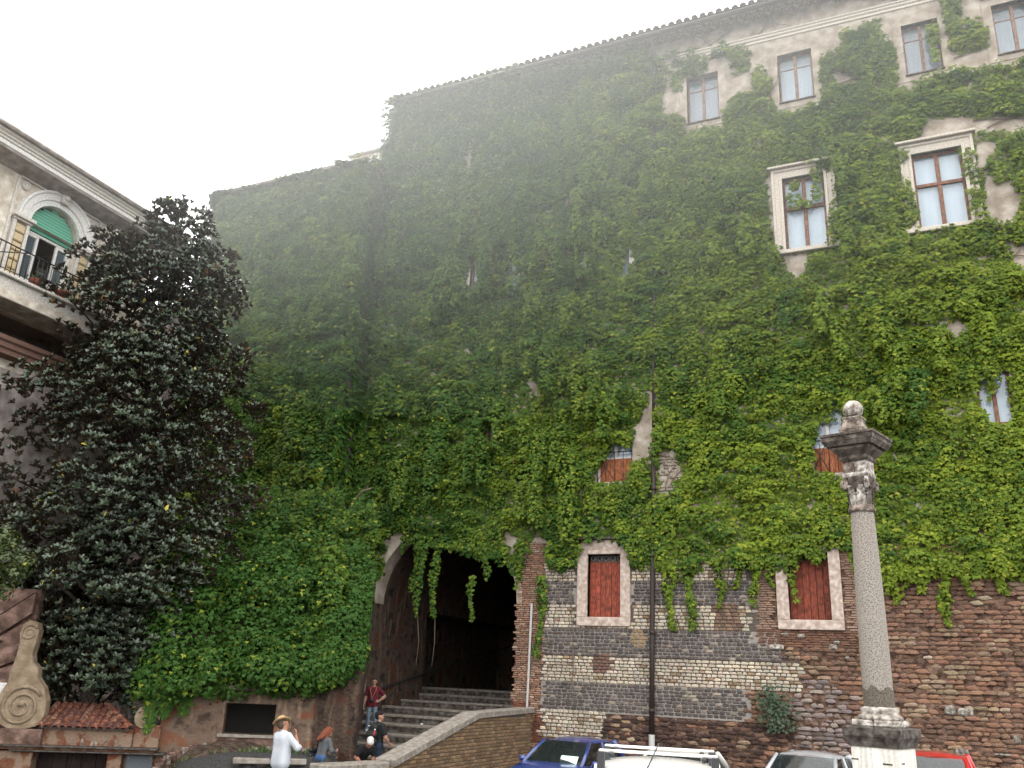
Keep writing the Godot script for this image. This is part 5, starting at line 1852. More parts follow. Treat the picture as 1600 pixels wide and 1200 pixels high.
	for i in 420:
		var v := rng.randf()
		var p := Vector3(rng.randfn(0.0, 0.24) + 0.25 * v, 0.25 - v * 1.15 + rng.randfn(0, 0.1), 0.12 + absf(rng.randfn(0, 0.12)))
		xf.append(leaf_at(p, Vector3(rng.randfn(0, 0.5), 0.3, 0.8), 0.1 * rng.randf_range(0.7, 1.3)))
		co.append(vary(Color(0.03, 0.05, 0.022), 0.3))
	copies("foliage", leaf_ivy, M.leaf_oak, xf, co, t5)

# ---------------------------------------------------------------- trees
func long_leaf_mesh() -> ArrayMesh:
	# glossy above, rust brown below; stalk at the origin, tip along +y
	var st := mb(true)
	var w := [0.0, 0.17, 0.21, 0.14, 0.0]
	var y := [0.0, 0.22, 0.5, 0.8, 1.0]
	var up := [0.0, 0.03, 0.03, 0.0, -0.06]
	for side in 2:
		st.set_color(Color(0.058, 0.078, 0.047) if side == 0 else Color(0.06, 0.042, 0.024))
		var dz := 0.0 if side == 0 else -0.012
		for i in 4:
			for s in [-1, 1]:
				var a := Vector3(0, y[i], up[i] - 0.02 + dz)
				var b := Vector3(0, y[i + 1], up[i + 1] - 0.02 + dz)
				var c := Vector3(s * w[i + 1], y[i + 1], up[i + 1] + 0.05 * (1 if w[i + 1] > 0 else 0) + dz)
				var d := Vector3(s * w[i], y[i], up[i] + 0.05 * (1 if w[i] > 0 else 0) + dz)
				var flip: bool = (s > 0) != (side == 1)
				if flip:
					quad(st, a, b, c, d)
				else:
					quad(st, a, d, c, b)
	return done(st)

func crown_r(y: float) -> float:
	var k := [[1.4, 1.2], [2.0, 2.0], [3.5, 2.6], [6.0, 3.35], [9.5, 3.75], [12.0, 3.55], [14.0, 2.95], [16.0, 2.25], [17.5, 1.35], [18.7, 0.3]]
	if y <= k[0][0]:
		return k[0][1]
	for i in k.size() - 1:
		if y < k[i + 1][0]:
			return lerp(float(k[i][1]), float(k[i + 1][1]), (y - k[i][0]) / (k[i + 1][0] - k[i][0]))
	return 0.0

func limb(st: SurfaceTool, a: Vector3, b: Vector3, r0: float, r1: float, sag := 0.3) -> void:
	var pts := []
	var rad := []
	for i in 6:
		var t := i / 5.0
		pts.append(a.lerp(b, t) + Vector3(0.12 * sin(t * 7 + a.x), sag * sin(t * PI), 0.12 * cos(t * 6 + b.z)) * (1.0 if i > 0 and i < 5 else 0.0))
		rad.append(lerp(r0, r1, t))
	tube(st, pts, rad, 7, false)

func build_trees() -> void:
	var base := Vector3(-22.65, -1.0, 10.2)
	var t := thing("magnolia_tree", "large dark magnolia with glossy leaves standing behind the gateway", "tree", base)
	var tr := mb(true)
	tube(tr, [Vector3(0, -2, 0), Vector3(0.05, 2, 0), Vector3(-0.1, 6, 0.1), Vector3(0.05, 11, 0), Vector3(0.1, 16, 0.05), Vector3(0.05, 19.2, 0)], [0.36, 0.3, 0.25, 0.18, 0.09, 0.03], 9)
	part("trunk", tr, M.bark, t)
	var br := mb(true)
	var all := []
	var cols := PackedColorArray()
	var mesh := long_leaf_mesh()
	var tries := 0
	var clumps := 0
	while clumps < 640 and tries < 9000:
		tries += 1
		var low := clumps >= 540
		var y := rng.randf_range(1.5, 18.4)
		if not low and rng.randf() > (crown_r(y) + 0.8) / 4.4:
			continue
		var rad := crown_r(y) * sqrt(rng.randf_range(0.05, 1.0))
		var a := rng.randf() * TAU
		rad *= 0.98 + 0.5 * nz.get_noise_3d(cos(a) * 4.0, y * 1.3, sin(a) * 4.0)
		var c := Vector3(cos(a) * rad, y + 1.0, sin(a) * rad)
		if low:
			var lat := rng.randf_range(-2.7, 2.7)
			var dep := rng.randf_range(0.1, 1.0)
			c = Vector3(lat * 0.809 + dep * 0.588, rng.randf_range(3.1, 6.8), -lat * 0.588 + dep * 0.809)
			rad = 1.0
			a = atan2(c.z, c.x)
		if c.x + base.x < -25.3:
			continue
		if not low and c.y < 5.6 and (c.x + base.x + 15.68) * 0.588 + (c.z + base.z - 6.8) * 0.809 > -0.35:
			continue
		clumps += 1
		var from := Vector3(0, maxf(0.8, c.y - 0.45 * rad - 0.5), 0)
		if clumps % 4 == 0:
			limb(br, from, c, 0.07, 0.018)
		var size: float = rng.randf_range(0.45, 0.8) * (0.6 if y > 16.5 else 1.0)
		var out := Vector3(cos(a), 0.55, sin(a)).normalized()
		for k in int(22 * size / 0.6):
			var q := Vector3(rng.randfn(0, 1), rng.randfn(0.25, 0.8), rng.randfn(0, 1)).normalized()
			var tip := c + q * size * rng.randf_range(0.5, 1.0) * Vector3(1, 0.7, 1)
			var axis := (q * 0.5 + out * 0.6 + Vector3(0, 0.55, 0)).normalized()
			var e1 := axis.cross(Vector3(0.3, 0.1, 1)).normalized()
			var e2 := axis.cross(e1)
			var nl := 8
			var ph := rng.randf() * TAU
			for m in nl:
				var th := ph + TAU * m / nl * 1.62
				var open: float = lerp(0.35, 1.1, float(m) / nl)
				var ydir := (axis * cos(open) + (e1 * cos(th) + e2 * sin(th)) * sin(open)).normalized()
				var zdir := (axis - ydir * axis.dot(ydir)).normalized()
				zdir = (zdir + Vector3(rng.randfn(0, 0.15), rng.randfn(0, 0.15), rng.randfn(0, 0.15)))
				zdir = (zdir - ydir * zdir.dot(ydir)).normalized()
				var s := rng.randf_range(0.14, 0.24)
				all.append(Transform3D(Basis(ydir.cross(zdir), ydir, zdir) * s, tip - axis * 0.05 * (nl - m) / nl))
				var tone := 1.0 + rng.randfn(0, 0.25)
				var col := Color(1, 1, 1) * clampf(tone, 0.5, 1.8)
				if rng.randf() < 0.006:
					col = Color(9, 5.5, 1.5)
				cols.append(col)
	part("limbs", br, M.bark, t)
	# the leaves nearest the viewer, one by one; the rest of the crown as a mass
	var eye := Vector3(0, 2.7, 30) - base
	var order := range(all.size())
	var dist := PackedFloat32Array()
	for x in all:
		dist.append((x.origin - eye).length())
	order.sort_custom(func(p, q): return dist[p] < dist[q])
	var rest := []
	var rc := PackedColorArray()
	var own := StandardMaterial3D.new()
	own = M.leaf_gloss
	for i in order.size():
		var id: int = order[i]
		if i < 300:
			var o := part_mesh("leaf", mesh, own, t)
			o.transform = all[id]
		else:
			rest.append(all[id])
			rc.append(cols[id])
	copies("crown", mesh, M.leaf_gloss, rest, rc, t)
	# holm oak at the frame's left edge
	var ob := Vector3(-19.0, -3.0, 17.9)
	var o := thing("oak_tree", "olive green small leaved tree branch reaching in at the left edge", "tree", ob)
	var ot := mb(true)
	tube(ot, [Vector3(0, -0.2, 0), Vector3(0.1, 3, 0), Vector3(0, 6, 0.1), Vector3(0.2, 8.2, 0)], [0.2, 0.17, 0.12, 0.05], 8)
	limb(ot, Vector3(0.05, 5.5, 0), Vector3(1.1, 7.6, -0.8), 0.07, 0.02)
	limb(ot, Vector3(0.05, 5.0, 0), Vector3(1.0, 7.0, -0.2), 0.06, 0.02)
	limb(ot, Vector3(0.05, 6.2, 0), Vector3(-0.8, 8.0, 0.6), 0.06, 0.02)
	part("trunk", ot, M.bark, o)
	var xf := []
	var co := PackedColorArray()
	for i in 120:
		var q := Vector3(rng.randfn(0, 1), rng.randfn(0, 1), rng.randfn(0, 1)).normalized() * pow(rng.randf(), 0.4)
		var c := Vector3(0.3, 7.55, -0.25) + q * Vector3(1.35, 0.95, 1.35)
		for k in 60:
			var d := Vector3(rng.randfn(0, 1), rng.randfn(0.2, 1), rng.randfn(0, 1)).normalized()
			xf.append(leaf_at(c + d * rng.randf_range(0.08, 0.3), d + Vector3(0, 0.4, 0), 0.085 * rng.randf_range(0.7, 1.3)))
			var cl := vary(Color(0.045, 0.062, 0.016), 0.3)
			if rng.randf() < 0.03:
				cl = Color(0.28, 0.26, 0.04)
			co.append(cl)
	copies("crown", leaf_ivy, M.leaf_oak, xf, co, o)

# ---------------------------------------------------------------- haze in place of lens flare
func build_flare_haze() -> void:
	# added fog shells before the upper storeys imitate a lens flare veil
	for i in 8:
		var k: float = [0.4, 0.54, 0.68, 0.82, 0.96, 1.1, 1.24, 1.38][i]
		var f := FogVolume.new()
		f.shape = RenderingServer.FOG_VOLUME_SHAPE_ELLIPSOID
		f.size = Vector3(42, 20, 24) * k
		f.position = Vector3(-14, 25.5, 6)
		f.rotation.y = deg_to_rad(20.0)
		var fm := FogMaterial.new()
		fm.albedo = Color(0.98, 0.985, 0.98)
		fm.density = 0.0028
		f.material = fm
		put(f, "flare_haze")
		f.set_meta("kind", "stuff")
# ---------------------------------------------------------------- column
func build_column() -> void:
	var c := thing("stone_column", "weathered granite column with carved capital and stone ball on a white plinth", "column", Vector3(-0.68, -0.1, 13.0), deg_to_rad(-18.0))
	c.scale = Vector3(0.84, 1, 0.84)
	var pl := mb()
	bx(pl, -0.47, 0.47, 0.0, 2.02, -0.47, 0.47, 0.02)
	part("plinth", pl, M.white_plinth, c)
	var sl := mb()
	for q in [[-0.47, -0.33, 1.8], [0.14, 0.33, 1.76], [-0.2, -0.06, 0.9]]:
		bx(sl, q[0], q[1], q[2], q[2] + 0.025, 0.46, 0.474, 0.0)
	bx(sl, 0.46, 0.474, 1.78, 1.805, 0.2, 0.36)
	part("slot", sl, M.stone_dark, c)
	var cap := mb()
	square_lathe(cap, [Vector2(0.0, 2.02), Vector2(0.5, 2.02), Vector2(0.52, 2.1), Vector2(0.56, 2.16), Vector2(0.575, 2.18), Vector2(0.575, 2.31), Vector2(0.55, 2.33), Vector2(0.0, 2.33)])
	part("plinth_cap", cap, M.stone_dark, c)
	var bs := mb()
	for i in 4:
		var n := mb()
		box(n, Vector3([-0.22, 0.22, -0.22, 0.22][i], 2.385, [-0.22, -0.22, 0.22, 0.22][i]), Vector3(0.435, 0.11, 0.435), 0.025, Basis.IDENTITY, 0.008)
		part("base_block", n, M.marble, c)
	bs.set_smooth_group(0)
	lathe(bs, [Vector2(0.0, 2.44), Vector2(0.42, 2.44), Vector2(0.44, 2.47), Vector2(0.42, 2.51), Vector2(0.36, 2.53), Vector2(0.355, 2.56), Vector2(0.375, 2.59), Vector2(0.36, 2.63), Vector2(0.31, 2.65)], 28)
	part("base_moulding", bs, M.marble, c)
	var sh := mb(true)
	var prof := []
	for i in 15:
		var t := i / 14.0
		prof.append(Vector2(0.29 - 0.05 * pow(t, 1.3) + 0.012 * sin(t * PI), lerp(2.65, 6.02, t)))
	lathe(sh, prof, 36)
	part("shaft", sh, M.granite, c)
	# encrusted foot of the shaft with a ragged upper edge
	var lo := mb(true)
	for i in 36:
		var q := []
		for w in [[i, 0], [i, 1], [i + 1, 1], [i + 1, 0]]:
			var a: float = TAU * (w[0] % 36) / 36.0
			var y: float = 2.65 if w[1] == 0 else 2.95 + 0.1 * nz2.get_noise_2d(cos(a) * 0.5, sin(a) * 0.5)
			q.append(Vector3(cos(a) * 0.3, y, sin(a) * 0.3))
		quad(lo, q[0], q[1], q[2], q[3])
	part("shaft_foot", lo, M.granite_foot, c)
	var ast := mb(true)
	lathe(ast, [Vector2(0.24, 6.0), Vector2(0.275, 6.01), Vector2(0.285, 6.05), Vector2(0.27, 6.09), Vector2(0.25, 6.1), Vector2(0.255, 6.13), Vector2(0.235, 6.15)], 32)
	part("astragal", ast, M.stone_mid, c)
	# capital: a bell, two rings of acanthus leaves, corner volutes and abacus
	var cp := holder("capital", c, Vector3(0, 6.14 * (1.0 - 1.3), 0))
	cp.scale = Vector3(1, 1.3, 1)
	var bell := mb(true)
	lathe(bell, [Vector2(0.215, 6.14), Vector2(0.215, 6.3), Vector2(0.235, 6.42), Vector2(0.29, 6.5), Vector2(0.3, 6.53), Vector2(0.0, 6.53)], 24)
	part("bell", bell, M.stone_worn, cp)
	for ring in 2:
		for i in 8:
			var a := TAU * (i + 0.5 * ring) / 8.0
			var lf := mb(true)
			var h0 := 6.14
			var hh := 0.17 if ring == 0 else 0.28
			var rr := [0.225, 0.24, 0.255, 0.3, 0.31, 0.28]
			var yy := [0.0, 0.4, 0.75, 0.95, 0.86, 0.76]
			var ww := [0.07, 0.085, 0.08, 0.06, 0.045, 0.02]
			for k in 5:
				for s in [-1, 1]:
					var p := []
					for q in [[k, 0], [k + 1, 0], [k + 1, 1], [k, 1]]:
						var r: float = rr[q[0]] + 0.03 * ring - 0.02 * q[1]
						p.append(Basis(Vector3.UP, -a) * Vector3(r, h0 + hh * yy[q[0]], s * ww[q[0]] * q[1]))
					if s > 0:
						quad(lf, p[0], p[3], p[2], p[1])
					else:
						quad(lf, p[0], p[1], p[2], p[3])
			part("acanthus_leaf", lf, M.marble if (i == 1 or i == 2) else M.stone_worn, cp)
	for i in 4:
		var a := TAU * (i + 0.5) / 4.0
		var vo := mb(true)
		var pts := []
		var rad := []
		for k in 16:
			var t := k / 15.0
			var ang := t * 1.6 * TAU
			var r := 0.075 * (1 - 0.75 * t)
			pts.append(Basis(Vector3.UP, -a) * Vector3(0.36 + cos(ang + 1.57) * r, 6.44 + sin(ang + 1.57) * r, 0))
			rad.append(0.042 * (1 - 0.5 * t))
		tube(vo, pts, rad, 8)
		tube(vo, [Basis(Vector3.UP, -a) * Vector3(0.24, 6.34, 0), Basis(Vector3.UP, -a) * Vector3(0.3, 6.46, 0), Basis(Vector3.UP, -a) * Vector3(0.37, 6.51, 0)], [0.03, 0.035, 0.035], 7)
		part("volute", vo, M.marble if i == 0 else M.stone_mid, cp)
	var ab := mb()
	box(ab, Vector3(0, 6.56, 0), Vector3(0.56, 0.07, 0.56), 0.02)
	part("abacus", ab, M.marble, cp)
	var im := mb()
	box(im, Vector3(0.13, 6.86, 0), Vector3(0.26, 0.29, 0.48), 0.015, Basis.IDENTITY, 0.006)
	part("impost_block", im, M.marble, c)
	var im2 := mb()
	box(im2, Vector3(-0.131, 6.86, 0), Vector3(0.258, 0.285, 0.47), 0.015, Basis.IDENTITY, 0.006)
	part("impost_block", im2, M.stone_mid, c)
	var co := mb()
	square_lathe(co, [Vector2(0.26, 6.95), Vector2(0.3, 6.99), Vector2(0.3, 7.05), Vector2(0.42, 7.16), Vector2(0.43, 7.21), Vector2(0.5, 7.22), Vector2(0.56, 7.3), Vector2(0.57, 7.31), Vector2(0.57, 7.38), Vector2(0.6, 7.4), Vector2(0.6, 7.44), Vector2(0.0, 7.47)])
	part("cornice", co, M.stone_worn, c)
	var top := mb()
	square_lathe(top, [Vector2(0.26, 7.465), Vector2(0.26, 7.56), Vector2(0.27, 7.57), Vector2(0.27, 7.6), Vector2(0.22, 7.63), Vector2(0.19, 7.72), Vector2(0.185, 7.79), Vector2(0.2, 7.8), Vector2(0.2, 7.83), Vector2(0.0, 7.84)])
	part("pedestal", top, M.stone_mid, c)
	var ball := mb(true)
	var bp := [Vector2(0.0, 7.83), Vector2(0.12, 7.84), Vector2(0.13, 7.87)]
	for i in 13:
		var a: float = lerp(-0.95, PI / 2, i / 12.0)
		bp.append(Vector2(0.218 * cos(a), 8.0 + 0.183 * sin(a)))
	lathe(ball, bp, 28)
	part("ball", ball, M.marble, c)

# ---------------------------------------------------------------- cars, nose along local +z
func car_paint(c: Color) -> StandardMaterial3D:
	var m := mat(c, 0.35)
	m.clearcoat_enabled = true
	m.clearcoat = 1.0
	m.clearcoat_roughness = 0.04
	return m

# d: w width, l length, roof y, hood y, belt y, wz windscreen base z, rz0 roof front z, rz1 roof rear z, tz tail glass base z
func build_car(called: String, label: String, at: Vector3, turn: float, paint: StandardMaterial3D, d: Dictionary) -> Node3D:
	var c := thing(called, label, "car", at, turn, "cars parked in front of the brick wall")
	var hw: float = d.w / 2
	var hl: float = d.l / 2
	var belt: float = d.belt
	var roof: float = d.roof
	# lower body: cross sections along z, each a half outline mirrored
	var secs := []
	for q in [[-hl, 0.78, 0.42, belt - 0.14], [-hl + 0.08, 0.93, 0.3, belt - 0.03], [-hl + 0.5, 1.0, 0.24, belt], [d.tz, 1.0, 0.22, belt + 0.02], [0.0, 1.0, 0.22, belt], [d.wz, 1.0, 0.22, d.hood + 0.06], [hl - 0.75, 0.99, 0.22, d.hood], [hl - 0.3, 0.94, 0.24, d.hood - 0.07], [hl - 0.06, 0.84, 0.3, d.hood - 0.2], [hl, 0.72, 0.38, d.hood - 0.32]]:
		var w: float = hw * q[1]
		var y0: float = q[2]
		var y1: float = q[3]
		var ring := []
		for p in [[0.0, y0], [w * 0.86, y0], [w * 0.97, y0 + 0.1], [w, lerp(y0, y1, 0.45)], [w * 0.985, lerp(y0, y1, 0.72)], [w * 0.93, y1 - 0.03], [w * 0.86, y1], [w * 0.5, y1 + 0.02], [0.0, y1 + 0.03]]:
			ring.append(Vector2(p[0], p[1]))
		secs.append([q[0], ring])
	var body := mb(true)
	for i in secs.size() - 1:
		for s in [-1, 1]:
			for j in 8:
				var p := []
				for q in [[i, j], [i, j + 1], [i + 1, j + 1], [i + 1, j]]:
					var v: Vector2 = secs[q[0]][1][q[1]]
					p.append(Vector3(s * v.x, v.y, secs[q[0]][0]))
				if s > 0:
					quad(body, p[0], p[3], p[2], p[1])
				else:
					quad(body, p[0], p[1], p[2], p[3])
	for e in [0, secs.size() - 1]:
		for s in [-1, 1]:
			for j in range(1, 8):
				var r: Array = secs[e][1]
				var a := Vector3(0, r[0].y, secs[e][0])
				var b := Vector3(s * r[j].x, r[j].y, secs[e][0])
				var b2 := Vector3(s * r[j + 1].x, r[j + 1].y, secs[e][0])
				if (s > 0) == (e == 0):
					tri(body, a, b, b2)
				else:
					tri(body, a, b2, b)
	part("body", body, paint, c)
	# roof: a gently domed sheet with rounded edges
	var rw: float = hw * d.get("rw", 0.72)
	var z0: float = d.rz1
	var z1: float = d.rz0
	var grid := []
	var n := 12
	for i in n + 1:
		var row := []
		for j in n + 1:
			var u := i / float(n) * 2 - 1
			var v := j / float(n) * 2 - 1
			var k := 1.0 - 0.05 * v * v
			var drop: float = 0.055 * (u * u + 0.35 * pow(absf(u), 6)) + 0.05 * (v * v) + 0.05 * pow(absf(v), 8) * 0.6
			row.append(Vector3(u * rw * k, roof - drop, lerp(z0, z1, j / float(n)) + (0.06 * (1 - u * u) if v > 0.5 else 0.0) * (v - 0.5) * 2))
		grid.append(row)
	var rf := mb(true)
	for i in n:
		for j in n:
			quad(rf, grid[i][j], grid[i][j + 1], grid[i + 1][j + 1], grid[i + 1][j])
	for i in n:
		for j in n:
			var dn := Vector3(0, -0.035, 0)
			quad(rf, grid[i + 1][j] + dn, grid[i + 1][j + 1] + dn, grid[i][j + 1] + dn, grid[i][j] + dn)
	for j in n:
		for i in [0, n]:
			quad(rf, grid[i][j], grid[i][j + 1], grid[i][j + 1] + Vector3(0, -0.035, 0), grid[i][j] + Vector3(0, -0.035, 0))
			quad(rf, grid[j][i], grid[j + 1][i], grid[j + 1][i] + Vector3(0, -0.035, 0), grid[j][i] + Vector3(0, -0.035, 0))
	part("roof", rf, paint, c)
	# pillars and glass
	var ye: float = roof - 0.11
	var bw := hw * 0.9
	for s in [-1, 1]:
		var a0 := Vector3(s * bw * 0.97, d.hood + 0.02, d.wz)
		var a1 := Vector3(s * rw * 0.955, ye + 0.02, z1 - 0.02)
		var b0 := Vector3(s * bw, belt - 0.02, lerp(d.wz, d.tz, 0.5))
		var b1 := Vector3(s * rw, ye + 0.02, lerp(z1, z0, 0.45))
		var c0 := Vector3(s * bw * 0.96, belt - 0.02, d.tz)
		var c1 := Vector3(s * rw * 0.95, ye + 0.02, z0 + 0.03)
		for q in [[a0, a1, 0.045], [b0, b1, 0.035], [c0, c1, 0.07]]:
			var p := mb(true)
			tube(p, [q[0], q[0].lerp(q[1], 0.5) + Vector3(s * 0.015, 0.01, 0), q[1]], [q[2]], 8)
			part("pillar", p, paint, c)
		var g := mb()
		quad(g, a0, a1, b1, b0)
		part("side_window", g, M.car_glass, c)
		var g2 := mb()
		quad(g2, b0, b1, c1, c0)
		part("side_window", g2, M.car_glass, c)
	var ws := mb(true)
	var bwz: float = d.wz
	for i in 8:
		var u0 := i / 8.0 * 2 - 1
		var u1 := (i + 1) / 8.0 * 2 - 1
		quad(ws, Vector3(u0 * bw * 0.97, d.hood + 0.03, bwz + 0.12 * (1 - u0 * u0)), Vector3(u0 * rw * 0.955, ye + 0.03, z1 + 0.05 * (1 - u0 * u0)), Vector3(u1 * rw * 0.955, ye + 0.03, z1 + 0.05 * (1 - u1 * u1)), Vector3(u1 * bw * 0.97, d.hood + 0.03, bwz + 0.12 * (1 - u1 * u1)))
	part("windscreen", ws, M.car_glass, c)
	var rg := mb()
	quad(rg, Vector3(bw * 0.96, belt, d.tz), Vector3(rw * 0.95, ye + 0.02, z0), Vector3(-rw * 0.95, ye + 0.02, z0), Vector3(-bw * 0.96, belt, d.tz))
	part("rear_window", rg, M.car_glass, c)
	# inside
	var da := mb()
	box(da, Vector3(0, belt - 0.08, d.wz - 0.25), Vector3(hw * 1.7, 0.16, 0.5), 0.04)
	part("dashboard", da, M.trim, c)
	for s in [-1, 1]:
		for zz in [-0.1, -1.0]:
			var se := mb()
			box(se, Vector3(s * hw * 0.42, belt - 0.05, zz - 0.25), Vector3(0.46, 0.6, 0.14), 0.05, Basis(Vector3.RIGHT, -0.2))
			box(se, Vector3(s * hw * 0.42, belt + 0.36, zz - 0.32), Vector3(0.26, 0.17, 0.1), 0.04)
			part("seat", se, M.seat, c)
	var mi := mb()
	box(mi, Vector3(0, roof - 0.22, z1 - 0.12), Vector3(0.22, 0.06, 0.03), 0.012)
	part("rear_mirror", mi, M.trim, c)
	if d.get("paper", false):
		var pa := mb()
		box(pa, Vector3(hw * 0.45, d.hood + 0.12, d.wz - 0.07), Vector3(0.42, 0.012, 0.26), 0.003, Basis(Vector3.RIGHT, 0.9))
		part("paper_sheet", pa, M.paper, c)
	for s in [-1, 1]:
		var m := mb(true)
		var sx := Transform3D(Basis.from_euler(Vector3(PI / 2, 0, 0)).scaled(Vector3(1, 0.7, 1)), Vector3(s * (hw + 0.09), belt + 0.08, d.wz - 0.32))
		lathe(m, [Vector2(0.0, 0.07), Vector2(0.07, 0.06), Vector2(0.1, 0.02), Vector2(0.105, -0.03), Vector2(0.0, -0.035)], 14, sx)
		tube(m, [Vector3(s * hw * 0.93, belt + 0.0, d.wz - 0.3), Vector3(s * (hw + 0.06), belt + 0.06, d.wz - 0.31)], [0.03], 6)
		part("wing_mirror", m, paint, c)
		for zz in [hl - 0.85, -hl + 0.75]:
			var wh := holder("wheel", c, Vector3(s * (hw - 0.1), 0.3, zz))
			var xf := Transform3D(Basis(Vector3.FORWARD, s * PI / 2), Vector3.ZERO)
			var ty := mb(true)
			lathe(ty, [Vector2(0.2, -0.09), Vector2(0.28, -0.1), Vector2(0.3, -0.07), Vector2(0.3, 0.07), Vector2(0.28, 0.1), Vector2(0.2, 0.09)], 24, xf)
			part("tyre", ty, M.tyre, wh)
			var ri := mb(true)
			lathe(ri, [Vector2(0.21, 0.085), Vector2(0.19, 0.06), Vector2(0.06, 0.07), Vector2(0.0, 0.09)], 16, xf)
			part("rim", ri, M.rim, wh)
		var hl_ := mb(true)
		lathe(hl_, [Vector2(0.0, 0.05), Vector2(0.1, 0.03), Vector2(0.13, -0.04)], 14, Transform3D(Basis(Vector3.RIGHT, PI / 2), Vector3(s * hw * 0.66, d.hood - 0.3, hl - 0.04)))
		part("headlight", hl_, M.lamp, c)
	var gr := mb()
	box(gr, Vector3(0, 0.52, hl - 0.0), Vector3(hw * 0.8, 0.16, 0.06), 0.02)
	part("grille", gr, M.trim, c)
	var np := mb()
	box(np, Vector3(0, 0.36, hl + 0.02), Vector3(0.36, 0.11, 0.02), 0.004)
	part("blank_plate", np, M.white_paint, c)
	return c

func build_cars() -> void:
	var hatch := {"w": 1.66, "l": 3.8, "roof": 1.52, "hood": 0.95, "belt": 0.95, "wz": 0.85, "rz0": 0.15, "rz1": -1.25, "tz": -1.65, "paper": true}
	var sedan := {"w": 1.68, "l": 4.1, "roof": 1.5, "hood": 0.93, "belt": 0.97, "wz": 0.8, "rz0": 0.1, "rz1": -1.0, "tz": -1.5, "paper": true}
	var van := {"w": 1.78, "l": 4.2, "roof": 1.9, "hood": 1.1, "belt": 1.15, "wz": 1.25, "rz0": 0.55, "rz1": -1.8, "tz": -2.0, "rw": 0.8}
	build_car("parked_car", "blue small car with a paper sheet behind its windscreen, by the stairs", Vector3(-7.55, 0, 9.75), deg_to_rad(-6.0), car_paint(Color(0.02, 0.035, 0.14)), hatch)
	build_car("parked_car", "beige car mostly hidden behind the white car with roof bars", Vector3(-4.75, 0, 10.9), deg_to_rad(-4.0), car_paint(Color(0.42, 0.4, 0.36)), sedan)
	build_car("parked_car", "silver grey car between the white car and the column", Vector3(-2.25, 0.0, 10.2), deg_to_rad(-10.0), car_paint(Color(0.3, 0.31, 0.32)), sedan.merged({"roof": 1.6}, true))
	build_car("parked_car", "bright red car half hidden by the white column plinth", Vector3(0.08, 0, 9.6), deg_to_rad(-4.0), car_paint(Color(0.42, 0.012, 0.016)), hatch.merged({"roof": 1.72, "hood": 1.02, "belt": 1.08}, true))
	var w := build_car("parked_car", "white car with two long roof bars in the foreground", Vector3(-2.75, 0, 19.8), deg_to_rad(14.0), car_paint(Color(0.74, 0.75, 0.73)), van)
	for zz in [0.12, -0.75]:
		var rb := holder("roof_bar", w)
		var b := mb()
		box(b, Vector3(0, 2.01, zz), Vector3(1.3, 0.03, 0.06), 0.014)
		part("bar", b, M.white_paint, rb)
		for s in [-1, 1]:
			var f := mb()
			prism(f, PackedVector2Array([Vector2(-0.07, 1.78), Vector2(0.07, 1.78), Vector2(0.05, 1.995), Vector2(-0.05, 1.995)]), 0.08, Transform3D(Basis(Vector3.UP, PI / 2), Vector3(s * 0.62 - 0.04, 0, zz)))
			part("foot", f, M.trim, rb)
			var k := mb(true)
			lathe(k, [Vector2(0.0, 0.03), Vector2(0.03, 0.02), Vector2(0.03, -0.02), Vector2(0.0, -0.03)], 10, Transform3D(Basis(Vector3.RIGHT, PI / 2), Vector3(s * 0.5, 1.97, zz + 0.04)))
			part("clamp_knob", k, M.trim, rb)
	var an := mb(true)
	tube(an, [Vector3(-0.1, 1.88, 0.45), Vector3(0.02, 2.12, 0.2)], [0.008], 5)
	part("aerial", an, M.trim, w)

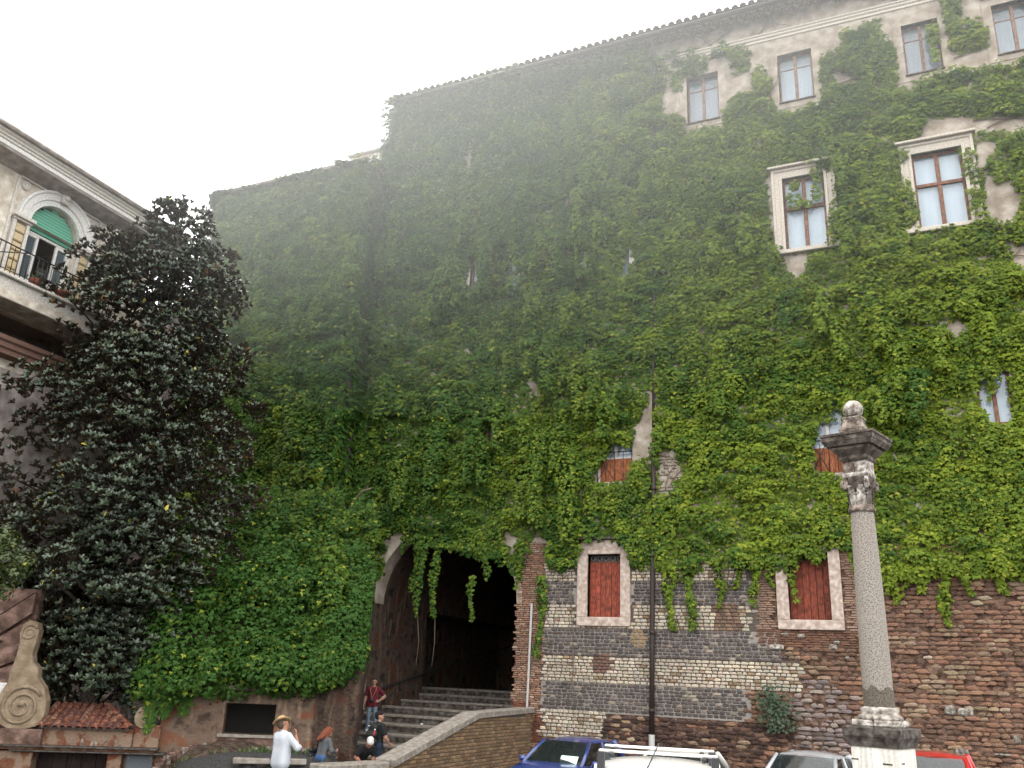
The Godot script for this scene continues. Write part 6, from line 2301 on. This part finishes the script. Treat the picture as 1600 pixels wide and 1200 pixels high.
# ---------------------------------------------------------------- small litter
func build_small() -> void:
	var paper := mat(Color(0.66, 0.65, 0.62), 0.9, T.fine, 1.0)
	var n := 0
	for q in [[-17.9, 0.0, 2.35, "crumpled white paper on the upper step, left of two"], [-17.3, 0.0, 2.3, "crumpled white paper on the upper step, right of two"], [-16.3, 0.0, 1.3, "small white scrap on a higher step near the arch"], [-16.45, -0.3, 8.1, "white plastic wrapper in the rubble at the wall foot"], [-15.85, -0.3, 7.6, "small white cup lying at the foot of the stairs"]]:
		var y: float = ground_y(q[0], q[2]) if n > 2 else step_top(q[2])
		var o := mb(true)
		var r := 0.09 if n < 2 else 0.06
		if n == 3:
			r = 0.15
		for i in 8:
			for j in 6:
				var p := []
				for k in [[0, 0], [1, 0], [1, 1], [0, 1]]:
					var a: float = TAU * ((i + k[0]) % 8) / 8.0
					var b: float = PI * (j + k[1]) / 6.0
					var rr := r * (1.0 + 0.4 * nz2.get_noise_3d(cos(a) * 4.0 + n * 9, cos(b) * 4.0, sin(a) * 4.0))
					p.append(Vector3(cos(a) * sin(b) * rr, r * 0.6 + cos(b) * rr * 0.6, sin(a) * sin(b) * rr))
				quad(o, p[0], p[1], p[2], p[3])
		var t := part("litter", o, paper)
		t.position = Vector3(q[0], y, q[2])
		tag(t, q[3], "litter", "white litter by the stairs")
		n += 1
	var cup := thing("paper_cup", "white paper cup standing on a step below the papers", "cup", Vector3(-17.55, step_top(2.4), 2.4))
	var cs := mb(true)
	lathe(cs, [Vector2(0.0, 0.005), Vector2(0.03, 0.0), Vector2(0.045, 0.16), Vector2(0.041, 0.16), Vector2(0.027, 0.01)], 14)
	part("cup", cs, paper, cup)
	# bare soil heaped inside the curved edging
	var so := mb(true)
	var sw := Transform3D(Basis(Vector3.UP, deg_to_rad(36.0)), WALL_AT)
	for i in 14:
		for j in 10:
			var q := []
			for w in [[i, j], [i + 1, j], [i + 1, j + 1], [i, j + 1]]:
				var u: float = w[0] / 14.0 * 2 - 1
				var v: float = w[1] / 10.0
				var g := sw * Vector3(-3.6 + u * 1.15, 0, 0.1 + v * 1.7 * sqrt(maxf(0.0, 1.0 - u * u * 0.9)))
				q.append(Vector3(g.x, ground_y(g.x, g.z) + 0.07 + 0.16 * (1 - u * u) * (1 - v * v) - 0.1 * v * v + 0.03 * nz2.get_noise_2d(g.x * 3.0, g.z * 3.0), g.z))
			quad(so, q[0], q[1], q[2], q[3])
	tag(part("soil", so, M.earth), "low heap of bare brown soil inside the curved edging", "", "", "structure")
	# loose stones along the foot of the wall
	var st := mb()
	var wf := Transform3D(Basis(Vector3.UP, deg_to_rad(36.0)), WALL_AT)
	for i in 26:
		var s := rng.randf_range(0.04, 0.15)
		var q := wf * Vector3(rng.randf_range(-3.0, -0.2), 0, rng.randf_range(0.2, 0.75))
		box(st, Vector3(q.x, ground_y(q.x, q.z) + s * 0.25, q.z), Vector3(s * 1.4, s * 0.7, s), s * 0.2, Basis(Vector3.UP, rng.randf() * 3.0), s * 0.08)
	tag(part("rubble", st, M.stone_mid), "loose stones and debris strewn along the foot of the wall", "rubble", "", "stuff")
	var gx := []
	var gc := PackedColorArray()
	var bl := mb()
	tri(bl, Vector3(-0.12, 0, 0), Vector3(0.0, 1.0, 0.25), Vector3(0.12, 0, 0))
	for i in 1500:
		var q := wf * Vector3(rng.randf_range(-4.6, -0.4), 0, rng.randf_range(0.15, 1.7))
		var x := q.x
		var z := q.z
		if nz2.get_noise_2d(x, z) < -0.05:
			continue
		gx.append(Transform3D(Basis.from_euler(Vector3(rng.randf_range(-0.5, 0.5), rng.randf() * TAU, 0)) * rng.randf_range(0.06, 0.15), Vector3(x, ground_y(x, z), z)))
		gc.append(vary(Color(0.05, 0.08, 0.02), 0.4))
	tag(copies("grass", done(bl), M.leaf_oak, gx, gc), "thin weeds and grass at the foot of the wall", "grass", "", "stuff")
# ---------------------------------------------------------------- people
# joins tapered capsules [from, to, radius, radius, colour] with a smooth union and meshes the field as surface nets
func blob(st: SurfaceTool, prims: Array, cell: float, k: float, at := Transform3D.IDENTITY) -> void:
	var lo := Vector3(1e9, 1e9, 1e9)
	var hi := -lo
	var reach := cell * 2.5
	for p in prims:
		var r: float = maxf(p[2], p[3]) + reach + cell
		lo = lo.min(p[0] - Vector3(r, r, r)).min(p[1] - Vector3(r, r, r))
		hi = hi.max(p[0] + Vector3(r, r, r)).max(p[1] + Vector3(r, r, r))
	var n := Vector3i(((hi - lo) / cell).ceil()) + Vector3i.ONE
	var f := PackedFloat32Array()
	var best := PackedFloat32Array()
	var who := PackedInt32Array()
	f.resize(n.x * n.y * n.z)
	best.resize(f.size())
	who.resize(f.size())
	var sx := 1
	var sy := n.x
	var sz := n.x * n.y
	for id in prims.size():
		var p: Array = prims[id]
		var a: Vector3 = p[0]
		var ab: Vector3 = p[1] - a
		var l2 := maxf(ab.length_squared(), 1e-9)
		var r := maxf(p[2], p[3]) + reach
		var b0 := Vector3i(((a.min(p[1]) - Vector3(r, r, r) - lo) / cell).floor()).clamp(Vector3i.ZERO, n - Vector3i.ONE)
		var b1 := Vector3i(((a.max(p[1]) + Vector3(r, r, r) - lo) / cell).ceil()).clamp(Vector3i.ZERO, n - Vector3i.ONE)
		var ra: float = p[2]
		var dr: float = p[3] - ra
		for z in range(b0.z, b1.z + 1):
			for y in range(b0.y, b1.y + 1):
				var i := b0.x + y * sy + z * sz
				for x in range(b0.x, b1.x + 1):
					var q := lo + Vector3(x, y, z) * cell - a
					var t := clampf(q.dot(ab) / l2, 0.0, 1.0)
					var d := (q - ab * t).length() - ra - dr * t
					if d < reach:
						var w := exp(-k * d)
						f[i] += w
						if w > best[i]:
							best[i] = w
							who[i] = id
					i += 1
	var vert := {}
	var offs := [0, sx, sy, sx + sy, sz, sx + sz, sy + sz, sx + sy + sz]
	var pos := PackedVector3Array()
	var col := PackedColorArray()
	for z in n.z - 1:
		for y in n.y - 1:
			var i0 := y * sy + z * sz
			for x in n.x - 1:
				var i := i0 + x
				var c := 0
				for o in offs:
					if f[i + o] > 1.0:
						c += 1
				if c == 0 or c == 8:
					continue
				var sum := Vector3.ZERO
				var m := 0
				for e in [[0, 1], [2, 3], [4, 5], [6, 7], [0, 2], [1, 3], [4, 6], [5, 7], [0, 4], [1, 5], [2, 6], [3, 7]]:
					var va := log(maxf(f[i + offs[e[0]]], 1e-6))
					var vb := log(maxf(f[i + offs[e[1]]], 1e-6))
					if (va > 0.0) != (vb > 0.0):
						var t := va / (va - vb)
						var pa := Vector3(e[0] & 1, (e[0] >> 1) & 1, (e[0] >> 2) & 1)
						var pb := Vector3(e[1] & 1, (e[1] >> 1) & 1, (e[1] >> 2) & 1)
						sum += pa.lerp(pb, t)
						m += 1
				vert[i] = pos.size()
				var top := i
				for o in offs:
					if best[i + o] > best[top]:
						top = i + o
				pos.append(at * (lo + (Vector3(x, y, z) + sum / m) * cell))
				col.append(prims[who[top]][4])
	for i in vert:
		for ax in 3:
			var s: int = [sx, sy, sz][ax]
			var u: int = [sy, sz, sx][ax]
			var v: int = [sz, sx, sy][ax]
			var ina := f[i] > 1.0
			if ina == (f[i + s] > 1.0):
				continue
			if not (vert.has(i - u) and vert.has(i - v) and vert.has(i - u - v)):
				continue
			var q := [vert[i], vert[i - u], vert[i - u - v], vert[i - v]]
			if not ina:
				q.reverse()
			for t in [[0, 2, 1], [0, 3, 2]]:
				for w in t:
					st.set_color(col[q[w]])
					st.add_vertex(pos[q[w]])

func hand(out: Array, wrist: Vector3, dir: Vector3, palm: Vector3, thumb: float, curl: float, c: Color) -> void:
	var d := dir.normalized()
	var nrm := (palm - d * palm.dot(d)).normalized()
	var side := d.cross(nrm) * thumb
	for i in 4:
		var s := (i - 1.5) * 0.019
		var root := wrist + d * (0.088 - 0.004 * absf(i - 1.2)) + side * -s
		out.append([wrist + d * 0.012 + side * -s * 0.7, root, 0.013, 0.0115, c])
		var l: float = [0.07, 0.078, 0.073, 0.058][i]
		var a := curl * (0.8 + 0.12 * i)
		var m := root + (d * cos(a) + nrm * sin(a)) * l * 0.52
		var e := m + (d * cos(a * 2.1) + nrm * sin(a * 2.1)) * l * 0.48
		out.append([root, m, 0.0095, 0.0085, c])
		out.append([m, e, 0.0085, 0.007, c])
	var tr := wrist + d * 0.03 + side * 0.026
	var tm := tr + (d * 0.75 + side * 0.55 + nrm * 0.3).normalized() * 0.036
	out.append([wrist + d * 0.015 + side * 0.012, tr, 0.015, 0.013, c])
	out.append([tr, tm, 0.0115, 0.0105, c])
	out.append([tm, tm + (d * 0.9 + side * 0.1 + nrm * 0.4).normalized() * 0.03, 0.0105, 0.0085, c])

# local frame: facing +z, the person's left at +x
func build_person(label: String, at: Vector3, yaw: float, o: Dictionary) -> Node3D:
	var p := thing("person", label, "person", at, deg_to_rad(yaw))
	var k: float = o.get("tall", 1.0)
	p.scale = Vector3(k, k, k)
	var skin: Color = o.get("skin", Color(0.42, 0.24, 0.17))
	var top: Color = o.top
	var leg: Color = o.legs
	var shoe: Color = o.shoes
	var lean: float = deg_to_rad(o.get("lean", 0.0))
	var hip := Vector3(0, 0.95, 0)
	var up := Transform3D(Basis(Vector3.RIGHT, lean), hip) * Transform3D(Basis.IDENTITY, -hip)
	var body := []
	var hem: float = o.get("hem", 0.93)
	var bulk: float = o.get("bulk", 1.0)
	# legs
	for s in [-1, 1]:
		var kn: Vector3 = o.get("knee_l" if s > 0 else "knee_r", Vector3(s * 0.1, 0.5, 0.03))
		var an: Vector3 = o.get("ankle_l" if s > 0 else "ankle_r", Vector3(s * 0.11, 0.09, -0.01))
		body.append([Vector3(s * 0.085, 0.9, 0), kn, 0.092, 0.062, leg])
		body.append([kn, kn.lerp(an, 0.4) + Vector3(0, 0, -0.012), 0.06, 0.06, leg])
		body.append([kn.lerp(an, 0.4) + Vector3(0, 0, -0.012), an, 0.058, 0.048, leg])
		body.append([an + Vector3(0, -0.045, -0.03), an + Vector3(s * 0.025, -0.055, 0.15), 0.042, 0.034, shoe])
	var seat_r := 0.115 if hem > 0.9 else 0.1
	body.append([Vector3(-0.075, 0.92, -0.015), Vector3(0.075, 0.92, -0.015), seat_r, seat_r, leg])
	# trunk
	for s in [-1, 1]:
		body.append([up * Vector3(s * 0.065, 1.0, 0), up * Vector3(s * 0.08, 1.33, -0.005), 0.105 * bulk, 0.118 * bulk, top])
		if hem < 0.9:
			body.append([Vector3(s * 0.08, hem, -0.005), up * Vector3(s * 0.065, 1.05, 0), 0.122 * bulk, 0.115 * bulk, top])
	body.append([up * Vector3(-0.145, 1.405, -0.015), up * Vector3(0.145, 1.405, -0.015), 0.075, 0.075, top])
	body.append([up * Vector3(0, 1.42, -0.02), up * Vector3(0, 1.47, -0.01), 0.075, 0.06, top])
	body.append([up * Vector3(0, 1.44, -0.01), up * Vector3(0, 1.56, 0.015), 0.054, 0.052, skin])
	# arms
	var hands := []
	for s in [-1, 1]:
		var nm := "l" if s > 0 else "r"
		var sh := up * Vector3(s * 0.185, 1.405, -0.015)
		var el: Vector3 = o.get("elbow_" + nm, Vector3(s * 0.25, 1.13, -0.03))
		var wr: Vector3 = o.get("wrist_" + nm, Vector3(s * 0.26, 0.88, 0.05))
		var sl: float = o.get("sleeve", 0.62)
		var mid := sh.lerp(el, sl)
		body.append([sh, mid, 0.064, 0.06 + (0.012 if sl < 0.9 else 0.0), top])
		body.append([sh.lerp(el, 0.3), el, 0.044, 0.042, skin if sl < 0.98 else top])
		if o.get("long_sleeve", false):
			body.append([el, el.lerp(wr, 0.85), 0.05, 0.042, top])
		body.append([el, el.lerp(wr, 0.35), 0.042, 0.043, skin])
		body.append([el.lerp(wr, 0.35), wr, 0.042, 0.029, skin])
		hand(hands, wr, o.get("hand_" + nm, wr - el), o.get("palm_" + nm, Vector3(-s, 0, 0.2)), -1.0 * s, o.get("curl", 0.45), skin)
	# head
	var hb := Basis.from_euler(Vector3(deg_to_rad(o.get("nod", 0.0)), deg_to_rad(o.get("look", 0.0)), deg_to_rad(o.get("tilt", 0.0))))
	var neck := Vector3(0, 1.55, 0.01)
	var hd := up * (Transform3D(hb, neck) * Transform3D(Basis.IDENTITY, -neck))
	var dark := Color(0.03, 0.02, 0.018)
	var head := []
	for q in [
		[Vector3(0, 1.665, -0.025), Vector3(0, 1.67, 0.02), 0.088, 0.085, skin], [Vector3(0, 1.63, 0.03), Vector3(0, 1.6, 0.04), 0.072, 0.06, skin],
		[Vector3(-0.02, 1.575, 0.055), Vector3(0.02, 1.575, 0.055), 0.036, 0.036, skin], [Vector3(0, 1.56, 0.07), Vector3(0, 1.565, 0.075), 0.025, 0.022, skin],
		[Vector3(0, 1.645, 0.094), Vector3(0, 1.614, 0.112), 0.011, 0.016, skin], [Vector3(-0.012, 1.61, 0.1), Vector3(0.012, 1.61, 0.1), 0.011, 0.011, skin],
		[Vector3(-0.05, 1.662, 0.078), Vector3(0.05, 1.662, 0.078), 0.016, 0.016, skin], [Vector3(-0.05, 1.615, 0.062), Vector3(-0.04, 1.6, 0.066), 0.03, 0.028, skin], [Vector3(0.05, 1.615, 0.062), Vector3(0.04, 1.6, 0.066), 0.03, 0.028, skin],
		[Vector3(-0.086, 1.65, -0.005), Vector3(-0.084, 1.615, 0.0), 0.016, 0.012, skin], [Vector3(0.086, 1.65, -0.005), Vector3(0.084, 1.615, 0.0), 0.016, 0.012, skin],
		[Vector3(-0.03, 1.642, 0.088), Vector3(-0.036, 1.642, 0.086), 0.0105, 0.0105, dark], [Vector3(0.03, 1.642, 0.088), Vector3(0.036, 1.642, 0.086), 0.0105, 0.0105, dark],
		[Vector3(-0.022, 1.584, 0.088), Vector3(0.022, 1.584, 0.088), 0.0075, 0.0075, Color(0.3, 0.1, 0.08)],
		[Vector3(0, 1.56, 0.012), Vector3(0, 1.52, 0.005), 0.05, 0.05, skin]]:
		head.append([hd * q[0], hd * q[1], q[2], q[3], q[4]])
	var st := mb(true)
	blob(st, body, 0.017, 55.0)
	blob(st, head, 0.0075, 120.0)
	blob(st, hands, 0.006, 220.0)
	var cloth := tinted(Color(1, 1, 1), 0.85, T.fine, 2.0, T.bump, 1.6)
	part("body", st, cloth, p)
	# hair
	var hc: Color = o.hair
	var hair := []
	for q in o.get("hair_prims", [[Vector3(0, 1.69, -0.04), Vector3(0, 1.705, 0.01), 0.092, 0.085], [Vector3(0, 1.64, -0.055), Vector3(0, 1.68, -0.05), 0.075, 0.085], [Vector3(-0.045, 1.715, 0.04), Vector3(0.045, 1.715, 0.04), 0.042, 0.042]]):
		hair.append([hd * q[0], hd * q[1], q[2], q[3], hc])
	var hs := mb(true)
	blob(hs, hair, 0.009, 90.0)
	part("hair", hs, cloth, p)
	p.set_meta("head", hd)
	p.set_meta("up", up)
	return p

func build_people() -> void:
	var y_red := step_top(2.75)
	# man in red, facing the viewer
	var a := build_person("man in dark red polo and light jeans standing hand on hip on the stairs", Vector3(-17.5, y_red, 2.75), 27.0, {
		"top": Color(0.13, 0.012, 0.022), "legs": Color(0.17, 0.24, 0.31), "shoes": Color(0.62, 0.6, 0.58), "hair": Color(0.045, 0.025, 0.016),
		"elbow_l": Vector3(0.4, 1.16, -0.06), "wrist_l": Vector3(0.24, 1.02, 0.1), "hand_l": Vector3(-0.7, -0.25, 0.3), "palm_l": Vector3(-0.3, 0, -1),
		"elbow_r": Vector3(-0.26, 1.12, -0.02), "wrist_r": Vector3(-0.29, 0.86, 0.02), "knee_l": Vector3(0.13, 0.5, 0.06), "ankle_l": Vector3(0.17, 0.09, 0.02), "look": 5.0, "hem": 0.88})
	var hd: Transform3D = a.get_meta("head")
	var sg := mb()
	for s in [-1, 1]:
		box(sg, hd * Vector3(s * 0.036, 1.642, 0.1), Vector3(0.058, 0.034, 0.016), 0.008, hd.basis)
		box(sg, hd * Vector3(s * 0.082, 1.648, 0.045), Vector3(0.006, 0.01, 0.11), 0.002, hd.basis)
	box(sg, hd * Vector3(0, 1.65, 0.106), Vector3(0.024, 0.008, 0.008), 0.002, hd.basis)
	part("sunglasses", sg, M.trim, a)
	var strap := mb(true)
	tube(strap, [Vector3(-0.1, 1.47, 0.03), Vector3(-0.1, 1.36, 0.125), Vector3(-0.05, 1.18, 0.14), Vector3(-0.02, 1.06, 0.14)], [0.011], 5)
	tube(strap, [Vector3(0.1, 1.47, 0.03), Vector3(0.09, 1.36, 0.125), Vector3(0.02, 1.18, 0.14), Vector3(-0.0, 1.06, 0.14)], [0.011], 5)
	part("neck_strap", strap, mat(Color(0.3, 0.16, 0.1), 0.8), a)
	var cam := thing("camera", "black camera hanging at the belly of the man in red", "camera", a.transform * Vector3(-0.02, 1.02, 0.165), deg_to_rad(27.0))
	var cb := mb()
	box(cb, Vector3.ZERO, Vector3(0.14, 0.09, 0.06), 0.012)
	part("camera_body", cb, M.trim, cam)
	var cl := mb(true)
	lathe(cl, [Vector2(0.03, 0.0), Vector2(0.032, 0.07), Vector2(0.026, 0.075), Vector2(0.0, 0.06)], 14, Transform3D(Basis(Vector3.RIGHT, PI / 2), Vector3(0, 0, 0.03)))
	part("lens", cl, M.trim, cam)
	# man with straw hat, seen from behind
	var b := build_person("man in straw hat and loose white shirt seen from behind, hand at his face", Vector3(-12.87, ground_y(-12.87, 13.41), 13.41), 172.0, {
		"tall": 1.0, "top": Color(0.6, 0.63, 0.68), "legs": Color(0.012, 0.012, 0.015), "shoes": Color(0.02, 0.018, 0.016), "hair": Color(0.09, 0.06, 0.04),
		"sleeve": 1.0, "hem": 0.87, "bulk": 1.28, "tilt": -32.0, "elbow_r": Vector3(-0.34, 1.17, 0.12), "wrist_r": Vector3(-0.15, 1.42, 0.22), "hand_r": Vector3(0.25, 0.9, 0.1), "palm_r": Vector3(0.4, 0, -0.6),
		"elbow_l": Vector3(0.3, 1.15, 0.1), "wrist_l": Vector3(0.08, 1.36, 0.25), "hand_l": Vector3(-0.3, 0.9, 0.1), "nod": -12.0, "look": -20.0, "curl": 0.7, "skin": Color(0.4, 0.2, 0.13)})
	var hb: Transform3D = b.get_meta("head")
	var hat := mb(true)
	var hx := hb * Transform3D(Basis(Vector3.RIGHT, 0.12), Vector3(0, 1.715, -0.012))
	lathe(hat, [Vector2(0.103, 0.006), Vector2(0.175, -0.004), Vector2(0.205, 0.008), Vector2(0.2, 0.014), Vector2(0.105, 0.014), Vector2(0.1, 0.06), Vector2(0.094, 0.1), Vector2(0.075, 0.115), Vector2(0.0, 0.108)], 30, hx)
	part("straw_hat", hat, mat(Color(0.55, 0.38, 0.19), 0.9, T.grain, 6.0), b)
	var band := mb(true)
	lathe(band, [Vector2(0.1055, 0.014), Vector2(0.1055, 0.02), Vector2(0.1035, 0.05), Vector2(0.1, 0.05)], 30, hx)
	part("hat_band", band, M.trim, b)
	# red-haired woman, from behind
	var c := build_person("woman with long red hair, grey top and blue jeans leaning forward", Vector3(-15.0, -0.36, 8.95), 168.0, {
		"tall": 0.93, "top": Color(0.12, 0.125, 0.13), "legs": Color(0.06, 0.13, 0.28), "shoes": Color(0.05, 0.04, 0.04), "hair": Color(0.2, 0.062, 0.028), "skin": Color(0.5, 0.29, 0.22),
		"lean": 13.0, "nod": 22.0, "look": -15.0, "long_sleeve": true, "sleeve": 1.0,
		"elbow_r": Vector3(-0.29, 1.12, 0.12), "wrist_r": Vector3(-0.2, 1.07, 0.36), "hand_r": Vector3(0.1, 0.35, 0.8), "palm_r": Vector3(0.6, 0.6, 0), "elbow_l": Vector3(0.27, 1.12, 0.12), "wrist_l": Vector3(0.12, 1.04, 0.36), "curl": 0.8,
		"hair_prims": [[Vector3(0, 1.69, -0.04), Vector3(0, 1.7, 0.01), 0.098, 0.09], [Vector3(0, 1.64, -0.07), Vector3(0, 1.5, -0.1), 0.095, 0.09], [Vector3(-0.06, 1.6, -0.06), Vector3(-0.07, 1.36, -0.12), 0.06, 0.045], [Vector3(0.06, 1.6, -0.06), Vector3(0.07, 1.34, -0.13), 0.06, 0.045], [Vector3(0, 1.5, -0.11), Vector3(0.0, 1.3, -0.15), 0.075, 0.05], [Vector3(0.08, 1.66, 0.01), Vector3(0.09, 1.45, 0.0), 0.04, 0.035], [Vector3(-0.08, 1.66, 0.01), Vector3(-0.09, 1.45, 0.0), 0.04, 0.035]]})
	var bag := thing("shoulder_bag", "large black shoulder bag at the left side of the red haired woman", "bag", c.transform * Vector3(0.27, 0.98, -0.06), deg_to_rad(168.0))
	var bg := mb(true)
	blob(bg, [[Vector3(-0.02, -0.16, -0.14), Vector3(-0.02, -0.16, 0.14), 0.06, 0.06, Color(0.015, 0.015, 0.017)], [Vector3(0, 0.12, -0.1), Vector3(0, 0.12, 0.1), 0.05, 0.05, Color(0.015, 0.015, 0.017)], [Vector3(0, -0.02, -0.12), Vector3(0, -0.02, 0.12), 0.065, 0.065, Color(0.015, 0.015, 0.017)]], 0.016, 50.0)
	part("pouch", bg, tinted(Color(1, 1, 1), 0.5), bag)
	var bs := mb(true)
	tube(bs, [Vector3(-0.02, 0.14, 0.1), Vector3(-0.06, 0.36, 0.06), Vector3(-0.09, 0.42, 0.02), Vector3(-0.06, 0.36, -0.05), Vector3(-0.02, 0.14, -0.1)], [0.014], 6)
	part("strap", bs, M.trim, bag)
	# man in black with backpack, from behind
	var d := build_person("dark haired man in black shirt with black backpack, seen from behind on the stairs", Vector3(-14.1, step_top(7.6), 7.6), 160.0, {
		"tall": 1.05, "top": Color(0.012, 0.012, 0.014), "legs": Color(0.022, 0.035, 0.065), "shoes": Color(0.03, 0.03, 0.03), "hair": Color(0.012, 0.01, 0.009), "skin": Color(0.45, 0.25, 0.17),
		"look": -38.0, "elbow_r": Vector3(-0.28, 1.13, 0.04), "wrist_r": Vector3(-0.25, 0.95, 0.22), "hand_r": Vector3(0, -0.3, 0.9), "elbow_l": Vector3(0.27, 1.13, 0.05), "wrist_l": Vector3(0.18, 1.05, 0.28)})
	var bp := thing("backpack", "black backpack with small red and white patches worn by the man in black", "backpack", d.transform * Vector3(0.0, 1.2, -0.2), deg_to_rad(160.0))
	var bk := mb(true)
	var bc := Color(0.012, 0.012, 0.013)
	blob(bk, [[Vector3(-0.1, -0.19, 0), Vector3(0.1, -0.19, 0), 0.085, 0.085, bc], [Vector3(-0.09, 0.18, 0.01), Vector3(0.09, 0.18, 0.01), 0.08, 0.08, bc], [Vector3(-0.1, 0.0, -0.02), Vector3(0.1, 0.0, -0.02), 0.105, 0.105, bc], [Vector3(-0.08, -0.14, -0.1), Vector3(0.08, -0.14, -0.1), 0.05, 0.05, bc], [Vector3(-0.08, -0.02, -0.1), Vector3(0.08, -0.02, -0.1), 0.05, 0.05, bc]], 0.018, 45.0)
	part("pack", bk, tinted(Color(1, 1, 1), 0.7), bp)
	var pt := mb()
	box(pt, Vector3(-0.175, 0.03, -0.06), Vector3(0.03, 0.11, 0.06), 0.008)
	part("red_patch", pt, mat(Color(0.45, 0.02, 0.04), 0.7), bp)
	var pw := mb()
	box(pw, Vector3(-0.17, 0.13, -0.05), Vector3(0.025, 0.035, 0.04), 0.006)
	box(pw, Vector3(0.09, 0.21, -0.075), Vector3(0.05, 0.03, 0.02), 0.006)
	part("white_patch", pw, M.white_paint, bp)
	for s in [-1, 1]:
		var ss := mb(true)
		tube(ss, [Vector3(s * 0.09, 0.22, 0.06), Vector3(s * 0.12, 0.285, 0.17), Vector3(s * 0.13, 0.18, 0.3), Vector3(s * 0.15, -0.05, 0.31), Vector3(s * 0.17, -0.2, 0.12)], [0.02], 6)
		part("strap", ss, M.trim, bp)
	# white-haired man in black, bowed
	build_person("white haired man in black bending his head at the parapet's low end", Vector3(-13.72, -0.36, 9.0), 62.0, {
		"tall": 0.97, "top": Color(0.012, 0.012, 0.013), "legs": Color(0.03, 0.03, 0.035), "shoes": Color(0.02, 0.02, 0.02), "hair": Color(0.66, 0.64, 0.6), "skin": Color(0.4, 0.17, 0.12),
		"lean": 46.0, "nod": 18.0, "look": -10.0, "tilt": 12.0, "elbow_l": Vector3(0.27, 1.02, 0.26), "wrist_l": Vector3(0.16, 0.85, 0.42), "elbow_r": Vector3(-0.27, 1.02, 0.26), "wrist_r": Vector3(-0.14, 0.84, 0.42),
		"knee_l": Vector3(0.1, 0.5, 0.08), "knee_r": Vector3(-0.1, 0.5, 0.06)})
